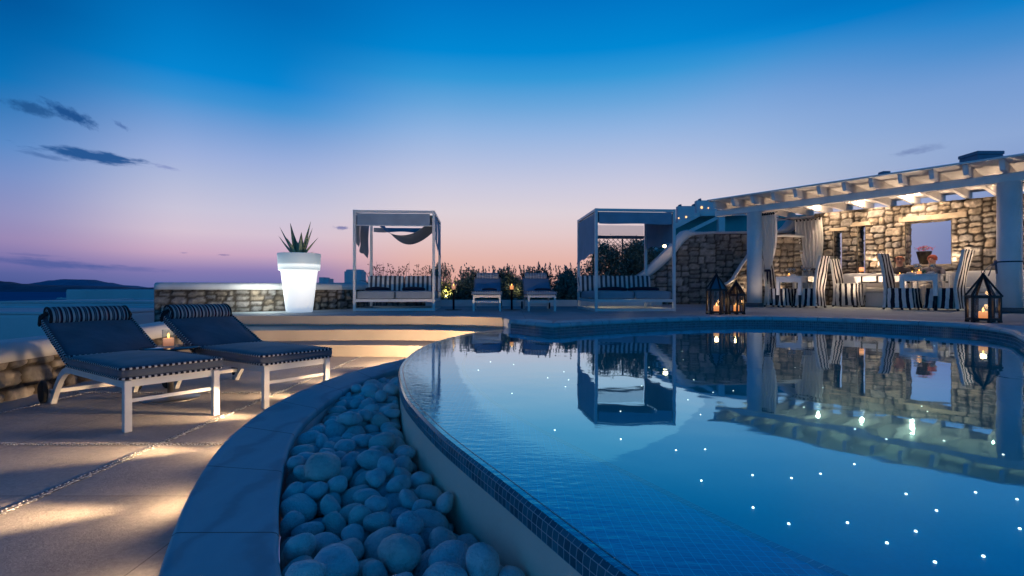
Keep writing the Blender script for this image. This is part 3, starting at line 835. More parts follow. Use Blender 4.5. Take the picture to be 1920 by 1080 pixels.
def coping(root, fr, LEN, zt, prof, step=.12, name='coping', matn='white_plaster', u0=0.0, u1=None, sc=None):
    """profile (distance out from the face, height above the wall top) swept along the wall"""
    us = frange(u0, LEN if u1 is None else u1, step); mb = MB(); n = len(prof); vs = []
    for u in us:
        p, nr = fr(u); z = zt(u) if callable(zt) else zt
        k = sc(u) if sc else 1.0
        vs += [(p.x + nr.x * a, p.y + nr.y * a, z + b * k) for a, b in prof]
    fs = [(i * n + j, i * n + (j + 1) % n, (i + 1) * n + (j + 1) % n, (i + 1) * n + j) for i in range(len(us) - 1) for j in range(n)]
    fs += [tuple(range(n))[::-1], tuple((len(us) - 1) * n + j for j in range(n))]
    mb.add(vs, fs, smooth=True)
    return mb.build(name, matn, root)
def round_prof(out, back, h, drop=.0):
    pts = [(out, -drop), (out, h * .45)]
    for k in range(1, 6):
        t = PI / 2 * k / 6; pts.append((out - .10 + .10 * math.cos(t) - 0, h * .45 + h * .55 * math.sin(t)))
    pts.append((out - .12, h)); pts.append((-back + .12, h))
    for k in range(1, 6):
        t = PI / 2 * k / 6; pts.append((-back + .10 - .10 * math.sin(t), h * .45 + h * .55 * math.cos(t)))
    pts += [(-back, h * .45), (-back, -drop)]
    return pts

# ------------------------------------------------------------------ terrace, steps, deck
def sheet(name, poly, z, matn, kind='structure'):
    mb = MB(); tri = tessellate_polygon([[Vector((p[0], p[1], 0)) for p in poly]])
    mb.add([(p[0], p[1], z) for p in poly], [tuple(t) for t in tri])
    o = mb.build(name, matn); o['kind'] = kind
    if o.data.polygons and o.data.polygons[0].normal.z < 0: o.data.flip_normals()
    return o
kerb_poly = [(p.x, p.y) for p in KERB_OUT]
lip_far = [(p.x - .01, p.y) for p in LIP if p.y > 5.66][::-1]
sheet('terrace', [(-4.35, 9.2), (-4.35, -3), (-.30, -3)] + kerb_poly + [(-.82, 5.66)] + lip_far + [(-.02, 9.2)], 0.0, 'paving')
sheet('trench_bed', [(p.x, p.y) for p in KERB_IN] + [(-.86, 5.3)] + [(p.x, p.y) for p in LIP if .4 < p.y < 5.3], -.075, 'ground')

def solid_step(name, edge, back, z0, z1, matn):
    """riser with a slim nosing and a tread"""
    mb = MB()
    E = resample(edge, .08); n = len(E)
    strip(mb, E, E, z0, z1 - .03, smooth=True)
    F = offset(E, -.012)
    strip(mb, F, F, z1 - .03, z1); strip(mb, E, F, z1 - .03, z1 - .03)
    poly = [(p.x, p.y) for p in F] + back
    tri = tessellate_polygon([[Vector((p[0], p[1], 0)) for p in poly]])
    mb.add([(p[0], p[1], z1) for p in poly], [tuple(t) for t in tri])
    o = mb.build(name, matn); o['kind'] = 'structure'
    return o
E1 = catmull([(-5.0, 8.50), (-4.2, 8.47), (-3.0, 8.45), (-1.78, 8.40), (-.80, 8.20), (-.13, 7.87)], 6)
E2 = catmull([(-4.9, 7.25), (-3.8, 7.28), (-2.36, 7.48), (-1.3, 7.44), (-.6, 7.16), (-.22, 6.98)], 6)
E3 = catmull([(-4.8, 6.72), (-3.6, 6.76), (-2.38, 6.84), (-1.3, 6.74), (-.75, 6.45), (-.53, 6.38)], 6)
solid_step('step', E3, [(-.16, 7.02), (-.20, 7.9), (-4.9, 7.9)], 0.0, .155, 'step_stone')
solid_step('step', E2, [(-.085, 7.20), (-.17, 8.1), (-4.9, 8.8)], .155, .31, 'step_stone')
mb = MB(); e1 = resample(E1, .08)
strip(mb, e1, e1, .31, DECK - .035); f1 = offset(e1, -.014)
strip(mb, f1, f1, DECK - .035, DECK); strip(mb, e1, f1, DECK - .035, DECK - .035)
mb.build('step', 'step_stone', kind='structure')
pe = [(p.x, p.y) for p in POOL_EDGE]
deck_poly = [(-5.95, 16.4), (-5.95, 9.75), (-5.7, 8.5)] + [(p.x, p.y) for p in f1] + pe + [(2.2, -3), (26, -3), (26, 13.9), (26, 19), (3.4, 19), (3.4, 16.4)]
sheet('deck', deck_poly, DECK, 'deck_paving')
# side of the deck between the top step and the water
mb = MB()
SIDE = [Vector((-.13, 7.87)), Vector((-.06, 7.5)), Vector((-.02, 7.22))]
strip(mb, SIDE, SIDE, 0, DECK); mb.build('deck_side', 'white_plaster', kind='structure')
# pool coping: marble band round the deck edge, bull-nosed
mb = MB()
PEr = [p for p in resample(POOL_EDGE, .10)]
i_s = min(range(len(PEr)), key=lambda i: (PEr[i] - Vector((.515, 6.42))).length)
def band(A, zt):
    # water lies to the right of the walking direction
    prof = [(-.02, -.055), (.022, -.05), (.032, -.03), (.022, -.008), (0.0, .006), (-.34, .006)]
    cor = Vector((.515, 6.42)); wk = [max(.10, min(1.0, ((p - cor).length - .02) / .42)) for p in A]
    run = [0.0]
    for a, b in zip(A, A[1:]): run.append(run[-1] + (b - a).length)
    cols = [offset(A, -d) for d, _ in prof]
    o1 = offset(A, 1.0)
    cols[-1] = [p + (q - p) * (.34 * k) for p, q, k in zip(A, o1, wk)]
    for k in range(len(prof) - 1):
        P0, P1 = cols[k], cols[k + 1]; n = len(A)
        vs = [(p.x, p.y, zt + prof[k][1]) for p in P0] + [(p.x, p.y, zt + prof[k + 1][1]) for p in P1]
        mb.add(vs, [(i, i + 1, n + i + 1, n + i) for i in range(n - 1)], [[(run[i], k), (run[i + 1], k), (run[i + 1], k + 1), (run[i], k + 1)] for i in range(n - 1)], smooth=True)
band(PEr, DECK)
mb.build('pool_coping', 'marble', kind='structure')

# ------------------------------------------------------------------ swimming pool
pool = thing('swimming_pool', 'free-form infinity pool with mosaic lip and lights in its floor', 'pool', (1.5, 4, 0))
pool.location = (0, 0, 0)
LP = resample(LIP, .04); n = len(LP)
mb = MB()
IN_ = offset(LP, LEDGE_W)        # towards the water (LIP runs from far to near: water is on the left)
OUT_ = offset(LP, -.012)
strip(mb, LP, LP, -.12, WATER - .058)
mb.build('outer_wall', 'warmlit_plaster', pool)
mb = MB()
prof = [(.012, -.060), (.012, -.0285), (.0085, -.0105), (-.0, -.002), (-.022, .0005), (-.034, -.006), (-.050, -.030)]
acc = 0.0
for (d0, z0), (d1, z1) in zip(prof, prof[1:]):
    w = math.hypot(d1 - d0, z1 - z0)
    strip(mb, offset(LP, -d0), offset(LP, -d1), WATER + z0, WATER + z1, v0=acc, v1=acc + w); acc += w
strip(mb, offset(LP, .0), offset(LP, -.012), WATER - .058, WATER - .060, v0=0, v1=.01)
mb.build('tile_lip', 'lip_mosaic', pool)
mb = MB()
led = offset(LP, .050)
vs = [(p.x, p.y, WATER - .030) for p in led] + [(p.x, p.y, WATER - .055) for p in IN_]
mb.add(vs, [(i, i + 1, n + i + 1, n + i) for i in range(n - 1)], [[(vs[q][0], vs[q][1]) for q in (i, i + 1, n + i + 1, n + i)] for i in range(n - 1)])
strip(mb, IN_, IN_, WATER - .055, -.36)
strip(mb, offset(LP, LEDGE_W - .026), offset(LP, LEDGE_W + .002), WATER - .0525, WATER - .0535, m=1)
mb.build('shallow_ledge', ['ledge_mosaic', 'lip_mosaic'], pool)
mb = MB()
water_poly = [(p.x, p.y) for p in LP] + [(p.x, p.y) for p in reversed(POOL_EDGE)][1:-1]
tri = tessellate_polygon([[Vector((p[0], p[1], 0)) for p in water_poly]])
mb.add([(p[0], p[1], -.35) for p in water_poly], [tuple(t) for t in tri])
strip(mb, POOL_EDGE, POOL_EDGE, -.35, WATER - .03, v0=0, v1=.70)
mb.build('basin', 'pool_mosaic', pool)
mb = MB(); strip(mb, POOL_EDGE, POOL_EDGE, WATER - .03, DECK - .05, v0=0, v1=.0735)
mb.build('waterline_tile', 'lip_mosaic', pool)
# water surface
from mathutils.geometry import delaunay_2d_cdt
wp = [Vector(p) for p in water_poly]
pts = list(wp); x0, x1 = min(p.x for p in wp), max(p.x for p in wp); y0, y1 = min(p.y for p in wp), max(p.y for p in wp)
rr = random.Random(3)
for i in range(int((x1 - x0) / .12)):
    for j in range(int((y1 - y0) / .12)):
        q = Vector((x0 + (i + rr.uniform(.2, .8)) * .12, y0 + (j + rr.uniform(.2, .8)) * .12))
        if in_poly(q, water_poly): pts.append(q)
vo, eo, fo, *_ = delaunay_2d_cdt(pts, [(i, (i + 1) % len(wp)) for i in range(len(wp))], [], 1, 1e-5)
me = bpy.data.meshes.new('water'); me.from_pydata([(v.x, v.y, WATER) for v in vo], [], [list(f) for f in fo])
kd = kdtree.KDTree(len(LP))
for i, p in enumerate(LP): kd.insert((p.x, p.y, 0), i)
kd.balance()
at = me.attributes.new('Edge', 'FLOAT', 'POINT')
at.data.foreach_set('value', [max(.0, 1 - kd.find((v.x, v.y, 0))[2] / .40) ** 1.5 * .9 + .02 for v in vo])
me.materials.append(MATS['pool_water']); me.update()
if me.polygons[0].normal.z < 0: me.flip_normals()
water = bpy.data.objects.new('water', me); COL.objects.link(water); water['kind'] = 'structure'
# lights set in the pool floor
STARS = [(1040, 807), (1164, 824), (1267.5, 844.7), (1322, 843), (1315, 902), (1411, 891.6), (1412, 952.5), (1484, 897), (1538.5, 889), (1479, 983), (1602, 871), (1589, 981), (1663, 1019), (1699, 927),
         (1717, 997), (1756, 958), (1753, 1055), (1829, 924), (1844, 1044), (1881, 853), (1907, 937), (1912, 992), (1662, 824), (1603, 805), (1507.5, 764), (1770, 827), (1313.5, 778), (1290, 750), (1163.5, 771.6),
         (1375, 733), (1337, 736), (1301, 712.5), (1203, 724), (1279, 659), (1281, 675), (1217, 689), (1728, 762), (1739, 772), (1066, 712.5), (1057.5, 697.5), (1060, 725.6), (1027, 709), (920, 679), (963, 684),
         (897, 694.6), (960, 738), (1543, 727.5), (1491, 690), (1733, 636), (1752, 649)]
base = MB(); base.lathe([(.0068, 0), (.0068, .005), (.004, .008), (0, .009)], 8)
first = None
inner_poly = [(p.x, p.y) for p in offset(LP, LEDGE_W + .02)] + [(p.x, p.y) for p in reversed(offset(POOL_EDGE, -.03))][1:-1]
for (px, py) in STARS:
    q = gp(px, py, -.35)
    if not in_poly(q, inner_poly):
        d = Vector((q.x, q.y)); t = .25
        last = None
        while t < 1:
            if in_poly(d * t, inner_poly): last = t
            elif last is not None and t > last + .05: break
            t += .004
        if last is None: continue
        q = Vector((d.x * last, d.y * last, EYE + (-.35 - EYE) * last))
    if first is None:
        o = first = base.build('pool_light', 'star_light', pool)
    else:
        o = first.copy(); COL.objects.link(o)
    o.location = q

# ------------------------------------------------------------------ marble kerb and its trench of cobbles
kerb = thing('marble_kerb', 'broad curved white marble kerb round the trench of white cobbles', 'kerb')
A = resample(KERB_OUT, .05)
LENI = [0.0]
Bsrc = resample(KERB_IN, .01)
B = []
for i in range(len(A)): B.append(Bsrc[int(i / (len(A) - 1) * (len(Bsrc) - 1))])
mb = MB(); run = [0.0]
for a, b in zip(A, A[1:]): run.append(run[-1] + (b - a).length)
def kstrip(fa, za, fb, zb):
    P0 = [a.lerp(b, 0) + (b - a).normalized() * fa for a, b in zip(A, B)] if fa is not None else None
    return P0
rows = []
for a, b in zip(A, B):
    d = (b - a); w = d.length; d.normalize()
    rows.append([(a + d * t, z) for t, z in ((.012, KERB_Z - .05), (.002, KERB_Z - .044), (-.006, KERB_Z - .028), (.0, KERB_Z - .010), (.012, KERB_Z - .001), (.03, KERB_Z),
                                              (w - .02, KERB_Z), (w - .006, KERB_Z - .003), (w, KERB_Z - .012), (w, KERB_Z - .045), (w - .012, KERB_Z - .05))])
m_ = len(rows[0]); vs = [(p.x, p.y, z) for r in rows for p, z in r]
fs, uv = [], []
for i in range(len(rows) - 1):
    for k in range(m_ - 1):
        fs.append((i * m_ + k, i * m_ + k + 1, (i + 1) * m_ + k + 1, (i + 1) * m_ + k)); uv.append([(run[i], k), (run[i], k + 1), (run[i + 1], k + 1), (run[i + 1], k)])
mb.add(vs, fs, uv, smooth=True); mb.build('marble_top', 'marble', kerb)
mb = MB()
Ai = [a + (b - a).normalized() * .045 for a, b in zip(A, B)]; Bi = [b + (a - b).normalized() * .012 for a, b in zip(A, B)]
strip(mb, Ai, Ai, 0, KERB_Z - .05); strip(mb, Bi, Bi, -.09, KERB_Z - .05); strip(mb, Ai, Bi, KERB_Z - .05, KERB_Z - .05)
mb.build('base', 'white_plaster', kerb)
KERB_RUN = run

PEBBLES = [(0,0.045,-0.927,2.906,-0.041,0.639,-0.098,-0.144,0.749),(4,0.051,-0.089,1.048,-0.03,0.921,-0.124,-0.059,-0.365),(6,0.051,-0.983,3.53,-0.032,0.859,-0.012,-0.03,0.51),(5,0.054,-0.249,1.069,-0.041,0.33,-0.048,-0,0.943),
(12,0.057,-0.137,1.198,-0.027,0.838,0.238,0.17,-0.461),(0,0.061,-0.568,2.032,-0.031,0.806,-0.117,-0.089,0.573),(11,0.047,-0.722,3.097,-0.039,0.554,-0.164,0.115,0.808),(7,0.06,-1.07,2.764,-0.032,0.813,0.149,0.162,0.539),
(13,0.045,-0.539,2.192,-0.039,0.295,-0.058,0.308,-0.903),(8,0.044,-0.692,3.012,-0.041,0.546,0.001,0.044,0.836),(10,0.057,-0.848,2.38,-0.035,0.685,0.024,0.035,0.727),(8,0.058,-0.742,2.846,-0.032,0.285,0.027,0.062,0.956),
(12,0.059,-0.242,1.401,-0.032,0.965,0.108,0.011,-0.237),(1,0.043,-1,2.933,-0.045,0.86,-0.053,0.026,0.507),(6,0.051,-0.936,3.443,-0.032,0.848,0.058,-0.135,-0.508),(4,0.062,-0.859,2.226,-0.022,0.323,-0.031,0.105,0.94),
(9,0.047,-0.456,1.587,-0.038,0.837,0.13,0.161,0.506),(10,0.063,-0.852,2.971,-0.032,0.647,0.059,0.046,0.759),(11,0.063,-0.028,1.142,-0.031,0.069,0.123,-0.028,-0.99),(7,0.055,0.012,1.04,-0.035,0.006,-0.013,0.165,0.986),
(4,0.064,-0.42,1.908,-0.019,0.608,-0.072,-0.085,-0.786),(10,0.068,-0.836,2.766,-0.029,0.606,0.033,-0.067,-0.792),(8,0.058,-0.283,1.696,-0.032,0.991,0.075,0.031,0.108),(10,0.05,-0.665,2.883,-0.029,0.868,-0.203,0.367,0.268),
(6,0.042,-0.218,1.173,-0.037,0.777,-0.232,-0.297,0.504),(6,0.061,-0.746,2.006,-0.025,0.484,0.009,0.039,-0.874),(10,0.047,-1.126,3.233,-0.038,0.995,0.044,0.093,0.019),(11,0.05,-0.539,2.284,-0.034,0.804,-0.237,-0.046,0.544),
(6,0.071,-0.63,2.146,-0.018,0.862,0.033,-0.048,-0.504),(7,0.051,-0.625,1.459,-0.038,0.567,0.079,0.135,0.808),(3,0.042,-0.817,2.621,-0.041,0.428,0.008,0.052,0.902),(6,0.063,-0.738,2.78,0.024,0.987,0.139,0.016,0.084),
(12,0.06,-1.058,3.248,-0.002,0.78,0.148,0.336,0.506),(3,0.046,-0.455,2.229,-0.037,0.925,0.075,0.125,-0.351),(8,0.065,-0.053,1.362,-0.028,0.896,0.079,-0.02,-0.437),(11,0.041,-0.188,1.663,-0.043,0.904,0.104,-0.024,-0.413),
(4,0.049,-0.774,3.297,-0.031,0.946,-0.099,-0.132,0.28),(6,0.038,-0.939,2.787,-0.033,0.613,-0.244,0.199,0.724),(1,0.05,-0.336,1.773,-0.041,0.419,0.085,-0.064,-0.902),(13,0.055,-0.51,1.337,-0.033,0.949,-0.308,0.033,0.054),
(10,0.054,-1.034,3.35,-0.036,0.342,0.016,0.037,0.939),(12,0.042,-0.498,1.852,-0.042,0.997,0.071,-0.035,0.025),(9,0.053,-1.039,2.593,-0.035,0.894,-0.248,0.064,-0.367),(2,0.047,-0.924,2.308,-0.038,0.968,0.044,-0.116,0.218),
(4,0.048,-0.506,1.961,-0.032,0.333,-0.029,0.122,0.935),(1,0.046,-1.061,3.45,-0.043,0.603,-0.046,0.089,-0.791),(13,0.043,-0.585,1.373,-0.038,0.685,-0.114,0.12,-0.709),(2,0.041,-0.273,1.031,0.001,0.217,0.077,-0.094,0.969),
(8,0.05,-0.827,2.84,0.022,0.905,0.376,-0.092,-0.175),(8,0.042,-0.568,2.563,-0.042,0.956,0.104,-0.028,-0.271),(4,0.054,-0.979,4.024,-0.028,0.787,0.069,0.015,-0.612),(3,0.041,-0.678,2.924,0.041,0.811,0.352,-0.177,0.432),
(13,0.065,-0.644,1.913,-0.027,0.366,-0.201,-0.227,0.88),(5,0.051,-0.703,1.917,0.017,0.58,-0.324,-0.247,0.706),(0,0.045,-0.579,1.736,-0.04,0.873,-0.126,-0.071,0.467),(2,0.059,0.076,1.126,-0.028,0.423,0.203,-0.037,0.883),
(2,0.061,-0.244,1.604,-0.026,0.921,-0.097,0.116,-0.358),(5,0.043,-0.86,3.232,-0.046,0.272,0.025,-0.034,-0.961),(12,0.037,-0.962,2.587,-0.035,0.28,0.464,-0.049,-0.839),(6,0.046,-0.846,2.049,-0.035,0.214,0.024,0.046,-0.975),
(4,0.063,-0.877,3.321,-0.021,0.443,0.113,-0.076,-0.886),(2,0.043,0.004,1.268,-0.04,0.886,-0.048,0.01,-0.462),(13,0.042,-1.072,2.985,-0.041,0.692,-0.247,-0.202,0.648),(10,0.07,-0.558,1.564,-0.027,0.943,0.041,0.008,0.329),
(11,0.043,-1.087,3.492,0.002,0.943,0.084,0.273,0.17),(12,0.051,-0.305,1.34,-0.037,0.419,-0.012,0.207,0.884),(2,0.062,-0.479,1.749,-0.028,0.212,0.044,-0.039,0.975),(1,0.053,-0.929,3.177,-0.04,0.913,0.035,-0.002,-0.405),
(5,0.056,-1.087,4.011,-0.04,0.225,-0.038,0.015,0.974),(6,0.067,-0.165,1.308,-0.021,0.828,0.058,0.009,0.557),(1,0.044,-0.705,2.305,-0.044,0.406,0.103,0.075,-0.905),(4,0.061,-0.209,1.497,-0.023,0.82,-0.075,-0.01,-0.568),
(12,0.046,-1.002,3.634,-0.04,0.492,0.015,0.105,0.864),(11,0.07,-0.322,1.487,-0.025,0.827,0.201,0.131,0.508),(2,0.068,-0.876,3.89,-0.024,0.569,0.131,-0.005,0.812),(9,0.037,-0.951,3.28,-0.045,0.923,0.006,-0.023,-0.384),
(12,0.053,-0.43,2.181,0.008,0.787,0.269,0.145,-0.536),(8,0.066,-1.052,4.223,-0.027,0.822,0.077,-0.021,-0.564),(11,0.073,-0.462,1.239,-0.025,0.945,0.071,0.104,-0.302),(3,0.055,-0.913,3.617,-0.033,0.745,0.046,-0.018,-0.665),
(7,0.042,-0.087,1.151,0.007,0.855,0.059,-0.205,0.472),(9,0.072,-0.06,1.377,0.056,0.865,-0.156,0.016,-0.477),(12,0.061,-0.921,2.641,0.042,0.631,0.127,-0.138,-0.753),(0,0.064,-0.801,1.911,0.024,0.742,-0.369,0.125,0.546),
(10,0.065,-0.643,2.01,0.013,0.603,0.114,-0.24,-0.752),(13,0.053,-1.056,3.924,-0.032,0.158,0.091,0.15,-0.972),(10,0.061,-0.321,1.407,0.027,0.835,0.259,0.24,0.422),(0,0.073,-0.623,2.663,-0.025,0.862,-0.004,0.074,-0.502),
(10,0.047,-0.409,1.356,-0.041,0.629,0.012,-0.051,-0.775),(10,0.039,-0.717,2.754,-0.045,0.949,0.063,-0.038,-0.307),(9,0.054,-0.902,3.719,-0.035,0.472,-0.045,-0.122,0.872),(1,0.044,-0.997,2.427,-0.045,0.998,-0.001,0.069,0.004),
(3,0.067,-0.485,1.443,-0.025,0.299,-0.024,0.002,0.954),(5,0.039,-0.516,1.671,-0.048,0.835,0.007,0.041,0.549),(0,0.064,-0.829,2.24,0.051,0.554,-0.125,0.071,-0.82),(9,0.056,-0.166,1.112,-0.034,0.135,-0.011,-0.232,0.963),
(10,0.068,-0.865,3.671,0.026,0.73,0.081,0.038,-0.678),(0,0.055,-0.784,2.292,-0.034,0.706,0.022,-0.053,0.706),(11,0.06,-0.908,4.161,-0.033,0.987,0.11,0.078,0.091),(12,0.045,-0.953,2.261,0.003,0.839,0.138,0.12,-0.512),
(0,0.039,-0.893,3.357,0.036,0.953,-0.215,-0.045,0.209),(11,0.063,-0.767,2.125,-0.027,0.724,-0.097,0.253,0.634),(12,0.053,-0.713,2.612,-0.036,0.292,0.068,-0.079,-0.951),(1,0.038,-0.944,3.356,-0.048,0.413,-0.022,0.084,-0.907),
(2,0.043,-0.869,3.421,-0.005,0.629,-0.173,0.32,-0.687),(13,0.044,-0.998,3.216,-0.035,0.795,0.149,0.144,0.57),(2,0.067,-0.996,2.85,-0.02,0.974,-0.158,-0.126,-0.105),(10,0.05,-1.017,3.439,-0.006,0.773,-0.073,0.359,-0.518),
(11,0.061,-1.027,3.736,-0.031,0.131,0.033,-0.001,-0.991),(12,0.043,-0.991,3.875,-0.042,0.389,-0.005,-0.078,-0.918),(9,0.04,-0.323,1.115,-0.041,0.919,-0.382,-0.025,0.096),(2,0.061,-0.061,1.246,-0.004,0.604,0.035,0.243,0.758),
(1,0.05,-0.861,2.129,-0.042,0.025,-0.029,-0.067,0.997),(5,0.057,-0.906,2.402,0.009,0.462,-0.295,-0.075,0.833),(8,0.051,-0.891,2.476,-0.037,0.184,0.048,-0.044,-0.981),(8,0.047,-0.49,2.339,0.022,0.293,0.376,0.023,-0.879),
(7,0.055,-0.805,3.388,0.02,0.992,0.087,0.052,0.077),(12,0.049,-0.958,3.384,0.009,0.246,-0.134,-0.246,0.928),(6,0.051,-0.813,2.533,-0.032,0.78,0.057,0.013,0.623),(9,0.049,-1.044,2.678,-0.036,0.983,-0.06,0.152,-0.088),
(4,0.057,-0.637,2.451,-0.026,0.956,-0.108,-0.062,-0.266),(4,0.066,-1.019,2.972,0.021,0.525,0.086,-0.028,0.847),(2,0.061,-0.935,3.808,-0.029,0.968,0.23,-0.096,0.003),(1,0.044,-0.893,4.069,-0.045,0.98,0.02,0.033,0.197),
(9,0.048,-1.139,3.36,-0.039,0.892,-0.158,0.057,-0.419),(10,0.042,-0.655,1.531,0.009,0.675,-0.156,-0.003,-0.722),(10,0.051,-0.421,1.521,-0.023,0.022,0.137,-0.639,-0.756),(7,0.045,-0.783,3.315,0.028,0.25,0.039,-0.146,-0.956),
(11,0.058,-0.738,2.391,-0.033,0.802,0.037,-0.015,-0.596),(1,0.041,-0.544,2.486,-0.046,0.925,0.013,0.057,0.376),(3,0.055,-1,2.507,-0.033,0.998,-0.002,0.019,-0.063),(12,0.041,-0.992,2.879,0.042,0.059,0.959,-0.235,0.144),
(3,0.069,-0.726,2.234,0.004,0.878,0.222,0.189,0.379),(13,0.045,-0.118,1.104,0.03,0.853,-0.125,-0.318,0.395),(12,0.048,-0.582,1.829,-0.038,0.398,0.169,-0.108,-0.895),(1,0.057,-0.781,3.201,-0.038,0.969,0.059,0.061,0.232),
(0,0.045,-0.995,2.437,0.005,0.194,-0.061,0.169,-0.964),(11,0.053,-1.132,3.505,-0.036,0.918,0.163,0.107,0.345),(9,0.041,-0.877,2.857,-0.04,0.086,0.172,-0.037,0.981),(7,0.059,-1.078,3.839,-0.03,0.111,-0.044,-0.041,0.992),
(2,0.056,-0.349,1.046,-0.031,0.244,0.03,0.047,0.968),(7,0.067,-0.915,2.915,0.026,0.418,-0.032,0.145,0.896),(1,0.059,-0.256,1.249,-0.037,0.316,0.066,0.023,-0.946),(10,0.047,-0.973,3.3,0.002,0.419,0.227,-0.105,-0.873),
(12,0.037,-1.016,3.288,0.044,0.649,-0.013,0.447,-0.616),(2,0.058,-0.899,2.659,-0.031,0.295,-0.007,-0.105,-0.95),(13,0.056,-1.096,3.393,0.01,0.72,0.186,-0.136,-0.654),(1,0.038,-0.637,2.247,-0.048,0.133,0.031,-0.002,-0.991),
(2,0.042,-0.334,1.854,-0.041,0.226,-0.116,-0.031,-0.967),(8,0.071,-1.075,2.848,0.046,0.629,0.093,0.064,0.769),(0,0.062,-0.771,1.868,-0.03,0.228,-0.054,0.134,-0.963),(11,0.042,-0.888,2.096,-0,0.953,-0.016,-0.018,0.301),
(0,0.047,-0.764,1.772,-0.04,0.712,-0.07,0.022,0.699),(12,0.052,-0.59,2.589,0.02,0.92,0.362,-0.012,-0.147),(2,0.046,-0.857,2.942,0.057,0.285,-0.518,-0.098,-0.801),(4,0.062,-0.351,1.601,-0.022,0.731,-0.115,0.066,0.67),
(6,0.062,-0.152,1.418,0.023,0.401,-0.161,0.073,-0.899),(3,0.051,-0.674,1.686,-0.036,0.012,-0.037,0.012,0.999),(12,0.058,-1.014,3.053,-0.032,0.98,0.171,0.095,-0.042),(10,0.049,-0.845,3.24,0.008,0.867,0.305,0.192,0.345),
(5,0.066,-0.3,1.177,0.014,0.878,-0.012,0.158,-0.451),(5,0.06,-0.351,1.286,-0.009,0.845,0.34,-0.028,-0.411),(3,0.048,-0.476,1.537,0.027,0.401,0.341,-0.15,-0.837),(0,0.041,-0.76,3.021,-0.044,0.396,-0.078,0.009,0.915),
(2,0.051,-0.28,1.626,0.043,0.061,0.136,0.029,-0.988),(10,0.054,-0.681,1.786,-0.037,0.488,-0.008,-0.066,-0.87),(8,0.053,-0.503,1.387,0.03,0.289,0.119,0.129,-0.941),(9,0.054,-0.377,1.731,0.06,0.599,-0.111,0.146,-0.779),
(13,0.058,-0.904,2.307,0.034,0.181,-0.005,-0.072,0.981),(9,0.043,-0.726,3.156,-0.015,0.716,-0.527,-0.119,0.441),(3,0.058,-0.713,2.525,0.001,0.987,-0.014,0.04,-0.154),(1,0.039,-0.774,2.465,-0.036,0.85,-0.471,-0.23,-0.059),
(2,0.04,-1.119,3.026,-0.039,0.335,0.134,0.162,-0.919),(12,0.036,-1.12,3.957,-0.02,0.041,0.185,0.458,-0.868),(11,0.049,-0.39,1.411,0.001,0.969,0.077,0.213,-0.097),(9,0.066,-1.028,3.534,0.03,0.622,-0.014,-0.168,-0.765),
(1,0.048,-0.909,2.809,0.017,0.82,-0.034,0.05,0.57),(4,0.051,-1.093,2.898,-0.03,0.618,-0.102,0.011,-0.78),(9,0.067,-0.604,2.306,0.002,0.957,0.098,0.001,0.273),(5,0.051,-0.887,3.785,0.022,0.726,0.073,0.312,-0.609),
(1,0.05,-0.529,1.28,0.021,0.548,-0.173,0.139,0.806),(3,0.048,-0.643,2.782,-0.031,0.813,-0.179,-0.095,-0.545),(7,0.058,-0.306,1.536,0.055,0.873,0.187,-0.282,-0.352),(8,0.044,-0.987,4.39,-0.041,0.318,0.019,-0.067,-0.946),
(0,0.049,-0.203,1.679,0.006,0.549,-0.036,-0.017,-0.835),(8,0.062,-0.779,2.343,0.032,0.426,-0.134,0.103,0.889),(0,0.048,-0.664,1.581,-0.04,0.383,0.009,0.057,-0.922),(10,0.046,-0.953,3.123,-0.004,0.705,0.212,-0.052,-0.675),
(8,0.036,-1.153,3.429,-0.035,0.462,0.281,0.306,-0.783),(13,0.041,-0.816,2.893,-0.019,0.872,0.162,0.267,0.378),(9,0.053,-0.96,3.721,0.013,0.689,0.04,0.078,-0.72),(10,0.064,-0.024,1.092,0.036,0.799,0.403,-0.089,-0.436),
(7,0.041,-0.488,2.069,-0.041,0.968,-0.069,-0.046,-0.237),(5,0.051,-0.416,1.417,0.057,0.907,0.084,-0.218,-0.35),(13,0.063,-0.536,2.39,-0.028,0.951,-0.279,0.119,-0.064),(12,0.07,-0.484,1.647,0.015,0.866,-0.011,0.215,0.451),
(13,0.05,-0.994,2.637,0.002,0.22,-0.116,0.161,-0.955),(11,0.049,-0.583,1.668,-0.023,0.319,0.438,0.32,-0.777),(8,0.05,-0.403,1.303,0.062,0.415,-0.151,0.015,-0.897),(4,0.05,-0.003,1.282,0.04,0.885,0.012,0.171,-0.432),
(1,0.044,-0.574,2.074,0.028,0.53,0.109,0.318,0.779),(1,0.04,-1.137,3.899,-0.03,0.123,0.512,0.045,0.849),(7,0.039,-0.781,3.427,0.075,0.531,0.005,0.483,0.697),(5,0.052,-0.91,3.077,-0.043,0.904,-0.012,0.039,0.426),
(12,0.048,-0.393,1.692,-0.038,0.83,0.069,0.041,0.552),(1,0.052,-0.637,2.36,-0.04,0.303,-0.015,0.106,-0.947),(6,0.048,-0.546,2.457,0.01,0.237,-0.204,-0.116,-0.943),(2,0.048,-0.844,1.974,-0.026,0.49,0.409,-0.114,0.761),
(9,0.062,-0.59,1.471,0.019,0.597,0.129,-0.02,0.792),(6,0.044,-0.974,3.632,0.016,0.948,0.053,-0.044,-0.311),(0,0.057,-1.077,3.583,-0.034,0.98,-0.045,0.028,-0.193),(10,0.037,-0.29,1.087,0.018,0.407,-0.259,-0.721,-0.497),
(10,0.05,-0.167,1.591,0.004,0.964,0.123,0.224,0.067),(6,0.039,-0.923,3.24,-0.003,0.994,0.06,-0.089,-0.031),(1,0.047,-0.412,1.813,-0.043,0.109,0.027,0.034,-0.993),(7,0.046,-0.944,2.992,-0.031,0.91,-0.119,-0.316,0.24),
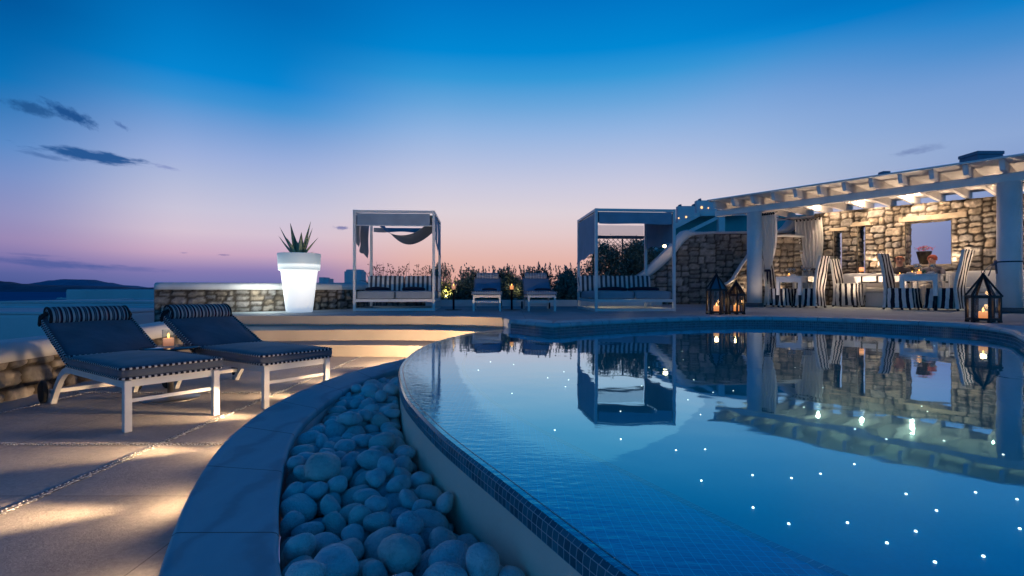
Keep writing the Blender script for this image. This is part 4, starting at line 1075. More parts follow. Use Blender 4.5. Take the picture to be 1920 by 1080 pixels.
(11,0.047,-0.763,3.253,0.026,0.858,0.472,0.055,0.195),(11,0.042,-0.233,1.753,0.003,0.753,0.228,-0.235,-0.571),(13,0.046,-0.963,3.251,0.054,0.003,0.093,-0.145,0.985),(1,0.048,-0.744,1.7,0.006,0.61,0.583,-0.319,-0.432),
(4,0.067,-0.722,2.426,0.041,0.128,-0.069,0.048,0.988),(9,0.04,-1.121,3.089,-0.043,0.179,0.023,0.018,0.983),(10,0.056,-1.001,2.735,-0.004,0.765,0.087,0.203,0.605),(4,0.042,-0.986,2.791,0.041,0.501,0.142,0.157,0.839),
(2,0.04,-0.251,1.331,0.006,0.234,-0.102,-0.013,0.967),(9,0.058,-0.919,2.526,0.018,0.683,-0.109,-0.292,0.661),(0,0.043,-0.914,2.842,0.067,0.294,-0.059,-0.344,0.89),(9,0.055,-0.362,1.182,-0.034,0.366,-0.098,0.127,-0.917),
(8,0.043,-0.687,2.341,0.009,0.401,0.812,0.357,0.228),(3,0.036,-0.843,3.76,0.054,0.314,-0.121,-0.237,-0.911),(13,0.069,-0.811,3.093,-0.012,0.841,-0.051,0.049,0.536),(3,0.065,-1.058,2.729,0.065,0.924,0.035,-0.202,0.323),
(2,0.073,-0.851,2.749,0.056,0.841,0.064,-0.136,0.52),(7,0.067,-0.887,3.032,0.046,0.608,0.065,-0.083,-0.787),(1,0.064,-0.381,1.624,0.046,0.882,-0.241,-0.043,0.403),(2,0.058,-0.074,1.312,0.124,0.63,0.301,-0.416,0.583),
(6,0.036,-0.848,3.149,-0.04,0.444,-0.333,0.282,-0.783),(2,0.039,-0.829,2.453,-0.008,0.701,-0.401,0.204,-0.553),(10,0.038,-0.859,3.855,0.038,0.222,-0.136,-0.231,0.937),(4,0.041,-0.896,2.553,-0.037,0.986,0.023,0.017,0.164),
(2,0.065,-1.068,3.15,-0.026,0.975,0.028,-0.124,-0.18),(7,0.047,-0.976,3.064,0.024,0.939,0.044,0.024,-0.339),(5,0.041,-0.657,2.765,0.074,0.043,-0.995,-0.084,0.026),(13,0.057,-1.081,3.081,0.025,0.934,-0.11,-0.137,0.312),
(0,0.042,-0.775,2.843,0.066,0.159,-0.212,0.048,-0.963),(11,0.06,-0.754,1.809,0.017,0.947,0.178,0.166,0.208),(5,0.06,0.096,1.049,0.007,0.097,0.141,-0.141,0.975),(1,0.071,-1.006,2.522,0.039,0.828,-0.313,-0.106,0.453),
(2,0.052,-0.973,3.921,0.002,0.788,0.014,-0.197,-0.583),(11,0.051,-0.8,2.501,0.038,0.159,-0.166,-0.579,0.783),(6,0.043,-1.096,4.071,0.009,0.993,-0.098,0.023,-0.069),(7,0.05,-1.047,3.628,0.02,0.739,-0.284,-0.422,-0.442),
(2,0.047,-0.426,1.131,-0.036,0.752,-0.046,0.058,-0.655),(9,0.065,-0.903,3.563,0.028,0.999,0.005,0.026,-0.028),(1,0.043,-0.132,1.552,-0.045,0.655,0.059,-0.008,-0.753),(12,0.046,-0.537,1.73,0.026,0.533,0.22,-0.128,-0.807),
(7,0.038,-0.244,1.547,0.026,0.577,-0.156,-0.044,0.8),(10,0.037,-0.98,2.355,-0.046,0.973,0.176,0.014,-0.151),(7,0.052,-1.004,2.932,0.086,0.201,0.048,-0.017,0.978),(6,0.067,-0.387,1.507,0.067,0.541,0.019,-0.363,0.758),
(4,0.066,-0.471,1.355,0.104,0.976,0.134,0.026,-0.168),(12,0.051,-0.816,3.124,0.061,0.995,0.082,0.054,0.026),(11,0.048,-1.039,4.095,-0.039,0.98,0.083,0.181,-0.002),(2,0.049,-0.858,2.582,0.009,0.829,-0.168,-0.103,-0.523),
(8,0.042,-0.931,2.723,-0.042,0.99,0.047,-0.019,0.134),(10,0.054,-0.784,2.41,0.103,0.708,0.022,0.063,0.703),(6,0.06,-0.407,1.213,0.038,0.388,-0.191,0.004,-0.902),(10,0.045,-0.433,2.008,-0.041,0.196,0.045,0.111,0.973),
(8,0.043,-0.92,3.739,0.07,0.592,-0.764,0.017,0.257),(8,0.062,-0.086,1.052,0.089,0.882,-0.157,-0.442,0.05),(4,0.045,-0.908,3.128,0.049,0.713,0.214,0.028,0.667),(3,0.047,-0.705,2.137,0.029,0.618,-0.175,-0.208,0.738),
(11,0.061,-0.787,2.127,0.047,0.991,0.13,-0.018,0.02),(0,0.058,-0.631,2.218,0.047,0.57,-0.008,-0.048,-0.82),(7,0.043,-0.679,2.279,0.053,0.647,-0.142,-0.064,-0.746),(7,0.051,-1.038,3.353,0.027,0.798,0.05,-0.025,0.6),
(5,0.055,-0.888,3.427,0.051,0.947,-0.181,-0.051,0.26),(12,0.06,-0.883,2.125,0.056,0.68,0.059,0.098,0.724),(6,0.043,-0.594,1.62,0.025,0.759,-0.169,-0.153,-0.61),(11,0.051,-0.728,2.487,0.108,0.052,-0.004,0.026,0.998),
(6,0.058,-0.741,2.947,-0.018,0.855,0.174,-0.274,0.403),(8,0.065,-0.751,2.685,-0.013,0.055,-0.18,0.492,0.85),(3,0.066,-0.894,4.007,0.018,0.612,-0.153,0.08,-0.772),(9,0.055,-0.495,1.255,0.081,0.113,-0.036,-0.102,-0.988),
(10,0.044,-0.445,1.326,0.014,0.622,0.032,0.334,0.707),(4,0.068,-0.208,1.23,0.042,0.96,0.193,-0.148,-0.142),(0,0.056,-0.971,4.102,0.008,0.156,0.086,-0.438,-0.881),(11,0.05,-1.134,3.575,0.015,0.986,0.16,-0.021,-0.037),
(1,0.058,-0.679,1.623,0.012,0.296,-0.073,0.103,-0.947),(3,0.038,-0.805,2.999,0.016,0.951,-0.184,0.181,-0.172),(8,0.051,-0.755,3.185,0.03,0.961,-0.248,-0.056,0.106),(10,0.052,-0.432,1.658,0.083,0.732,-0.23,0.213,0.605),
(2,0.073,-0.617,2.376,0.067,0.54,-0.174,-0.237,-0.788),(11,0.064,-0.945,2.737,0.066,0.046,-0.714,0.461,0.525),(9,0.058,-0.811,2.03,0.033,0.341,-0.231,0.059,0.909),(11,0.063,-0.528,1.881,0.015,0.404,-0.165,-0.015,0.9),
(6,0.043,-1.023,3.974,0.024,0.302,0.08,-0.151,-0.938),(4,0.057,-1.098,3.899,0.035,0.786,0.078,-0.014,0.613),(11,0.061,-0.823,2.059,0.099,0.507,-0.009,0.253,0.824),(9,0.058,-0.841,2.337,0.08,0.708,-0.085,0.161,0.682),
(9,0.049,-0.829,2.654,0.032,0.836,0.403,0.222,0.3),(5,0.037,-0.604,1.55,0.039,0.174,0.223,-0.38,0.881),(2,0.053,-0.551,1.532,0.07,0.069,-0.265,0.003,-0.962),(13,0.045,-0.964,4.598,-0.039,0.886,-0.23,0.192,-0.354),
(10,0.044,-0.989,3.199,0.018,0.513,0.001,0.122,-0.85),(2,0.051,-0.466,1.478,0.084,0.449,-0.079,0.091,0.885),(9,0.036,-0.882,4.241,-0.044,0.732,0.226,-0.007,-0.643),(11,0.051,-0.375,2.007,-0.005,0.467,0.35,0.211,0.784),
(6,0.06,-0.313,1.891,0.017,0.548,-0.176,-0.066,-0.815),(8,0.062,-0.688,2.189,0.101,0.801,-0.02,-0.098,0.591),(2,0.042,-1.153,3.496,0.023,0.528,0.584,0.18,0.59),(10,0.049,-0.577,1.668,0.065,0.796,-0.521,0.306,-0.034),
(11,0.048,-0.953,3.479,0.022,0.983,-0.102,0.15,-0.044),(9,0.06,-0.302,1.131,0.085,0.215,-0.232,0.226,-0.921),(12,0.05,-0.384,1.119,0.013,0.58,0.294,0.008,0.759),(12,0.041,-0.843,3.166,0.02,0.126,-0.041,0.3,-0.945),
(3,0.057,-0.095,1.207,0.067,0.638,0.026,0.115,-0.76),(8,0.042,-0.76,2.887,0.023,0.98,-0.193,-0.033,-0.04),(2,0.041,0.042,1.207,-0.018,0.881,0.058,0.378,0.277),(11,0.046,-0.323,1.614,0.098,0.489,0.04,0.278,-0.826),
(7,0.043,-1.137,3.295,-0.015,0.974,-0.18,-0.092,-0.103),(6,0.055,-0.744,1.93,0.076,0.741,-0.263,-0.068,-0.614),(7,0.046,-0.712,1.996,0.048,0.27,-0.266,0.201,0.903),(2,0.052,-0.368,1.8,0.007,0.601,-0.121,-0.136,0.778),
(3,0.054,-0.675,2.598,0.043,0.827,0.089,-0.303,-0.465),(4,0.044,-0.805,3.22,0.071,0.189,-0.214,-0.216,0.934),(9,0.066,-0.772,2.132,0.12,0.938,-0.118,0.102,-0.308),(9,0.069,-0.787,3.025,0.072,0.322,-0.282,-0.016,-0.904),
(5,0.054,-0.243,1.437,0.058,0.702,-0.283,-0.26,0.6),(5,0.052,-0.548,2.297,0.054,0.791,0.128,0.356,-0.481),(2,0.056,-1.006,3.832,0.024,0.877,0.218,0.017,0.427),(8,0.042,-0.969,3.943,0.059,0.722,-0.003,0.02,0.691),
(1,0.046,-0.338,1.259,0.058,0.727,-0.288,-0.027,-0.622),(7,0.035,-1.156,3.422,0.021,0.719,-0.321,-0.104,0.607),(5,0.046,-0.93,2.509,0.088,0.556,-0.364,-0.7,0.262),(3,0.05,-1.093,3.459,0.063,0.347,-0.242,0.025,0.906),
(11,0.06,-0.669,1.728,0.027,0.486,-0.244,0.021,0.839),(9,0.059,-0.274,1.238,0.1,0.669,0.099,0.023,-0.736),(11,0.055,-0.285,1.323,0.054,0.886,0.051,-0.026,0.46),(7,0.062,-0.972,3.569,0.097,0.08,0.003,0.123,0.989),
(9,0.064,-0.357,1.055,0.051,0.826,-0.205,0.384,-0.359),(2,0.038,-0.831,2.611,0.084,0.995,-0.064,0.07,-0.01),(6,0.058,-0.775,2.587,0.04,0.649,-0.066,0.23,0.722),(8,0.04,-0.484,2.257,0.01,0.547,0.058,-0.245,-0.799),
(11,0.037,-0.771,2.711,0.051,0.857,0.09,-0.141,0.487),(13,0.045,-0.601,1.763,0.003,0.299,0.195,0.056,-0.932),(8,0.07,-0.582,2.166,0.115,0.972,-0.097,0.215,-0.011),(9,0.043,-0.715,2.532,0.067,0.547,0.139,-0.205,0.8),
(2,0.036,-0.969,4.224,-0.03,0.739,-0.51,-0.266,-0.351),(11,0.069,-0.893,2.814,0.132,0.003,-0.086,0.209,0.974),(12,0.048,-0.931,3.482,0.074,0.838,0.163,0.346,0.389),(13,0.055,-0.944,3.649,0.075,0.87,-0.3,0.219,-0.323),
(5,0.061,0.084,1.099,0.071,0.777,-0.199,-0.049,-0.595),(11,0.063,-1.109,3.17,0.042,0.997,-0.003,-0.058,0.052),(7,0.065,-0.205,1.057,0.027,0.939,0.096,0.286,-0.165),(13,0.047,-0.115,1.315,0.046,0.946,-0.087,0.175,-0.26),
(8,0.068,-0.28,1.703,0.059,0.853,-0.518,0.053,0.044),(3,0.049,-0.103,1.469,-0.036,0.99,0.086,-0.025,-0.111),(13,0.047,-1.005,3.444,0.07,0.719,-0.047,0.581,-0.38),(5,0.068,-1.11,3.781,0.02,0.916,0.156,-0.21,0.304),
(10,0.037,-0.869,3.187,0.07,0.866,-0.195,-0.153,-0.434),(10,0.073,-0.743,2.003,0.142,0.632,0.073,0.124,-0.761),(4,0.04,-0.974,2.34,0.003,0.934,0.226,0.263,0.084),(2,0.045,-0.707,1.85,0.11,0.087,-0.251,0.06,0.962),
(13,0.055,-0.882,3.457,0.122,0.799,-0.058,0.288,-0.525),(9,0.054,-1.133,3.383,0.073,0.406,-0.254,-0.17,0.861),(11,0.046,-0.864,3.815,0.082,0.271,0.057,0.219,0.936),(10,0.052,0.09,1.09,0.142,0.804,0.004,0.165,0.571),
(10,0.057,-1.122,3.671,-0.027,0.008,0.123,0.199,-0.972),(1,0.051,-0.516,1.273,0.137,0.928,-0.168,-0.059,-0.327),(13,0.048,-1.028,4.438,-0.034,0.526,0.013,0.04,-0.849),(1,0.039,-0.46,1.81,0.001,0.844,-0.255,0.078,-0.464),
(10,0.057,-0.698,2.066,0.08,0.516,0.241,-0.161,-0.806),(2,0.052,-1.013,3.745,0.065,0.755,0.133,-0.183,-0.616),(3,0.054,-0.685,2.849,0.071,0.863,-0.129,0.124,0.473),(1,0.043,-0.14,1.578,0.055,0.81,0.163,0.038,-0.562),
(2,0.041,-0.47,2.31,-0.042,0.724,0.223,0.13,0.639),(1,0.044,-0.987,4.158,-0.005,0.226,0.196,0.379,-0.876),(1,0.064,-0.972,2.42,0.061,0.091,-0.012,0.309,-0.947),(7,0.054,-1.018,3.899,0.092,0.877,0.263,-0.031,0.4),
(4,0.043,-0.155,1.136,0.08,0.402,-0.277,-0.413,0.769),(9,0.047,-0.492,1.583,0.079,0.701,0.168,0.257,0.643),(10,0.065,-0.871,3.707,0.113,0.954,0.191,0.212,-0.091),(10,0.05,-0.874,3.29,0.057,0.006,0.196,-0.341,-0.919),
(10,0.048,-0.393,1.934,0.051,0.841,0.221,-0.201,-0.452),(3,0.068,-0.951,3.339,0.081,0.547,-0.268,-0.243,0.755),(13,0.038,-0.311,1.762,0.09,0.457,0.1,-0.154,-0.871),(2,0.061,-0.508,2.133,-0.003,0.853,0.042,0.083,0.514),
(2,0.048,-0.55,1.797,0.051,0.965,-0.028,0.018,0.26),(13,0.046,-0.633,2.805,0.023,0.774,0.408,-0.312,-0.371),(3,0.043,-0.999,2.841,0.09,0.185,0.022,-0.143,0.972),(1,0.064,-0.919,4.484,-0.034,0.657,-0.056,0.047,0.75),
(9,0.037,-0.225,1.759,-0.045,0.599,-0.067,-0.088,0.793),(7,0.042,-0.413,1.749,0.007,0.621,0.252,0.516,0.534),(10,0.048,-1.127,3.798,0.092,0.831,0.291,-0.219,-0.421),(5,0.069,0.009,1.192,0.093,0.98,-0.056,0.003,0.193),
(3,0.059,-1.032,3.704,0.125,0.24,-0.074,-0.143,0.957),(10,0.068,-1.106,3.683,0.057,0.985,0.121,0.004,0.12),(8,0.062,-0.161,1.285,0.107,0.835,-0.458,0.097,-0.288),(12,0.071,-0.739,1.764,0.082,0.919,0.111,0.09,-0.367),
(0,0.048,-0.901,4.236,0.011,0.981,-0.139,0.033,-0.133),(8,0.048,-0.271,1.821,-0.03,0.784,-0.611,0.057,-0.095),(4,0.046,-1.135,3.726,0.123,0.411,-0.162,0.083,0.893),(7,0.064,-0.966,3.816,0.087,0.215,0.267,0.089,0.935),
(0,0.044,-0.92,2.18,0.016,0.704,0.034,0.163,-0.691),(13,0.047,-0.929,4.688,-0.038,0.578,-0.233,0.42,-0.659),(5,0.046,-0.501,1.683,0.089,0.461,-0.52,0.2,0.691),(8,0.07,-0.967,4.303,-0.025,0.088,-0.017,0.079,0.993),
(10,0.056,-0.987,4.506,0.011,0.965,-0.085,-0.218,-0.118),(11,0.044,-0.902,3.9,0.058,0.849,-0.397,-0.09,-0.336),(11,0.051,-0.788,3.348,0.074,0.882,-0.094,0.132,0.443),(3,0.064,-0.162,1.396,0.105,0.503,0.074,0.038,-0.861),
(9,0.046,-0.598,2.522,-0.012,0.227,-0.084,-0.482,0.842),(0,0.045,-0.72,2.657,0.059,0.026,0.014,0.212,-0.977),(4,0.054,-0.569,2.524,0.063,0.903,0.333,0.044,-0.268),(4,0.038,-1.099,4.144,-0.037,0.58,-0.259,0.107,-0.765),
(8,0.041,-0.801,2.934,0.025,0.88,-0.4,-0.123,0.226),(1,0.058,-0.4,2.09,-0.034,0.375,-0.148,-0.11,0.908),(10,0.056,-0.432,1.854,0.053,0.87,0.334,0.02,0.362),(4,0.047,-0.741,3.164,0.102,0.086,-0.105,0.879,-0.457),
(5,0.041,-0.757,3.09,0.116,0.917,0.191,-0.203,-0.285),(13,0.054,-0.695,3.011,0.047,0.678,-0.15,-0.063,0.716),(3,0.062,-1.114,3.285,0.059,0.505,0.049,-0.144,-0.85),(3,0.043,-0.234,1.77,0.1,0.79,0.371,-0.35,-0.341),
(3,0.044,-0.548,1.734,0.082,0.978,0.038,-0.1,0.178),(6,0.05,-0.858,3.098,0.113,0.922,-0.108,-0.228,0.295),(11,0.038,-0.971,4.019,0.042,0.516,-0.618,0.46,-0.374),(6,0.044,-0.562,2.219,0.012,0.122,0.117,-0.289,-0.942),
(4,0.055,-0.833,3.555,0.148,0.762,-0.18,0.014,-0.622),(11,0.038,-0.941,2.236,0.049,0.925,-0.066,0.258,0.271),(8,0.06,-0.204,1.541,0.072,0.786,-0.109,0.263,-0.549),(2,0.062,-0.752,2.921,0.085,0.447,0.089,-0.47,-0.756),
(12,0.045,-1.007,4.011,0.079,0.782,0.337,-0.415,-0.32),(7,0.053,-0.663,1.84,0.066,0.969,0.109,-0.152,-0.161),(1,0.041,-0.882,2.033,0.031,0.534,-0.587,0.526,-0.307),(8,0.048,-0.806,3.434,-0.038,0.381,0.064,-0.032,-0.922),
(12,0.055,-0.516,2.089,0.067,0.942,0.23,0.071,0.235),(8,0.038,-1.066,2.638,0.017,0.73,-0.412,-0.331,0.435),(0,0.048,-0.9,2.118,0.123,0.865,0.018,-0.209,-0.456),(4,0.047,-0.633,1.827,0.012,0.433,0.083,-0.149,-0.885),
(8,0.051,-0.58,2.025,0.085,0.954,-0.016,-0.152,0.256),(8,0.072,-0.309,1.411,0.114,0.897,0.051,-0.031,-0.438),(0,0.048,-0.835,1.957,0.057,0.857,-0.367,-0.235,-0.274),(3,0.05,-0.604,2.663,0.075,0.625,-0.118,0.256,-0.729),
(4,0.041,-0.502,2.362,0.087,0.813,0.263,-0.116,0.506),(13,0.041,-0.925,2.174,-0.042,0.731,-0.161,0.253,-0.613),(3,0.049,-1.102,3.563,0.07,0.731,0.008,-0.004,0.682),(7,0.061,-0.179,1.064,0.104,0.86,-0.076,0.054,-0.501),
(5,0.065,-0.914,4.074,0.08,0.99,-0.062,-0.034,-0.119),(6,0.07,-0.496,1.989,0.043,0.419,-0.057,0.09,0.902),(3,0.067,-0.953,4.185,0.079,0.646,0.149,-0.334,-0.67),(6,0.037,-0.869,3.603,0.081,0.213,0.53,-0.63,0.526),
(6,0.04,-0.519,2.408,0.048,0.764,0.057,-0.276,0.58),(3,0.052,-0.903,2.253,0.093,0.97,-0.082,0.052,-0.225),(9,0.043,-1.026,4.232,0.066,0.801,-0.093,-0.462,0.369),(0,0.063,-0.419,2.092,0.031,0.991,0.011,-0.131,0.036),
(9,0.041,-1.07,4.066,0.066,0.927,-0.319,-0.193,-0.051),(3,0.047,-0.662,2.707,0.041,0.9,-0.099,0.039,0.422),(12,0.048,-0.621,1.759,0.086,0.037,-0.367,-0.283,-0.885),(7,0.047,-0.215,1.137,0.039,0.294,0.48,-0.405,0.72),
(1,0.041,-0.332,1.98,0.033,0.776,0.033,-0.046,-0.628),(4,0.05,-0.46,1.767,0.055,0.057,-0.068,-0.168,0.982),(11,0.071,-0.587,1.909,0.064,0.853,-0.14,-0.089,0.494),(10,0.046,-0.436,2.039,0.092,0.045,0.413,0.027,0.909),
(3,0.064,-1.063,4.145,0.038,0.398,-0.104,-0.017,0.911),(1,0.046,-0.865,2.555,0.069,0.603,-0.006,0.372,-0.705),(6,0.052,-0.289,1.793,0.033,0.857,0.117,-0.186,0.466),(6,0.049,-0.12,1.52,0.017,0.499,-0.205,-0.213,-0.815),
(13,0.037,-0.65,1.494,0.056,0.756,-0.012,0.277,-0.593),(12,0.055,-0.962,2.343,0.093,0.876,0.095,0.082,0.466),(7,0.069,-0.482,2.191,0.071,0.927,0.194,-0.203,-0.25),(7,0.049,-0.524,1.968,0.114,0.568,-0.082,-0.159,0.803),
(13,0.036,-0.893,4.854,-0.039,0.047,0.963,-0.108,-0.24),(2,0.06,-0.359,2.017,0.082,0.686,-0.164,-0.116,-0.699),(4,0.051,-0.758,2.235,0.091,0.672,0.485,0.265,0.492),(3,0.049,-0.913,4.572,0.007,0.387,0.037,-0.021,0.921),
(12,0.061,-0.859,2.449,0.063,0.355,0.243,0.33,0.84),(5,0.045,-0.708,3.026,0.11,0.988,0.051,0.042,0.138),(13,0.059,-0.369,1.201,0.109,0.427,0.145,0.098,0.887),(6,0.04,-0.515,1.467,0.044,0.616,-0.397,0.122,-0.67),
(10,0.059,-0.867,3.511,-0.034,0.825,0.038,-0.018,-0.564),(4,0.05,-0.262,1.066,0.13,0.601,0.056,0.172,0.778),(9,0.041,-0.964,3.029,0.073,0.622,-0.045,0.04,-0.78),(3,0.041,-0.459,2.275,0.055,0.885,-0.195,0.151,-0.396),
(13,0.057,-0.574,1.383,0.073,0.624,-0.18,0.033,0.76),(10,0.036,-0.894,4.356,0.013,0.148,0.126,-0.14,0.971),(5,0.04,-0.925,3.192,0.032,0.898,0.367,0.241,0.031),(6,0.047,-0.874,3.948,0.086,0.478,0.013,-0.008,0.878),
(7,0.038,-0.67,1.559,0.06,0.853,-0.31,-0.172,-0.384),(1,0.042,-0.465,1.748,0.107,0.945,0.208,0.1,-0.233),(12,0.046,-0.642,2.479,0.038,0.955,0.087,0.128,-0.255),(7,0.056,-1.019,4.377,0.018,0.988,0.067,-0.127,0.05),
(9,0.049,-1.104,3.998,0.028,0.273,-0.183,-0.17,0.929),(11,0.052,-0.651,1.629,0.069,0.553,0.059,-0.192,-0.808),(11,0.04,-0.886,4.007,0.125,0.351,0.159,0.052,-0.921),(8,0.052,-0.995,3.127,0.065,0.62,-0.189,0.103,0.754),
(2,0.049,-0.898,4.777,-0.033,0.793,-0.061,0.142,0.589),(6,0.037,-1.051,3.625,0.095,0.78,0.003,0.06,0.622),(3,0.067,-1.086,3.978,0.103,0.377,0.084,0.038,-0.922),(10,0.048,-0.424,1.132,0.078,0.381,0.298,0.11,-0.868),
(9,0.037,-1.075,4.251,0.032,0.307,0.028,-0.047,-0.95),(9,0.055,-0.811,3.478,0.021,0.704,-0.022,-0.053,0.708),(11,0.04,-1.159,3.612,0.079,0.019,0.652,0.052,-0.756),(5,0.052,-0.63,2.105,0.063,0.699,0.304,-0.294,-0.577),
(8,0.04,-1.072,4.271,0.082,0.584,0.014,0.193,-0.788),(2,0.043,-0.993,4.255,0.027,0.254,0.167,0.01,-0.953),(3,0.049,-0.836,2.917,0.125,0.632,-0.093,0.091,-0.764),(11,0.055,-0.363,1.82,0.085,0.532,-0.33,0.115,-0.771),
(9,0.053,-0.905,4.384,-0.036,0.534,-0.06,-0.123,0.834),(11,0.046,-0.289,1.043,0.072,0.826,-0.061,0.56,0.032),(9,0.05,-0.508,2.063,0.126,0.566,0.04,-0.309,0.764),(6,0.041,-0,1.295,0.106,0.801,-0.001,-0.061,-0.595),
(13,0.047,-0.898,4.301,0.029,0.888,0.083,0.431,-0.138),(12,0.047,-0.65,1.901,0.11,0.853,-0.038,-0.322,-0.408),(12,0.039,-1.072,4.202,0.088,0.954,-0.132,-0.097,-0.251),(2,0.064,-0.627,2.469,0.105,0.961,0.115,-0.073,0.241),
(6,0.049,-1.042,4.311,0.034,0.142,-0.114,-0.492,0.852),(8,0.044,-1.028,3.376,0.092,0.549,-0.148,0.449,-0.69),(13,0.038,-0.721,3.047,0.001,0.854,-0.462,0.025,0.24),(0,0.04,-1.142,3.504,0.088,0.194,-0.102,0.248,-0.944),
(13,0.038,-0.543,1.306,0.066,0.857,0.426,0.216,0.192),(1,0.041,-1.031,4.04,0.024,0.299,0.029,0.45,-0.841),(6,0.042,-0.718,3.089,0.08,0.213,-0.107,-0.266,0.934),(0,0.049,-0.519,1.834,0.097,0.18,-0.104,-0.104,-0.973),
(1,0.063,-0.831,3.511,0.084,0.456,-0.098,0.073,0.881),(12,0.052,-0.605,1.454,0.101,0.908,-0.153,-0.3,-0.25),(8,0.049,-0.789,1.848,0.1,0.85,-0.209,-0.47,-0.115),(2,0.066,-1.027,2.606,0.077,0.851,-0.249,-0.14,0.441),
(9,0.041,-0.896,4.612,-0.042,0.794,0.116,-0.024,-0.596),(12,0.041,-0.733,3.105,0.026,0.499,0.115,-0.06,0.857),(5,0.039,-1.047,3.516,0.096,0.947,0.01,0.092,-0.308),(11,0.053,-0.892,4.163,0.038,0.879,-0.108,-0.191,0.423),
(11,0.043,-1.114,2.971,-0.007,0.961,0.059,-0.25,0.102),(10,0.045,-0.473,2.296,0.107,0.724,-0.009,0.087,0.684),(2,0.05,-0.428,1.932,0.102,0.333,0.079,-0.082,-0.936),(9,0.043,-0.895,4.428,0.016,0.756,-0.003,0.065,0.651),
(4,0.039,-1.102,4.108,0.089,0.896,-0.004,-0.229,-0.381),(6,0.041,-0.36,1.35,0.088,0.757,-0.527,0.231,-0.309),(5,0.047,-0.712,1.653,0.083,0.371,-0.507,0.032,0.777),(5,0.055,-0.302,1.881,0.085,0.406,0.04,0.087,0.909)]
def pebble_mesh(k):
    random.seed(100 + k)
    bm = bmesh.new(); bmesh.ops.create_icosphere(bm, subdivisions=3, radius=1.0)
    a, b, c = 1.0, random.uniform(.68, .92), random.uniform(.48, .70)
    off = Vector((k * 3.7, k * 1.3, k * 9.1)); sk = random.uniform(-.25, .25); tp = random.uniform(-.22, .22)
    for v in bm.verts:
        p = v.co.copy(); w = noise.noise(p * 0.9 + off) * 0.26 + noise.noise(p * 1.9 + off) * 0.07
        p *= 1 + w
        p = Vector([math.copysign(abs(t) ** 0.92, t) for t in p])
        v.co = Vector((p.x * a, p.y * b * (1 + tp * p.x), p.z * c + sk * p.x * .2))
    me = bpy.data.meshes.new('cobble'); bm.to_mesh(me); bm.free()
    me.polygons.foreach_set('use_smooth', [True] * len(me.polygons)); me.materials.append(MATS['pebble_white'])
    return me
PM = [pebble_mesh(k) for k in range(14)]
PEBBLES.sort(key=lambda r: -(r[1] / max(.3, math.hypot(r[2], r[3])) * (1.0 if r[4] > -.035 else .25)))
for r in PEBBLES[:300]:
    o = bpy.data.objects.new('cobble', PM[int(r[0])]); COL.objects.link(o)
    o.scale = (r[1],) * 3; o.location = (r[2], r[3], r[4] + PEB_UP); o.rotation_mode = 'QUATERNION'; o.rotation_quaternion = r[5:9]
    tag(o, 'smooth white river cobble lying in the curved trench beside the pool', 'cobble', 'white cobbles in the pool trench')
# the layer underneath, glimpsed between them
from mathutils import Quaternion
vs, fs = [], []
for r in PEBBLES[300:]:
    q = Matrix.Translation((r[2], r[3], r[4] + PEB_UP)) @ Quaternion(r[5:9]).to_matrix().to_4x4() @ Matrix.Scale(r[1], 4)
    me_ = PM[int(r[0])]; o0 = len(vs)
    vs += [tuple(q @ v.co) for v in me_.vertices]; fs += [[i + o0 for i in f.vertices] for f in me_.polygons]
me = bpy.data.meshes.new('under_cobbles'); me.from_pydata(vs, [], fs); me.polygons.foreach_set('use_smooth', [True] * len(me.polygons)); me.materials.append(MATS['pebble_white'])
o = bpy.data.objects.new('cobble_bed', me); COL.objects.link(o); o['kind'] = 'stuff'; tag(o, 'remaining white cobbles packed under and behind the nearer ones in the trench', 'cobbles')

# pebble inlay lines in the terrace paving
rr = random.Random(8); vs, fs = [], []
def inlay(p0, p1):
    p0, p1 = Vector(p0), Vector(p1); d = (p1 - p0); ln = d.length; d.normalize(); nn = Vector((-d.y, d.x)); s = 0.0
    while s < ln:
        for lane in (-.012, .012):
            c = p0 + d * (s + rr.uniform(-.006, .006)) + nn * (lane + rr.uniform(-.005, .005))
            a = math.atan2(d.y, d.x) + (0.75 if lane > 0 else -0.75) + rr.uniform(-.35, .35)
            l, w, h = rr.uniform(.009, .013), rr.uniform(.005, .0075), rr.uniform(.0042, .0056)
            o0 = len(vs)
            for k in range(6):
                t = 2 * PI * k / 6; x, y = l * math.cos(t), w * math.sin(t)
                vs.append((c.x + x * math.cos(a) - y * math.sin(a), c.y + x * math.sin(a) + y * math.cos(a), .0005))
            for k in range(6):
                t = 2 * PI * k / 6; x, y = l * .6 * math.cos(t), w * .6 * math.sin(t)
                vs.append((c.x + x * math.cos(a) - y * math.sin(a), c.y + x * math.sin(a) + y * math.cos(a), h))
            for k in range(6): fs.append((o0 + k, o0 + (k + 1) % 6, o0 + 6 + (k + 1) % 6, o0 + 6 + k))
            fs.append(tuple(o0 + 6 + k for k in range(6)))
        s += .0175
def kerb_x(y):
    k = min(KERB_OUT, key=lambda p: abs(p.y - y)); return k.x
inlay((-2.02, 1.2), (-2.02, 6.8)); inlay((-3.67, 2.6), (-3.67, 6.7))
for y in (1.46, 2.93, 4.40, 5.87): inlay((-4.1, y), (kerb_x(y) - .02, y))
me = bpy.data.meshes.new('pebble_inlay'); me.from_pydata(vs, [], fs)
mat('inlay_pebble', (.60, .60, .60), .6, var=.35, vscale=55); me.materials.append(MATS['inlay_pebble'])
o = bpy.data.objects.new('pebble_inlay', me); COL.objects.link(o); o['kind'] = 'stuff'; tag(o, 'lines of small grey pebbles set into the terrace paving', 'pebble inlay')
mat('inlay_mortar', (.25, .235, .22), .95, bump=.5, bscale=90)
mb = MB()
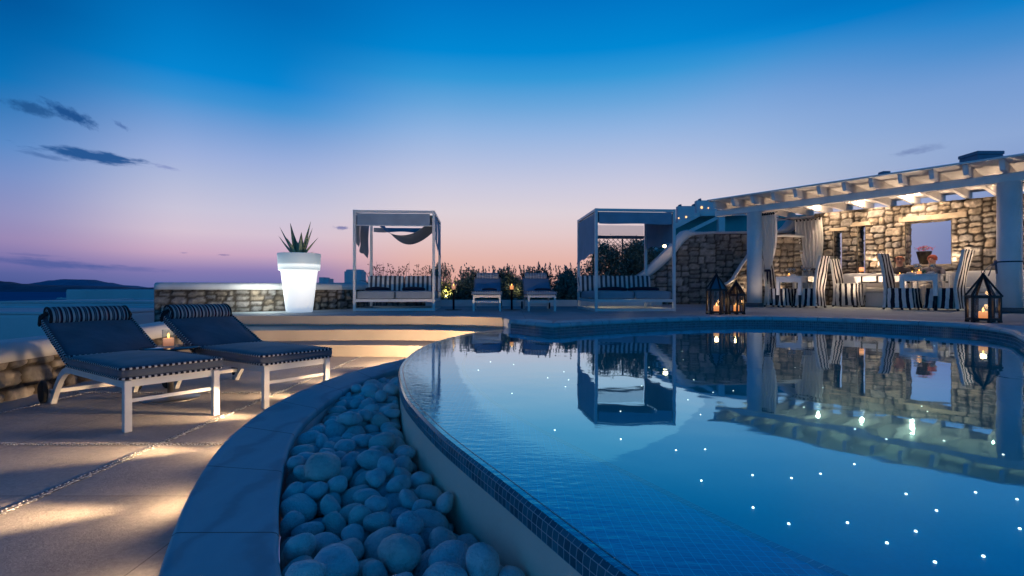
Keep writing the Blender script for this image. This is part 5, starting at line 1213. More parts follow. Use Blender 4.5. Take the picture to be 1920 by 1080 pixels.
for a, b in (((-2.02, 1.2), (-2.02, 6.8)), ((-3.67, 2.6), (-3.67, 6.7))): mb.add([(a[0] - .024, a[1], .003), (a[0] + .024, a[1], .003), (b[0] + .024, b[1], .003), (b[0] - .024, b[1], .003)], [(0, 1, 2, 3)])
for y in (1.46, 2.93, 4.40, 5.87): mb.add([(-4.1, y - .024, .0035), (kerb_x(y) - .01, y - .024, .0035), (kerb_x(y) - .01, y + .024, .0035), (-4.1, y + .024, .0035)], [(0, 1, 2, 3)])
mb.build('inlay_channel', 'inlay_mortar', kind='structure')

# ------------------------------------------------------------------ walls round the terrace
t = thing('low_terrace_wall', 'low stone wall with fat rounded white coping behind the near loungers', 'wall')
LN, fr = stone_wall(t, [(-4.0, 2.2), (-4.04, 4.04), (-4.3, 6.25), (-4.62, 7.4), (-4.95, 8.55)], -.02, .315, .34, res=.018, cw=.24, ch=.14, seed=4)
coping(t, fr, LN, .312, round_prof(.045, .40, .145))
t = thing('upper_stone_wall', 'stone wall with rounded white coping behind the lit planter', 'wall')
UPATH = [(-6.62, 9.50), (-6.0, 9.62), (-5.4, 9.90), (-4.7, 10.45), (-3.9, 11.45), (-3.45, 12.4), (-3.0, 13.4), (-2.3, 14.2)]
LN, fr = stone_wall(t, UPATH, -.9, .905, .42, res=.032, cw=.24, ch=.14, seed=9, depth=.045, pal=STONE_GREY + STONE)
coping(t, fr, LN, .90, round_prof(.05, .46, .135))
t = thing('planter_kerb', 'low white plastered kerb in front of the oleander bed', 'kerb')
mb = MB()
kp = [Vector((-2.3, 13.75)), Vector((0, 13.7)), Vector((2.0, 13.7)), Vector((3.6, 13.75)), Vector((4.1, 14.4))]
for a, b in zip(kp, kp[1:]): mb.sweep([(a.x, a.y, DECK + .085), (b.x, b.y, DECK + .085)], .26, .17)
mb.build('planter_kerb_body', 'white_plaster', t)
t = thing('curved_stone_wall', 'tall dark stone wall with a swooping white coping behind the right daybed', 'wall')
YC = 15.5
prof_px = [(1186, 528), (1196, 525), (1206, 521), (1217, 515), (1228, 506.5), (1239, 497), (1250, 486.5), (1261, 475.5), (1268, 467), (1275, 458), (1282, 450), (1288, 445), (1296, 441), (1312, 439), (1340, 438), (1398, 437.5),
           (1450, 437), (1472, 436), (1482, 432), (1490, 425), (1500, 418), (1540, 415)]
def prof_fn(pp, Yw, x0):
    def f(u):
        px = 960 + (x0 + u) / Yw * FOC
        for (a, b), (c, d) in zip(pp, pp[1:]):
            if a <= px <= c: return hz(b + (d - b) * (px - a) / (c - a), Yw)
        return hz(pp[0][1] if px < pp[0][0] else pp[-1][1], Yw)
    return f
x0 = wx(1186, YC); zf = prof_fn(prof_px, YC, x0)
LN, fr = stone_wall(t, [(x0, YC), (wx(1540, YC), YC)], DECK - .05, zf, .45, res=.042, cw=.30, ch=.19, seed=21, depth=.05, pal=STONE_GREY)
def csc(u):
    s = abs(zf(u + .05) - zf(u - .05)) / .1
    return .30 + min(1.0, s / .85) * 1.15
coping(t, fr, LN, zf, round_prof(.10, .5, .20, .04), sc=csc)
t = thing('pergola_end_wall', 'lit stone wall with an arched white edge beside the pergola', 'wall')
YE = 14.75
pe_px = [(1358, 534), (1366, 531.5), (1372, 528), (1377, 520), (1382, 511), (1389, 500), (1396, 490), (1410, 470), (1425, 453), (1440, 446), (1455, 443.5), (1470, 442.8), (1500, 444), (1540, 447)]
x0e = wx(1358, YE); zfe = prof_fn(pe_px, YE, x0e)
LN, fr = stone_wall(t, [(x0e, YE), (wx(1532, YE), YE)], DECK - .05, zfe, .12, res=.036, cw=.25, ch=.17, seed=33, depth=.06, ends=(True, False))
coping(t, fr, LN, zfe, [(.075, -.02), (.075, .03), (.05, .05), (-.12, .05), (-.14, .03), (-.14, -.02)])

# ------------------------------------------------------------------ far ground, sea, hills, houses
sheet('hillside', [(-60, 9.0), (-6.0, 10.1), (-6.0, 16.45), (3.4, 16.45), (3.4, 19.05), (40, 19.05), (40, 60), (-60, 60)], -.6, 'ground')
sheet('lower_ground', [(-60, -20), (-4.36, -20), (-4.36, 8.5), (-5.9, 10.2), (-60, 9.1)], -1.0, 'ground')
sheet('sea', [(-14000, 55), (14000, 55), (14000, 15000), (-14000, 15000)], -20.0, 'sea_water')
def ridge(name, pts, Yd, dep, matn, sd):
    mb = MB(); X = []
    n = 160; vs = []
    for i in range(n + 1):
        px = pts[0][0] + (pts[-1][0] - pts[0][0]) * i / n
        for (a, b), (c, d) in zip(pts, pts[1:]):
            if a <= px <= c:
                t = (px - a) / (c - a); t = t * t * (3 - 2 * t); py = b + (d - b) * t; break
        h = hz(py, Yd) + 20; x = wx(px, Yd)
        h *= 1 + .035 * noise.fractal(Vector((px * .05, sd, 0)), 1, 2, 4)
        for k in range(6):
            q = k / 5.0
            vs.append((x + noise.noise(Vector((px * .05, q * 3, sd))) * 60 * q, Yd - dep + dep * 2 * q, -20.5 + max(0, h) * math.sin(PI * min(1, q * 1.0)) ** .8 * (1 + .15 * noise.noise(Vector((px * .06, q * 4, sd + 5))) * (0 if abs(q - .5) < .15 else 1))))
    fs = [(i * 6 + k, i * 6 + k + 1, (i + 1) * 6 + k + 1, (i + 1) * 6 + k) for i in range(n) for k in range(5)]
    mb.add(vs, fs, smooth=True); mb.build(name, matn, kind='structure')
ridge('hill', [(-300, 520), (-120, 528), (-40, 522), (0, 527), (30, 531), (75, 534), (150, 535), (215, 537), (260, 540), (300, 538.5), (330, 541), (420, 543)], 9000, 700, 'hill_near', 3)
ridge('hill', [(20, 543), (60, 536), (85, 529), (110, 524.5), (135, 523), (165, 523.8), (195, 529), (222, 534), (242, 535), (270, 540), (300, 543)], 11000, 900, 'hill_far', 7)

def ferry(label, px, py, wpx, lit):
    Y = 20.9 * FOC / (py - HOR); x = wx(px, Y); ln = wpx / FOC * Y
    t = thing('ferry', label, 'boat', (x, Y, -20))
    mb = MB(); h = ln * .035
    mb.prism([(-ln / 2, -h * 2), (ln * .40, -h * 2), (ln / 2, 0), (ln * .40, h * 2), (-ln / 2, h * 2)], -.5, h); mb.build('hull', 'ferry_paint', t)
    mb = MB(); mb.box((-ln * .04, 0, h * 1.9), (ln * .82, h * 3, h * 1.8)); mb.build('cabin', 'ferry_light' if lit else 'house_plaster', t)
    mb = MB(); mb.box((-ln * .2, 0, h * 3.3), (ln * .10, h * 1.2, h * 1.0)); mb.build('funnel', 'ferry_paint', t)
ferry('brightly lit white ferry far out on the water', 138, 549.5, 27, True)
ferry('dim unlit boat on the water below the bright ferry', 120, 560.8, 26, False)

def block_house(name, label, x, y, w, d, z0, z1, rot=0, windows=(), parapet=.12, extra=None, matn='house_plaster'):
    t = thing(name, label, 'house', (x, y, 0), rot)
    mb = MB(); mb.box((0, 0, (z0 + z1) / 2), (w, d, z1 - z0), bev=.06); mb.build('wall', matn, t)
    if parapet:
        mb = MB()
        for c, s in (((0, -d / 2 + .08), (w + .06, .18)), ((0, d / 2 - .08), (w + .06, .18)), ((-w / 2 + .08, 0), (.18, d - .3)), ((w / 2 - .08, 0), (.18, d - .3))):
            mb.box((c[0], c[1], z1 + parapet / 2 - .01), (s[0], s[1], parapet), bev=.04)
        mb.build('roof_parapet', matn, t)
    for (wx_, wz, ww, wh, lit) in windows:
        mb = MB(); mb.box((wx_, -d / 2 - .01, wz), (ww, .04, wh)); f = mb.build('window', 'dark_glass' if not lit else 'far_light', t)
    if extra: extra(t, w, d, z1)
    return t
block_house('white_house', 'flat-roofed white house stepping down beyond the low wall, seen between the loungers', -10.05, 16.6, 8.2, 5.0, -3, hz(568, 14), parapet=.06)
block_house('white_house', 'nearer white terrace block, lowest and leftmost beyond the low wall', -12.5, 10.9, 10.4, 3.6, -3, hz(589, 9.1), parapet=.05)
block_house('white_house', 'small dark house block in front of the sea beside the tall wall', -20.7, 29, 4.8, 5, -4, hz(542.5, 26.5), parapet=0)
block_house('white_house', 'long dark roof strip of a house at the left edge under the sea', -30.6, 27, 15, 2.0, -4, hz(567.5, 26), parapet=0)
def stepped(t, w, d, z1):
    mb = MB(); mb.box((-.90, 0, z1 + .08), (.15, .5, .18)); mb.box((-.76, 0, z1 + .06), (.13, .45, .14)); mb.build('stepped_parapet', 'house_plaster', t)
    mb = MB(); mb.box((.06, 0, z1 + .17), (.52, .5, .36)); mb.box((.06, 0, z1 + .37), (.46, .44, .08), bev=.03); mb.build('chimney', 'house_plaster', t)
block_house('white_house', 'house top with a square chimney silhouetted just left of the left daybed', wx(655, 15.5), 15.9, 3.0, 1.0, -1, hz(530, 15.4), parapet=0, extra=stepped)

# ------------------------------------------------------------------ sun loungers
def pip(mb, pts, r=.008): mb.tube(pts, r, 6, cap=False)
def rrect(hx, hy, z, r=.03, n=4):
    out = []
    for cx, cy, a0 in ((hx - r, hy - r, 0), (-hx + r, hy - r, 90), (-hx + r, -hy + r, 180), (hx - r, -hy + r, 270)):
        for k in range(n + 1):
            a = math.radians(a0 + 90 * k / n); out.append((cx + r * math.cos(a), cy + r * math.sin(a), z))
    out.append(out[0]); return out
HX = .285      # half width over the legs
def make_lounger(label, loc, rot, group, back_deg=23.5, fab='lounger_fabric', bol='pillow_stripe'):
    t = thing('sun_lounger', label, 'sun lounger', loc, rot, group)
    mb = MB()
    for s in (-1, 1):
        mb.sweep([(s * (HX - .015), 0.0, .300), (s * (HX - .015), 1.0, .300)], .03, .048)
    mb.sweep([(-HX + .03, .012, .300), (HX - .03, .012, .300)], .024, .048)
    mb.sweep([(-HX + .03, .012, .190), (HX - .03, .012, .190)], .018, .022)
    mb.sweep([(-HX + .03, 1.40, .10), (HX - .03, 1.40, .10)], .024, .03)
    mb.sweep([(-HX + .03, .98, .300), (HX - .03, .98, .300)], .024, .04)
    for k in range(5): mb.sweep([(-HX + .03, .14 + .19 * k, .315), (HX - .03, .14 + .19 * k, .315)], .05, .012)
    mb.build('frame', 'white_metal', t)
    for s in (-1, 1):
        mb = MB(); mb.box((s * (HX - .021), .0, .160), (.042, .042, .320), bev=.004); mb.build('leg', 'white_metal', t)
        mb = MB()
        arc = [(s * (HX - .015), .96, .300), (s * (HX - .015), 1.06, .294), (s * (HX - .015), 1.15, .268), (s * (HX - .015), 1.24, .215), (s * (HX - .015), 1.32, .14), (s * (HX - .015), 1.40, .055), (s * (HX - .015), 1.435, .0)]
        mb.sweep(arc, .034, .046, up=(0, 1, 0) if False else (0, 0, 1)); mb.box((s * (HX - .015), 1.44, .022), (.04, .06, .044), bev=.006); mb.build('leg', 'white_metal', t)
        M = Matrix.Translation((s * (HX + .030), 1.50, .088)) @ Matrix.Rotation(PI / 2, 4, 'Y')
        mb = MB(); mb.lathe([(0, -.012), (.066, -.012), (.072, -.006), (.072, .006), (.066, .012), (0, .012)], 22, M=M)
        w = mb.build('wheel', 'white_metal', t)
        mb = MB(); mb.lathe([(.070, -.016), (.084, -.014), (.088, -.006), (.088, .006), (.084, .014), (.070, .016)], 24, M=M); mb.build('tyre', 'black_rubber', w)
        mb = MB(); mb.tube([(s * (HX - .03), 1.50, .088), (s * (HX + .03), 1.50, .088)], .012, 8); mb.sweep([(s * (HX - .015), 1.38, .09), (s * (HX - .015), 1.51, .088)], .02, .03); mb.build('axle', 'white_metal', w)
    mb = MB(); mb.cushion((0, .49, .366), (.62, 1.06, .078), .035, .022, 12, seed=1)
    c = mb.build('seat_cushion', fab, t)
    mb = MB()
    for z in (.334, .396): pip(mb, [(x, y + .49, zz) for x, y, zz in rrect(.308, .528, z, .045)])
    mb.build('piping', 'piping_stripe', c)
    th = math.radians(back_deg); ln = .76
    M = Matrix.Translation((0, 1.0, .36)) @ Matrix.Rotation(th, 4, 'X')
    mb = MB(); mb.cushion((0, ln / 2, .0), (.60, ln, .06), .028, .014, 12, M=M, seed=4)
    b = mb.build('back_cushion', fab, t)
    mb = MB()
    for z in (-.022, .026): pip(mb, [M @ Vector((x, y + ln / 2, zz)) for x, y, zz in rrect(.298, ln / 2, z, .04)])
    mb.build('piping', 'piping_stripe', b)
    mb = MB()
    for s in (-1, 1): mb.sweep([M @ Vector((s * .25, .0, -.04)), M @ Vector((s * .25, ln - .05, -.04))], .025, .02)
    mb.sweep([M @ Vector((-.25, ln - .06, -.04)), M @ Vector((.25, ln - .06, -.04))], .02, .025)
    mb.sweep([M @ Vector((0, .5, -.05)), (0, 1.30, .30)], .02, .02)
    mb.build('back_frame', 'white_metal', t)
    # bolster over the top end
    Mp = M @ Matrix.Translation((0, ln - .085, .055))
    mb = MB(); seg = 22; nx = 26; vs, fs, uv = [], [], []
    for i in range(nx + 1):
        x = -.262 + .524 * i / nx; e = min(i, nx - i); k = (.90, .97, 1.0)[min(2, e)]
        for j in range(seg):
            a = 2 * PI * j / seg; w = 1 + .02 * noise.noise(Vector((x * 14, math.cos(a), math.sin(a))))
            vs.append((x, .098 * k * w * math.cos(a), .062 * k * w * math.sin(a)))
    for i in range(nx):
        for j in range(seg):
            fs.append((i * seg + j, i * seg + (j + 1) % seg, (i + 1) * seg + (j + 1) % seg, (i + 1) * seg + j))
            u0, u1 = .524 * i / nx, .524 * (i + 1) / nx; uv.append([(u0, 0), (u0, 1), (u1, 1), (u1, 0)])
    mb.add(vs, fs, uv, smooth=True, M=Mp)
    for s, i in ((-1, 0), (1, nx)):
        mb.add([vs[i * seg + j] for j in range(seg)] + [(s * .270, 0, 0)], [(j, (j + 1) % seg, seg) for j in range(seg)], [[(vs[j][1], 0), (vs[(j + 1) % seg][1], 0), (0, 0)] for j in range(seg)], smooth=True, M=Mp)
    pl = mb.build('bolster', bol, t)
    for s in (-1, 1):
        mb = MB(); pip(mb, [Mp @ Vector((s * .262, .09 * math.cos(a), .057 * math.sin(a))) for a in (2 * PI * k / 20 for k in range(21))], .009)
        mb.build('edge_cord', 'black_cloth', pl)
    for s in (-1, 1):
        mb = MB(); mb.sweep([Mp @ Vector((s * .270, -.01, .03)), Mp @ Vector((s * .306, .0, -.02)), Mp @ Vector((s * .306, .01, -.09))], .012, .03)
        mb.build('strap', 'black_cloth', pl)
    return t
R = math.radians
LG = 'sun loungers with striped bolsters'
def lounger_loc(fl, rot):
    """Empty at the middle of the front legs; fl = ground point of the front left leg's outer corner"""
    return Vector((fl[0] + math.cos(rot) * HX, fl[1] + math.sin(rot) * HX, fl[2] if len(fl) > 2 else 0))
r1 = R(55.5); make_lounger('dark blue sun lounger nearest the camera, leftmost, turned towards the kerb', lounger_loc((-2.412, 3.175), r1), r1, LG)
r2 = R(56); make_lounger('dark blue sun lounger on the lower terrace beyond the little round table', lounger_loc((-1.85, 3.80), r2), r2, LG)
r3 = R(2.2); make_lounger('small far lounger on the deck, left of the pair between the two daybeds', (-.505, 10.28, DECK), r3, LG, 31, 'lounger_fabric_lit', 'pillow_stripe_lit')
r4 = R(2.2); make_lounger('small far lounger on the deck, right of the pair and next to the right daybed', (.60, 10.28, DECK), r4, LG, 31, 'lounger_fabric_lit', 'pillow_stripe_lit')
def flat_pillow(label, loc, d, rot=0, group=None, tilt=0.0, matn='navy_cloth'):
    mb = MB(); mb.cushion((0, 0, d[2] / 2), d, d[2] * .48, d[2] * .3, 8, M=Matrix.Rotation(tilt, 4, 'X'), seed=loc[0])
    o = mb.build('cushion', matn, None, loc, rot); tag(o, label, 'cushion', group); return o
flat_pillow('small dark cushion on the seat of the left far lounger', (-.47, 10.62, DECK + .405), (.30, .22, .05), .1)
flat_pillow('small dark cushion on the seat of the right far lounger', (.64, 10.62, DECK + .405), (.34, .22, .05), .1)

def make_table(label, loc, group):
    t = thing('side_table', label, 'side table', loc, 0, group)
    mb = MB(); mb.lathe([(0, .408), (.205, .408), (.210, .413), (.210, .418), (.206, .421), (0, .421)], 40); mb.build('table_top', 'smoked_top', t)
    mb = MB(); mb.lathe([(.023, .012), (.023, .40), (.05, .403), (.05, .408), (0, .408)], 18); mb.build('pole', 'steel', t)
    mb = MB(); mb.lathe([(0, 0), (.208, 0), (.210, .004), (.206, .009), (.05, .016), (.024, .022), (0, .022)], 40); mb.build('base', 'steel', t)
    return t
q = gp(320, 747); make_table('round dark side table on a steel pole between the two near loungers', (q.x, q.y, 0), None)
def candle_glass(label, loc, r=.043, h=.145, wax=.075, group=None, waxm='wax_pink'):
    t = thing('candle_glass', label, 'candle', loc, 0, group)
    mb = MB(); mb.lathe([(0, .001), (r * .92, .001), (r, .008), (r * 1.04, h), (r * .98, h), (r * .94, .012), (0, .012)], 24); mb.build('glass', 'clear_glass', t)
    mb = MB(); mb.lathe([(0, .012), (r * .90, .013), (r * .90, wax - .004), (r * .84, wax), (0, wax - .003)], 20); mb.build('candle', waxm, t)
    mb = MB(); mb.lathe([(0, wax), (.005, wax + .006), (.0075, wax + .016), (.004, wax + .03), (0, wax + .042)], 8); mb.build('flame', 'flame', t)
    return t
cg = gp(320, 747); ctop = Vector((wx(320.5, cg.y), cg.y - .03, .421))
candle_glass('glass with a pink candle burning on the round side table', ctop)
# candle stands beside the far loungers
def stand(label, loc):
    t = thing('candle_stand', label, 'candle stand', loc, 0, 'candle stands by the far loungers')
    mb = MB(); mb.lathe([(0, 0), (.19, 0), (.19, .008), (.03, .014), (0, .014)], 28); mb.build('base', 'dark_metal', t)
    mb = MB(); mb.lathe([(.021, .012), (.021, .41), (.05, .418), (.05, .43), (0, .43)], 14); mb.build('pole', 'dark_metal', t)
    return t
for k, (px, lb) in enumerate(((850.5, 'left of the two far loungers'), (959.5, 'between the two far loungers'))):
    x = wx(px, 11.0)
    stand('dark metal candle stand ' + lb, (x, 11.0, DECK))
    candle_glass('candle in a clear glass on the stand ' + lb, (x, 11.0, DECK + .43), .046, .145, .095, None, 'wax_amber' if k else 'wax_pink')

# ------------------------------------------------------------------ canopied daybeds
DW, DD, DH = 1.645, 1.73, 2.05
def make_daybed(label, loc, rot, open_swag):
    t = thing('canopy_daybed', label, 'daybed', loc, rot, 'white canopied daybeds')
    p = .055; hx = DW / 2
    for x in (-hx + p / 2, hx - p / 2):
        for y in (p / 2, DD - p / 2):
            mb = MB(); mb.box((x, y, DH / 2), (p, p, DH), bev=.003); mb.build('post', 'white_metal', t)
    def ring(z, h, name, w=.05):
        mb = MB()
        mb.box((0, p / 2, z), (DW - 2 * p - .002, w, h)); mb.box((0, DD - p / 2, z), (DW - 2 * p - .002, w, h))
        for s in (-1, 1): mb.box((s * (hx - p / 2), DD / 2, z), (w, DD - 2 * p - .002, h))
        return mb.build(name, 'white_metal', t)
    ring(DH - .028, .05, 'top_rail'); ring(.030, .052, 'floor_rail'); br = ring(.215, .055, 'bed_rail')
    mb = MB()
    for k in range(9): mb.box((-hx + .16 + k * (DW - .32) / 8, DD / 2, .225), (.08, DD - .13, .018))
    mb.build('slat_base', 'white_metal', t)
    # seat cushions with a gap in the middle
    for s in (-1, 1):
        mb = MB(); mb.cushion((s * (hx - p + .004) / 2, DD * .5 - .02, .325), (hx - p - .012, DD - .16, .165), .03, .012, 10, seed=s * 2 + loc[0])
        mb.build('seat_cushion', 'daybed_fabric', t)
    # striped back cushions
    M = Matrix.Translation((0, DD - .30, .41)) @ Matrix.Rotation(R(-10), 4, 'X')
    mb = MB()
    for s in (-1, 1):
        mb.cushion((s * (hx + .01) / 2, .06, .17), (hx - .0, .14, .38), .04, .0, 10, M=M, seed=s)
    for k in range(len(mb.f)):
        mb.uv[k] = [(mb.v[i][0] + 2.0, mb.v[i][2]) for i in mb.f[k]]
    mb.build('back_cushion', 'daybed_stripe', t)
    # canopy cloths
    def cloth(name, P, nu, nv, m='canopy_fabric'):
        mb = MB(); mb.grid(P, nu, nv); return mb.build(name, m, t)
    zt = DH - .055
    if open_swag:
        cloth('front_valance', lambda u, v: (-hx + .085 + u * (DW - .19), p * .5 + .006 * math.sin(u * 19), zt - .01 - v * .235), 24, 4)
        mb = MB(); mb.box((0, p / 2, zt - .255), (DW - 2 * p - .004, .022, .020)); mb.build('valance_bar', 'white_metal', t)
        cloth('swag', lambda u, v: (-hx + .34 + u * (DW - .42), .16 + v * 1.45, zt - .06 - (.39 + .05 * v) * math.sin(PI * u) ** .85 - .012 * math.sin(u * 9 + v * 5)), 30, 10)
        cloth('rear_valance', lambda u, v: (-hx + .08 + u * (DW - .16), DD - .03 + .008 * math.sin(u * 23), zt - .10 - v * (.10 + .012 * math.sin(u * 11))), 24, 3)
        for s, parts in ((-1, ((.12, .62, .52), (.66, 1.50, .70))), (1, ((.10, .70, .60), (.74, 1.62, .72)))):
            mb = MB()
            for y0, y1, drop in parts:
                def P(u, v, y0=y0, y1=y1, drop=drop):
                    y = y0 + u * (y1 - y0); b = .03 * math.sin(v * PI) + (.05 * max(0, v - .82) / .18)
                    return (s * (hx - .02 + .012 * math.sin(u * 12) + b * .8), y + .02 * v * math.sin(u * 5), zt - .02 - v * (drop + .10 * u + .02 * math.sin(u * 8)))
                mb.grid(P, 14, 14)
            mb.build('side_curtain', 'canopy_fabric', t)
        cloth('roof_cloth', lambda u, v: (-hx + .06 + u * (DW - .12), .10 + v * .5, zt - .03 - .05 * math.sin(PI * v)), 10, 8)
    else:
        cloth('front_valance', lambda u, v: (-hx + .085 + u * (DW - .16), p * .5 + .007 * math.sin(u * 17) * v, zt - .01 - v * (.235 + .006 * math.sin(u * 9))), 24, 5)
        cloth('rear_valance', lambda u, v: (-hx + .08 + u * (DW - .16), DD - .03 + .008 * math.sin(u * 23), zt - .06 - v * (.24 + .01 * math.sin(u * 11))), 24, 3, 'sheer_cloth')
        mb = MB(); mb.grid(lambda u, v: (-hx + .08 + u * (DW - .16), DD - .036, zt - .30 - v * .075), 10, 1); mb.build('rear_hem', 'canopy_fabric', t)
        for s, drop in ((-1, .83), (1, .62)):
            def P(u, v, s=s, drop=drop):
                y = .07 + u * (DD - .13)
                return (s * (hx - .022 + .014 * math.sin(u * 14) * v + (.035 if s < 0 else 0) * v ** 6), y, zt - .02 - v * (drop + (.14 * u if s < 0 else .0) - .05 * abs(math.sin(u * 6.2)) * v))
            cloth('side_curtain', P, 18, 14)
        cloth('roof_cloth', lambda u, v: (-hx + .06 + u * (DW - .12), .06 + v * (DD - .12), zt - .004 - .04 * math.sin(PI * v) * math.sin(PI * u)), 10, 8)
    return t
def daybed_at(pl, pr, Y, rot):
    xl, xr = wx(pl, Y), wx(pr, Y); return ((xl + xr) / 2, Y + .03, DECK)
make_daybed('white canopied daybed left of the far loungers, with a cloth hanging in a swag', daybed_at(661.8, 814.8, 10.36, 0), R(4), True)
make_daybed('white canopied daybed right of the far loungers, in front of the dark stone wall', daybed_at(1118.9, 1266.6, 10.18, 0), R(4.5), False)
def on_bed(px, Yc): return wx(px, Yc)
for lb, px, Yc, w in (('flat navy cushion on the left seat of the left daybed', 709, 11.15, .50), ('flat navy cushion on the right seat of the left daybed', 776, 11.2, .48),
                      ('flat navy cushion on the left seat of the right daybed', 1148, 11.1, .60), ('flat navy cushion on the right seat of the right daybed', 1206, 11.2, .62)):
    flat_pillow(lb, (wx(px, Yc), Yc, DECK + .41), (w, .34, .07), .08)

# ------------------------------------------------------------------ lit planter and its agave
pc = (wx(561.3, 9.9), 9.9, DECK)
t = thing('glowing_planter', 'tall white planter glowing from inside, by the stone wall', 'planter', pc)
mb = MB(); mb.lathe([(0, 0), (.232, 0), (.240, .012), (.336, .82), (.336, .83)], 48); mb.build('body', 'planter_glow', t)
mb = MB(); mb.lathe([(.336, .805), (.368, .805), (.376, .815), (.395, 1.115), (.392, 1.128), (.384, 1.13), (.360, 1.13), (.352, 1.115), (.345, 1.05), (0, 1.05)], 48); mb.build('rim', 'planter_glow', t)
mb = MB(); mb.lathe([(.34, 1.052), (.2, 1.07), (0, 1.08)], 30); mb.build('soil', 'soil', t)
PLANTER = pc
def agave_leaf(mb, base, az, lean, ln, w, curl, m=0):
    d = Vector((math.cos(az), math.sin(az), 0)); sd = Vector((-d.y, d.x, 0)); vs, fs = [], []; n = 9
    p = Vector(base); a = lean
    for i in range(n + 1):
        s = i / n
        ww = w * (1 - s ** 3.2) * (.8 + .4 * math.sin(PI * min(1, s * 1.4))) + .001
        up = Vector((-d.x * math.cos(a), -d.y * math.cos(a), math.sin(a)))
        vs += [p - sd * ww + up * ww * .35, p - up * ww * .22, p + sd * ww + up * ww * .35, p + up * .0 + up * ww * .05]
        step = ln / n; p = p + d * math.sin(a) * step + Vector((0, 0, math.cos(a) * step)); a += curl / n
    for i in range(n):
        for k in range(4): fs.append((i * 4 + k, i * 4 + (k + 1) % 4, i * 4 + 4 + (k + 1) % 4, i * 4 + 4 + k))
    mb.add(vs, fs, m=m, smooth=True)
mb = MB()
for az, lean, ln, w, curl in ((180, 30, .56, .030, -.10), (185, 42, .44, .032, -.2), (160, 14, .58, .040, -.05), (90, 3, .42, .036, 0), (10, 10, .60, .045, .05), (0, 18, .50, .028, .0), (-10, 38, .42, .022, .1), (200, 58, .20, .02, .2),
                              (270, 6, .26, .042, .1), (30, 50, .20, .02, .3), (230, 25, .34, .036, .05), (300, 22, .38, .034, -.05)):
    agave_leaf(mb, (.07 * math.cos(R(az)), .07 * math.sin(R(az)), 1.05), R(az), R(lean), ln * 1.22, w * 1.55, curl)
o = mb.build('agave_plant', 'leaf_agave', None, pc); tag(o, 'spiky agave growing in the glowing white planter', 'plant')

# ------------------------------------------------------------------ hexagonal floor lanterns
def make_lantern(label, loc, r, he, hr, rot, roofm, paned, group='floor lanterns round the pool'):
    t = thing('floor_lantern', label, 'lantern', loc, rot, group)
    V = [Vector((r * math.cos(PI / 3 * k), r * math.sin(PI / 3 * k))) for k in range(6)]
    mb = MB()
    for v in V:
        mb.box((v.x * .97, v.y * .97, he / 2 + .012), (.026, .026, he - .02)); mb.box((v.x * .96, v.y * .96, .014), (.034, .034, .028))
    for k in range(6):
        a, b = V[k] * .97, V[(k + 1) % 6] * .97
        for z, w, h in ((.042, .022, .032), (he - .016, .024, .030)): mb.sweep([(a.x, a.y, z), (b.x, b.y, z)], w, h)
        if paned:
            m_ = (a + b) / 2; mb.sweep([(m_.x, m_.y, .05), (m_.x, m_.y, he - .03)], .010, .010)
    mb.add([(v.x * .95, v.y * .95, .03) for v in V], [tuple(range(6))])
    mb.build('frame', 'dark_metal', t)
    mb = MB()
    ro = r * 1.09; top = Vector((0, 0, he + hr))
    E = [Vector((ro * math.cos(PI / 3 * k), ro * math.sin(PI / 3 * k), he - .002)) for k in range(6)]
    for k in range(6):
        a, b = E[k], E[(k + 1) % 6]; mb.sweep([a, b], .022, .022)
        mb.sweep([a, top], .022, .022)
        if paned:
            for f in (.33, .67):
                q = a.lerp(b, f); mb.sweep([q, q.lerp(top, .86)], .012, .012)
    mb.lathe([(.022, he + hr - .05), (.030, he + hr - .02), (.016, he + hr), (.012, he + hr + .015), (0, he + hr + .018)], 10)
    mb.tube([(.030 * math.cos(a), 0, he + hr + .03 + .026 * math.sin(a)) for a in (2 * PI * k / 12 for k in range(13))], .004, 5)
    rf = mb.build('roof', 'dark_metal', t)
    mb = MB()
    for k in range(6): mb.add([E[k] * .97, E[(k + 1) % 6] * .97, top * .985 + Vector((0, 0, 0))], [(0, 1, 2)])
    mb.build('roof_pane', roofm, rf)
    for k in range(6):
        a, b = V[k] * .95, V[(k + 1) % 6] * .95
        mb = MB(); mb.add([(a.x, a.y, .05), (b.x, b.y, .05), (b.x, b.y, he - .03), (a.x, a.y, he - .03)], [(0, 1, 2, 3)]); mb.build('pane', 'lantern_glass', t)
    return t
def lantern_candle(label, loc, r, h, light):
    t = thing('pillar_candle', label, 'candle', loc, 0, None)
    mb = MB(); mb.lathe([(0, 0), (r, 0), (r, h * .96), (r * .9, h), (r * .5, h * .93), (0, h * .92)], 18); mb.build('wax', 'wax_amber', t)
    mb = MB(); z = h * .93; mb.lathe([(0, z), (.007, z + .01), (.010, z + .024), (.005, z + .045), (0, z + .062)], 8); mb.build('flame', 'flame', t)
    mb = MB(); mb.lathe([(r * 1.35, .0), (r * 1.35, h * 1.75)], 18); mb.build('glass_sleeve', 'clear_glass', t)
    la = bpy.data.lights.new('candle_light', 'POINT'); la.energy = light; la.color = (1, .52, .2); la.shadow_soft_size = .03
    lo = bpy.data.objects.new('candle_light', la); COL.objects.link(lo); lo.parent = t; lo.location = (0, 0, h + .06)
    return t
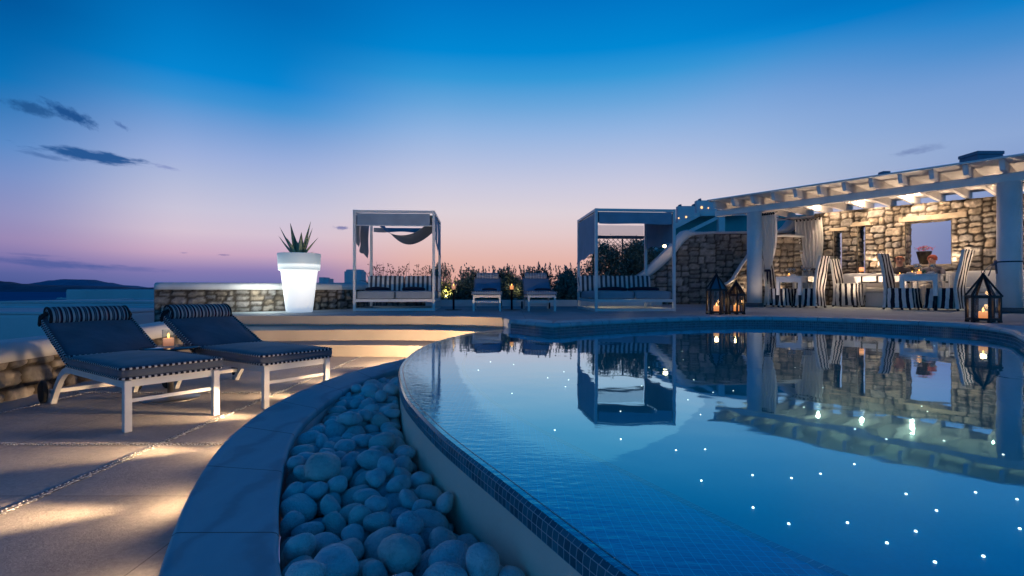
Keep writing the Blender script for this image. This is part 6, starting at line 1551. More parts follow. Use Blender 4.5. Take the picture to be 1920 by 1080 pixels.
for lb, px, py, r, he, hr, rot, rm, pn, ch in (
    ('tallest floor lantern with blue-grey roof, left of the pair by the pergola column', 1343.5, 591.5, .165, .440, .265, R(30), 'blue_zinc', False, .12),
    ('shorter slatted floor lantern standing beside the tall one by the column', 1380.5, 591.5, .142, .355, .235, R(12), 'lantern_glass', True, .13),
    ('black floor lantern alone at the pool edge in front of the right pergola column', 1843.5, 607.0, .168, .345, .285, R(10), 'lantern_glass', False, .11)):
    q = gp(px, py - 2, DECK); q.y += r * .6; q.x = wx(px, q.y)
    make_lantern(lb, q, r, he, hr, rot, rm, pn)
    lantern_candle('amber pillar candle inside the ' + lb.split(',')[0].split(' standing')[0].split(' alone')[0], (q.x, q.y, q.z + .032), .048, ch, 1.6)

# ------------------------------------------------------------------ pergola (local x runs along the beam, local y back to the wall)
PO = Vector((6.3, 13.3, 0)); PR = math.atan2(-.773, .634)
TV, NV = Vector((math.cos(PR), math.sin(PR), 0)), Vector((-math.sin(PR), math.cos(PR), 0))
def pw(s, n, z=DECK): return PO + TV * s + NV * n + Vector((0, 0, z))
perg = thing('pergola', 'long white pergola with round columns and a flat slatted roof over the dining tables', 'pergola', (PO.x, PO.y, 0), PR)
for s in (0.0, 4.78, 9.56):
    mb = MB(); mb.lathe([(.180, DECK + .10), (.182, 1.6), (.178, 2.915), (0, 2.915)], 40, c=(s, 0)); c = mb.build('column', 'white_plaster', perg)
    mb = MB(); mb.lathe([(0, DECK), (.205, DECK), (.205, DECK + .08), (.185, DECK + .10), (0, DECK + .10)], 40, c=(s, 0)); mb.build('plinth', 'dark_plinth', c)
mb = MB(); mb.box((4.4, 0, 2.995), (10.9, .17, .165), bev=.012); mb.build('beam', 'white_wood', perg)
mb = MB(); mb.box((4.5, 2.84, 3.03), (10.9, .12, .05)); mb.build('wall_plate', 'white_wood', perg)
ra = None
for i in range(21):
    s = -.825 + .506 * i
    if s > 9.7: break
    if ra is None:
        mb = MB()
        prof = [(-.56, 3.262), (-.48, 3.080), (3.25, 3.080), (3.25, 3.262)]
        w = .036
        vs = [(-w, y, z) for y, z in prof] + [(w, y, z) for y, z in prof]
        mb.add(vs, [(0, 1, 2, 3), (7, 6, 5, 4), (0, 4, 5, 1), (1, 5, 6, 2), (2, 6, 7, 3), (3, 7, 4, 0)])
        ra = mb.build('rafter', 'white_wood', perg, (s, 0, 0))
    else:
        c = ra.copy(); COL.objects.link(c); c.location = (s, 0, 0)
mb = MB(); mb.box((4.4, 1.30, 3.283), (10.75, 3.86, .036)); mb.build('roof_boards', 'white_wood', perg)
mb = MB(); mb.tube([(.16, .06, 2.87), (.55, .06, 2.87)], .012, 8); mb.tube([(-.02, .20, 2.87), (-.02, 2.45, 2.93), (.72, 2.47, 2.93)], .012, 8); mb.tube([(4.95, .03, 2.88), (6.3, .03, 2.88)], .012, 8); mb.build('curtain_rod', 'dark_metal', perg)
SPOTS = [(1.77, 2.16), (2.82, 2.17), (.75, 2.1), (4.25, 2.15)]
for s, n in SPOTS:
    mb = MB(); mb.lathe([(.045, 3.262), (.045, 3.235), (.03, 3.230)], 14, c=(s, n)); d = mb.build('ceiling_spot', 'fixture', perg)
    mb = MB(); mb.lathe([(.030, 3.233), (.026, 3.215), (0, 3.21)], 14, c=(s, n)); mb.build('bulb', 'lamp_warm', d)
# back wall with two slits and one wide opening
bw = thing('pergola_back_wall', 'warmly lit rubble stone wall with slit windows along the back of the pergola', 'wall')
p0, p1 = pw(.44, 2.75, 0), pw(8.2, 2.75, 0)
HOLES = [(.475, .690, 1.25, 2.54), (1.06, 1.26, 1.25, 2.63), (2.12, 3.03, 1.50, 2.63)]
zback = lambda u: 3.09 - .012 * u
stone_wall(bw, [(p0.x, p0.y), (p1.x, p1.y)], DECK - .05, zback, .46, holes=HOLES, res=.024, cw=.25, ch=.165, depth=.07, seed=14)
for a, b, zz, h in ((.38, .80, 2.54, .09), (.90, 1.42, 2.63, .10), (1.98, 3.30, 2.63, .13)):
    A, B = pw(.44 + a, 2.72, 0), pw(.44 + b, 2.72, 0)
    mb = MB(); c0 = (A + B) / 2 + NV * .12
    M = Matrix.Translation((c0.x, c0.y, zz + h / 2 - .002)) @ Matrix.Rotation(PR, 4, 'Z')
    mb.box((0, 0, 0), (b - a, .30, h), M=M, bev=.012); mb.build('lintel', 'lintel_stone', bw)
A, B = pw(.44 + 2.13, 2.80, 0), pw(.44 + 3.02, 2.80, 0); c0 = (A + B) / 2 + NV * .12
mb = MB(); mb.box((0, 0, 0), (.88, .42, .05), M=Matrix.Translation((c0.x, c0.y, 1.505)) @ Matrix.Rotation(PR, 4, 'Z'), bev=.01); mb.build('sill', 'lintel_stone', bw)

# curtains
def curtain(label, s0, s1, n, ztop, ztie, zbot, tie_at, tie_w, pleats, axis='s', seed=0):
    t = thing('curtain', label, 'curtain', (PO.x, PO.y, 0), PR)
    def P(u, v):
        z = ztop + (zbot - ztop) * v
        k = (ztop - z) / max(1e-6, ztop - ztie)
        if k <= 1:
            e = k ** 2.6; lo = s0 * (1 - e) + (tie_at - tie_w / 2) * e; hi = s1 * (1 - e) + (tie_at + tie_w / 2) * e
            bulge = .05 * math.sin(PI * k)
            hi += bulge * (1 if s1 > tie_at else 0)
            amp = .035 * (1 - .55 * e)
        else:
            e = min(1, (z - ztie) / (zbot - ztie)); lo = tie_at - tie_w / 2 - .02 * e; hi = tie_at + tie_w / 2 + .07 * e; amp = .02 + .015 * e
        a = lo + (hi - lo) * u
        d = amp * math.sin(u * pleats * 2 * PI + seed + 1.2 * noise.noise(Vector((u * 3, v * 2, seed)))) + .02 * noise.noise(Vector((u * 4, v * 3, seed + 4)))
        return (a, n + d, z)
    mb = MB(); mb.grid(P, 90, 36); mb.build('drape', 'curtain_cloth', t)
    mb = MB(); r = tie_w / 2 + .022
    mb.lathe([(r, ztie - .03), (r + .012, ztie), (r, ztie + .03)], 20, M=Matrix.Translation((tie_at, n, 0)) @ Matrix.Diagonal((1, .55, 1, 1)))
    for k, (dx, l) in enumerate(((-.02, .34), (.05, .42))):
        mb.sweep([(tie_at + dx + r * .5, n - r * .55, ztie), (tie_at + dx + r * .7, n - r * .8, ztie - l * .5), (tie_at + dx + r * .75, n - r * .75, ztie - l)], .05, .008)
    mb.build('tie_band', 'navy_cloth', t)
    mb = MB()
    for k in range(7): mb.lathe([(.026, ztop - .045), (.026, ztop - .035)], 12, M=Matrix.Translation((s0 + (s1 - s0) * (k + .5) / 7, n - .04, ztop - .04)) @ Matrix.Rotation(PI / 2, 4, 'X') @ Matrix.Translation((0, 0, -ztop + .04)))
    mb.build('eyelet', 'dark_metal', t)
    return t
curtain('cream curtain tied with a dark band beside the left pergola column', .12, .50, .06, 2.87, DECK + .93, DECK + .10, .30, .10, 6, seed=1)
curtain('cream curtain gathered at the left end of the back wall', .02, .72, 2.47, 2.93, DECK + 1.02, DECK + .45, .44, .46, 8, seed=5)
curtain('mauve-lit curtain cut off by the frame, right of the right pergola column', 5.02, 5.9, .05, 2.88, DECK + .92, DECK + .06, 5.06, .16, 8, seed=9)
# ribbon knotted round the right column
t = thing('column_ribbon', 'dark ribbon knotted round the right pergola column', 'ribbon', (PO.x, PO.y, 0), PR)
mb = MB(); z = DECK + .955
mb.lathe([(.186, z - .012), (.189, z), (.186, z + .012)], 30, c=(4.78, 0)); mb.build('band', 'navy_cloth', t)
mb = MB()
q = Vector((4.60, -.07, z))
mb.cushion((q.x, q.y, z), (.06, .06, .07), .02, .0, 3)
for dx, dz in ((-.20, -.24), (-.10, -.26), (.02, -.22)):
    mb.sweep([q, (q.x + dx * .55, q.y - .03, z + dz * .4), (q.x + dx, q.y - .02, z + dz)], .045, .01)
mb.build('knot', 'bow_cloth', t)

# ------------------------------------------------------------------ dining furniture
def make_chair(label, s, n, face, seat_h=.47, back_h=1.245):
    """face +1: looks along +s, -1: looks along -s"""
    p = pw(s, n); t = thing('dining_chair', label, 'dining chair', p, PR - R(10) + (-PI / 2 if face > 0 else PI / 2), 'striped dining chairs')
    hw = .205
    # local: +y forward, back at y = 0
    mb = MB()
    rows = [(.045, 1.07), (.16, 1.03), (.30, 1.0), (.40, .985), (seat_h - .015, .985), (seat_h, .965)]
    per = []
    def ringpt(k, sc, z):
        seq = []
        x0, x1, y0, y1 = -hw * sc, hw * sc, .06, .06 + .47 * sc
        m = 12
        for i in range(m): seq.append((x0 + (x1 - x0) * i / m, y1))
        for i in range(m): seq.append((x1, y1 + (y0 - y1) * i / m))
        for i in range(m): seq.append((x1 + (x0 - x1) * i / m, y0))
        for i in range(m): seq.append((x0, y0 + (y1 - y0) * i / m))
        return [(x, y, z) for x, y in seq]
    n_ = 48; vs = []
    for k, (z, sc) in enumerate(rows):
        amp = .012 * max(0, 1 - z / seat_h)
        for i, (x, y, zz) in enumerate(ringpt(k, sc, z)):
            w = amp * math.sin(i * 1.15 + s * 3) + amp * .8 * noise.noise(Vector((i * .4, z * 4, s)))
            d = Vector((x, y - .29, 0)).normalized(); vs.append((x + d.x * w, y + d.y * w, zz))
    fs, uv = [], []
    cum = [0.0]; r0 = ringpt(0, 1.0, 0)
    for i in range(n_): cum.append(cum[-1] + (Vector(r0[(i + 1) % n_]) - Vector(r0[i])).length)
    for k in range(len(rows) - 1):
        for i in range(n_):
            j = (i + 1) % n_
            fs.append((k * n_ + i, k * n_ + j, (k + 1) * n_ + j, (k + 1) * n_ + i)); uv.append([(cum[i], rows[k][0]), (cum[i + 1], rows[k][0]), (cum[i + 1], rows[k + 1][0]), (cum[i], rows[k + 1][0])])
    top = (len(rows) - 1) * n_
    fs.append(tuple(top + i for i in range(n_))); uv.append([(vs[top + i][0] + hw, vs[top + i][1]) for i in range(n_)])
    mb.add(vs, fs, uv, smooth=False); mb.build('seat_cover', 'chair_stripe', t)
    mb = MB()
    def P(side):
        def f(u, v):
            z = .045 + (back_h - .045) * v
            if z < seat_h: yb = -.035 * (1 - z / seat_h) ** 1.3
            else: yb = -.13 * ((z - seat_h) / (back_h - seat_h)) ** 1.15
            th = .055
            x = (-hw + 2 * hw * u) * (1 - .03 * v)
            w = .008 * math.sin(v * 9 + u * 5 + s) * (1 if .05 < v < .95 else 0)
            return (x, yb + (th if side else 0) + w, z)
        return f
    uvf = lambda u, v: (u * 2 * hw + .008, v)
    mb.grid(P(0), 12, 18, uvf); mb.grid(P(1), 12, 18, uvf)
    for uu in (0, 1):
        vs = []; 
        for k in range(19): vs += [P(0)(uu, k / 18), P(1)(uu, k / 18)]
        mb.add(vs, [(2 * k, 2 * k + 1, 2 * k + 3, 2 * k + 2) for k in range(18)], [[(.02, 0)] * 4] * 18, smooth=True)
    vs = [];
    for k in range(13): vs += [P(0)(k / 12, 1), P(1)(k / 12, 1)]
    mb.add(vs, [(2 * k, 2 * k + 1, 2 * k + 3, 2 * k + 2) for k in range(12)], [[(.02, 0)] * 4] * 12, smooth=True)
    mb.build('backrest', 'chair_stripe', t)
    for x in (-hw * .9, hw * .9):
        for y in (-.02, .49):
            mb = MB(); mb.rbox((x, y, .0), (x, y + (.0 if y > 0 else .02), .12), .035, .035); mb.build('leg', 'black_paint', t)
    return t
def make_dining_table(label, s, n, w, d, turned):
    p = pw(s, n); t = thing('dining_table', label, 'dining table', p, PR, 'white dining tables under the pergola')
    mb = MB(); mb.box((0, 0, .752), (w, d, .032), bev=.006); mb.build('table_top', 'white_wood', t)
    mb = MB()
    for sg in (-1, 1):
        mb.box((0, sg * (d / 2 - .035), .68), (w - .10, .025, .11)); mb.box((sg * (w / 2 - .035), 0, .68), (.025, d - .10, .11))
    mb.build('apron', 'white_wood', t)
    for x in (-1, 1):
        for y in (-1, 1):
            cx, cy = x * (w / 2 - .045), y * (d / 2 - .045)
            mb = MB()
            if turned: mb.lathe([(.040, .30), (.034, .42), (.045, .52), (.030, .54), (.048, .57), (.034, .60), (.044, .63), (.044, .735), (0, .735)], 16, c=(cx, cy))
            else: mb.box((cx, cy, .52), (.075, .075, .43), bev=.006)
            lg = mb.build('leg', 'white_wood', t)
            mb = MB()
            if turned: mb.lathe([(0, 0), (.024, 0), (.034, .05), (.030, .10), (.046, .14), (.030, .17), (.040, .30), (0, .30)], 16, c=(cx, cy))
            else: mb.lathe([(0, 0), (.024, 0), (.036, .305), (0, .305)], 12, c=(cx, cy))
            mb.build('foot', 'black_paint', lg)
    return t
T1, T2, T3 = (.0, 0), (0, 0), (0, 0)
def loc_sn(X, Y):
    d = Vector((X, Y, 0)) - PO; return d.dot(TV), d.dot(NV)
# table by the left column, table by the right column, table at the bench
s1, n1 = loc_sn(6.98, 12.43); c1 = (s1 - .26, n1 + .52); make_dining_table('white dining table nearest the left column, set with wine glasses', c1[0], c1[1], .60, 1.05, False)
s3, n3 = loc_sn(8.80, 10.62); c3 = (s3 - .30, n3 + .55); make_dining_table('white dining table in front of the two seated people, glasses and lit candle on it', c3[0], c3[1], .66, 1.15, False)
s2, n2 = loc_sn(8.62, 12.84); c2 = (s2 + .52, n2 + .28); make_dining_table('white dining table with turned legs and black feet, at the bench behind', c2[0], c2[1], 1.10, .62, True)
make_chair('striped dining chair with its back to the left column', c1[0] - .58, c1[1] - .22, 1)
make_chair('striped dining chair seen from behind, right of the table nearest the left column', c1[0] + .62, c1[1] - .26, -1)
make_chair('striped dining chair left of the table in front of the two people', c3[0] - .58, c3[1] - .32, 1)
make_chair('tall striped dining chair at the right, close behind the lone black lantern', c3[0] + .66, c3[1] - .34, -1)
make_chair('striped armchair cover with raised seat front, left end of the table with turned legs', c2[0] - .98, c2[1] - .10, 1, .60)

def runner(label, s, n, z, w, drop, axis, over):
    """narrow black-edged cloth lying across the table and hanging over its edge"""
    t = thing('table_runner', label, 'table runner', pw(s, n, z), PR)
    for m, k, nm in (('white_cloth', 0.0, 'cloth'), ('black_cloth', 1.0, 'border')):
        mb = MB()
        def f(a, l):   # a across, l along
            if abs(l) <= over: x, zz = l, .006
            else: x, zz = math.copysign(over + .006, l), .006 - (abs(l) - over)
            x += .004 * math.sin(a * 30) * (0 if abs(l) < over else 1)
            return (x, a, zz) if axis == 's' else (a, x, zz)
        tot = over + drop; e = .035
        if k == 0: segs = [(-w / 2 + e, w / 2 - e, -tot + e, tot - e)]
        else: segs = [(-w / 2, -w / 2 + e, -tot, tot), (w / 2 - e, w / 2, -tot, tot), (-w / 2 + e, w / 2 - e, -tot, -tot + e), (-w / 2 + e, w / 2 - e, tot - e, tot)]
        for a0, a1, l0, l1 in segs:
            ls = [q for q in sorted({l0, l1, *[v for v in (-over - .006, -over, over, over + .006) if l0 < v < l1]})]
            vs = [];
            for q in ls: vs += [f(a0, q), f(a1, q)]
            mb.add(vs, [(2 * i, 2 * i + 1, 2 * i + 3, 2 * i + 2) for i in range(len(ls) - 1)])
        mb.build(nm, m, t)
ZT = DECK + .768
runner('black-edged runner hanging off the side of the table nearest the left column', c1[0], c1[1] - .02, ZT, .30, .17, 's', .302)
runner('black-edged runner hanging off the side of the table with the two people', c3[0], c3[1] + .18, ZT, .30, .19, 's', .332)
runner('black-edged runner hanging over the front of the table with turned legs', c2[0] - .22, c2[1], ZT, .36, .17, 'n', .312)

def wine_glass(label, X, group):
    t = thing('wine_glass', label, 'wine glass', X, 0, group)
    mb = MB(); mb.lathe([(0, .0), (.034, .001), (.034, .004), (.006, .010), (.005, .095), (.012, .106)], 16); mb.build('stem', 'glass_bright', t)
    mb = MB(); mb.lathe([(.004, .102), (.030, .118), (.048, .152), (.050, .185), (.042, .238), (.041, .238), (.048, .185), (.046, .152), (.028, .121), (0, .107)], 20); mb.build('bowl', 'glass_bright', t)
def on_table(c, ds, dn): return pw(c[0] + ds, c[1] + dn, ZT + .001)
for k, (ds, dn) in enumerate(((-.20, .05), (-.14, .16), (.10, .20), (.16, .32))):
    wine_glass(('left-hand pair of wine glasses on the table nearest the left column', 'right-hand pair of wine glasses on the table nearest the left column')[k // 2], on_table(c1, ds, dn), ('wine glasses, left pair on the left table', 'wine glasses, right pair on the left table')[k // 2])
for k, (ds, dn) in enumerate(((-.13, -.12), (-.10, .02), (.12, .02), (.10, .20))):
    wine_glass(('wine glass of the pair beside the lit candle on the right table', 'wine glass of the pair in front of the red-capped person')[k // 2], on_table(c3, ds, dn), ('wine glasses by the candle', 'wine glasses in front of the red cap')[k // 2])
candle_glass('short glowing candle glass on the table in front of the two people', on_table(c3, -.06, -.20), .045, .085, .07, None, 'amber_glass')
mb = MB(); mb.lathe([(0, 0), (.034, .0), (.036, .004), (.040, .09), (.038, .09), (.034, .008), (0, .008)], 18)
o = mb.build('tumbler', 'green_glass', None, on_table(c3, .03, -.24)); tag(o, 'pale green tumbler right of the glowing candle glass', 'glass')
candle_glass('small candle glass burning at the right end of the back table', on_table(c2, .28, .16), .042, .085, .05, None, 'amber_glass')
candle_glass('small candle glass burning on the table nearest the left column', on_table(c1, -.12, -.18), .038, .08, .05, None, 'amber_glass')
candle_glass('small candle glass at the left corner of the table with the two people', on_table(c3, -.24, .06), .04, .09, .05, None, 'amber_glass')
def plate(label, X, group=None):
    t = thing('plate', label, 'plate', X, 0, group)
    mb = MB(); mb.lathe([(0, .004), (.06, .004), (.115, .016), (.117, .019), (.06, .010), (0, .009)], 26); mb.build('dish', 'porcelain', t)
    mb = MB(); mb.cushion((0, 0, .028), (.13, .07, .035), .015, .01, 4); mb.build('napkin', 'white_cloth', t)
for lb, c, ds, dn in (('white plate with napkin on the table nearest the left column', c1, .02, -.30), ('white plate with napkin at the left of the table in front of the people', c3, -.20, -.30),
                      ('white plate with napkin at the right of the table in front of the people', c3, .16, -.30), ('white plate with napkin on the table with turned legs', c2, .42, -.10)):
    plate(lb, on_table(c, ds, dn))
mb = MB(); mb.cushion((0, 0, .03), (.42, .10, .06), .028, .01, 6, seed=2)
o = mb.build('rolled_napkin', 'white_cloth', None, on_table(c2, .02, .16), PR); tag(o, 'long rolled white napkin lying on the table with turned legs', 'napkin')

# bench along the wall
b0, b1 = 1.2, 7.2; t = thing('wall_bench', 'long white cushioned bench built along the back wall', 'bench', (PO.x, PO.y, DECK), PR)
mb = MB(); mb.box(((b0 + b1) / 2, 2.38, .185), (b1 - b0, .56, .37), bev=.02); mb.build('base', 'white_plaster', t)
for k in range(5):
    a = b0 + (b1 - b0) * (k + .5) / 5; w = (b1 - b0) / 5 - .012
    mb = MB(); mb.cushion((a, 2.34, .43), (w, .56, .11), .03, .01, 6, seed=k); mb.build('seat_cushion', 'white_cloth', t)
    mb = MB(); mb.cushion((a, 2.60, .68), (w, .12, .40), .04, .0, 6, seed=k + 9); mb.build('back_cushion', 'white_cloth', t)
# flower pot on the sill
fp = pw(.44 + 2.45, 2.94, 1.53)
t = thing('flower_pot', 'black tapering pot of red flowers standing in the wide wall opening', 'flower pot', fp)
mb = MB(); mb.lathe([(0, 0), (.085, 0), (.16, .33), (.165, .34), (.15, .34), (.145, .31), (0, .30)], 26); mb.build('pot', 'pot_black', t)
rr = random.Random(6); mb = MB(); mg = MB()
for k in range(90):
    a, r_ = rr.uniform(0, 2 * PI), rr.uniform(0, .21) ; z = .36 + rr.uniform(0, .13) * (1 - r_ * 2)
    c = Vector((r_ * math.cos(a), r_ * math.sin(a), z)); B = mb if k % 3 else mg
    for j in range(4):
        d = Vector((rr.uniform(-1, 1), rr.uniform(-1, 1), rr.uniform(-.2, 1))).normalized(); e = d.orthogonal().normalized(); l = rr.uniform(.025, .045)
        B.add([c - e * l * .5, c + d * l * .5 - e * .0, c + e * l * .5, c + d * l], [(0, 1, 3), (1, 2, 3)])
mb.build('flowers', 'petal_red', t); mg.build('foliage', 'leaf_dark', t)
# small lanterns hung on the back wall
for lb, s, z in (('small glowing lantern hung on the wall between the slit windows', .44 + 1.18, 1.40), ('small glowing lantern hung low beside the left slit window', .44 + .62, 1.20)):
    P_ = pw(s, 2.64, z); t = thing('hanging_lantern', lb, 'lantern', P_, PR)
    mb = MB(); mb.lathe([(.050, .0), (.060, .05), (.056, .11), (.05, .115)], 16); mb.build('jar', 'amber_glass', t)
    mb = MB(); mb.tube([(-.055, 0, .11), (-.06, 0, .18), (-.03, 0, .25), (0, 0, .265), (.03, 0, .25), (.06, 0, .18), (.055, 0, .11)], .005, 6); mb.lathe([(.058, .108), (.058, .116)], 16); mb.tube([(0, 0, .265), (0, .10, .27)], .006, 6); mb.build('handle', 'dark_metal', t)

# ------------------------------------------------------------------ two seated people
def person(label, loc, rot, hair, cap, shirt, head_turn=0.0, lean=0.0):
    t = thing('person', label, 'person', loc, rot)      # faces local -y, seated with the pelvis at z .52
    bm = bmesh.new(); sk = bm.verts.layers.skin.verify(); V = {}
    def vt(n, co, r):
        v = bm.verts.new(co); v[sk].radius = (r, r * .85 if n in ('pelvis', 'waist', 'chest') else r); V[n] = v; return v
    J = [('pelvis', (0, 0, .54), .135), ('waist', (0, -.02 - lean * .3, .70), .12), ('chest', (0, -.03 - lean * .7, .88), .135), ('neck', (0, -.03 - lean, 1.03), .055), ('headlow', (0, -.05 - lean, 1.10), .07),
         ('headmid', (0, -.06 - lean, 1.18), .088), ('headtop', (0, -.05 - lean, 1.26), .075)]
    for n, c, r in J: vt(n, c, r)
    for a, b in zip(J, J[1:]): bm.edges.new((V[a[0]], V[b[0]]))
    for s, q in ((-1, 'a'), (1, 'b')):
        ch = [('hip' + q, (s * .10, -.04, .53), .09), ('knee' + q, (s * .12, -.46, .54), .062), ('ankle' + q, (s * .11, -.44, .09), .042), ('toe' + q, (s * .12, -.60, .045), .036)]
        pr = 'pelvis'
        for n, c, r in ch: vt(n, c, r); bm.edges.new((V[pr], V[n])); pr = n
        ar = [('sh' + q, (s * .18, -.03 - lean * .85, .95), .058), ('elbow' + q, (s * .24, -.16 - lean, .72), .042), ('wrist' + q, (s * .16, -.40 - lean, .80), .027), ('palm' + q, (s * .145, -.46 - lean, .805), .024)]
        pr = 'chest'
        for n, c, r in ar: vt(n, c, r); bm.edges.new((V[pr], V[n])); pr = n
        for k in range(4):
            o = (k - 1.5) * .021; l = (.055, .068, .064, .05)[k]
            a = vt('f%d1' % k + q, (s * .145 + o, -.49 - lean, .805), .0095); b = vt('f%d2' % k + q, (s * .145 + o * 1.1, -.49 - lean - l * .6, .800), .0085); c = vt('f%d3' % k + q, (s * .145 + o * 1.1, -.49 - lean - l, .788), .0075)
            bm.edges.new((V['palm' + q], a)); bm.edges.new((a, b)); bm.edges.new((b, c))
        a = vt('th1' + q, (s * .112, -.455 - lean, .80), .0105); b = vt('th2' + q, (s * .095, -.49 - lean, .795), .009)
        bm.edges.new((V['palm' + q], a)); bm.edges.new((a, b))
    V['pelvis'][sk].use_root = True
    me = bpy.data.meshes.new('body'); bm.to_mesh(me); bm.free()
    o = bpy.data.objects.new('body', me); COL.objects.link(o)
    md = o.modifiers.new('s', 'SKIN'); md.use_smooth_shade = True; s2 = o.modifiers.new('u', 'SUBSURF'); s2.levels = 2; s2.render_levels = 2
    dg = bpy.context.evaluated_depsgraph_get(); m2 = bpy.data.meshes.new_from_object(o.evaluated_get(dg)); o.modifiers.clear(); o.data = m2
    for k in ('skin', shirt, 'trousers_white', 'shoe_dark'): m2.materials.append(MATS[k])
    for f in m2.polygons:
        c = f.center; f.use_smooth = True
        if c.z < .10 and c.y < -.36: k = 3
        elif c.z < .66 and not (c.z > .60 and c.y < -.3 and False): k = 2
        elif c.z < 1.035 and not (abs(c.x) > .10 and c.y < -.30 - lean): k = 1
        else: k = 0
        if k == 2 and c.z > .60 and abs(c.x) > .19: k = 1
        f.material_index = k
    o.parent = t
    H = Vector((0, -.055 - lean, 1.185)); M = Matrix.Translation(H) @ Matrix.Rotation(head_turn, 4, 'Z')
    mb = MB(); mb.tube([M @ Vector((0, -.078, .012)), M @ Vector((0, -.096, -.012)), M @ Vector((0, -.108, -.028)), M @ Vector((0, -.084, -.036))], [.008, .011, .014, .010], 8); mb.build('nose', 'skin', t)
    for s in (-1, 1):
        mb = MB(); mb.lathe([(0, -.008), (.011, -.004), (.012, .0), (.009, .006), (0, .008)], 8, M=M @ Matrix.Translation((s * .032, -.080, .008))); mb.build('eye', 'eye_dark', t)
        mb = MB(); mb.lathe([(0, -.022), (.012, -.015), (.017, 0), (.012, .02), (0, .026)], 8, M=M @ Matrix.Translation((s * .088, .0, -.008))); mb.build('ear', 'skin', t)
    mb = MB(); mb.tube([M @ Vector((-.024, -.079, -.060)), M @ Vector((0, -.088, -.063)), M @ Vector((.024, -.079, -.060))], .006, 6); mb.build('mouth', 'lip_red', t)
    mb = MB()
    pr = [(0, .104), (.045, .098), (.078, .075), (.096, .035), (.098, .0), (.094, -.03)]
    vs, fs = [], []; seg = 24
    for r_, z in pr:
        for k in range(seg):
            a = 2 * PI * k / seg; y = r_ * math.sin(a); zz = z
            if not cap and z < .05 and y < -.03: zz = max(z, .052); 
            w = 1 + (0 if cap else .09 * noise.noise(Vector((math.cos(a) * 4, math.sin(a) * 4, z * 40))))
            vs.append((r_ * math.cos(a) * w, (y * w + .006) if y > -.06 or z > .03 else -.06, zz))
    for i in range(len(pr) - 1):
        for k in range(seg): fs.append((i * seg + k, i * seg + (k + 1) % seg, (i + 1) * seg + (k + 1) % seg, (i + 1) * seg + k))
    mb.add(vs, fs, smooth=True, M=M); mb.build('cap' if cap else 'hair', hair, t)
    return t
def wall_pt(px, inset):
    # point on the bench, inset in front of the back wall, seen at column px
    p0 = pw(0, 2.75 - inset, 0); k = (px - 960) / FOC
    s = (k * p0.y - p0.x) / (TV.x - k * TV.y); return p0 + TV * s
for lb, px, hair, cap, sh, tn in (('red-haired person in dark top and white trousers seated on the bench, left of the pair', 1690, 'red_hair', False, 'shirt_dark', .3),
                                  ('person in a red cap and grey top seated on the bench below the flower pot', 1751, 'red_cap', True, 'shirt_grey', -.2)):
    p = wall_pt(px, .52); person(lb, (p.x, p.y, DECK - .02), PR, hair, cap, sh, tn, .10)

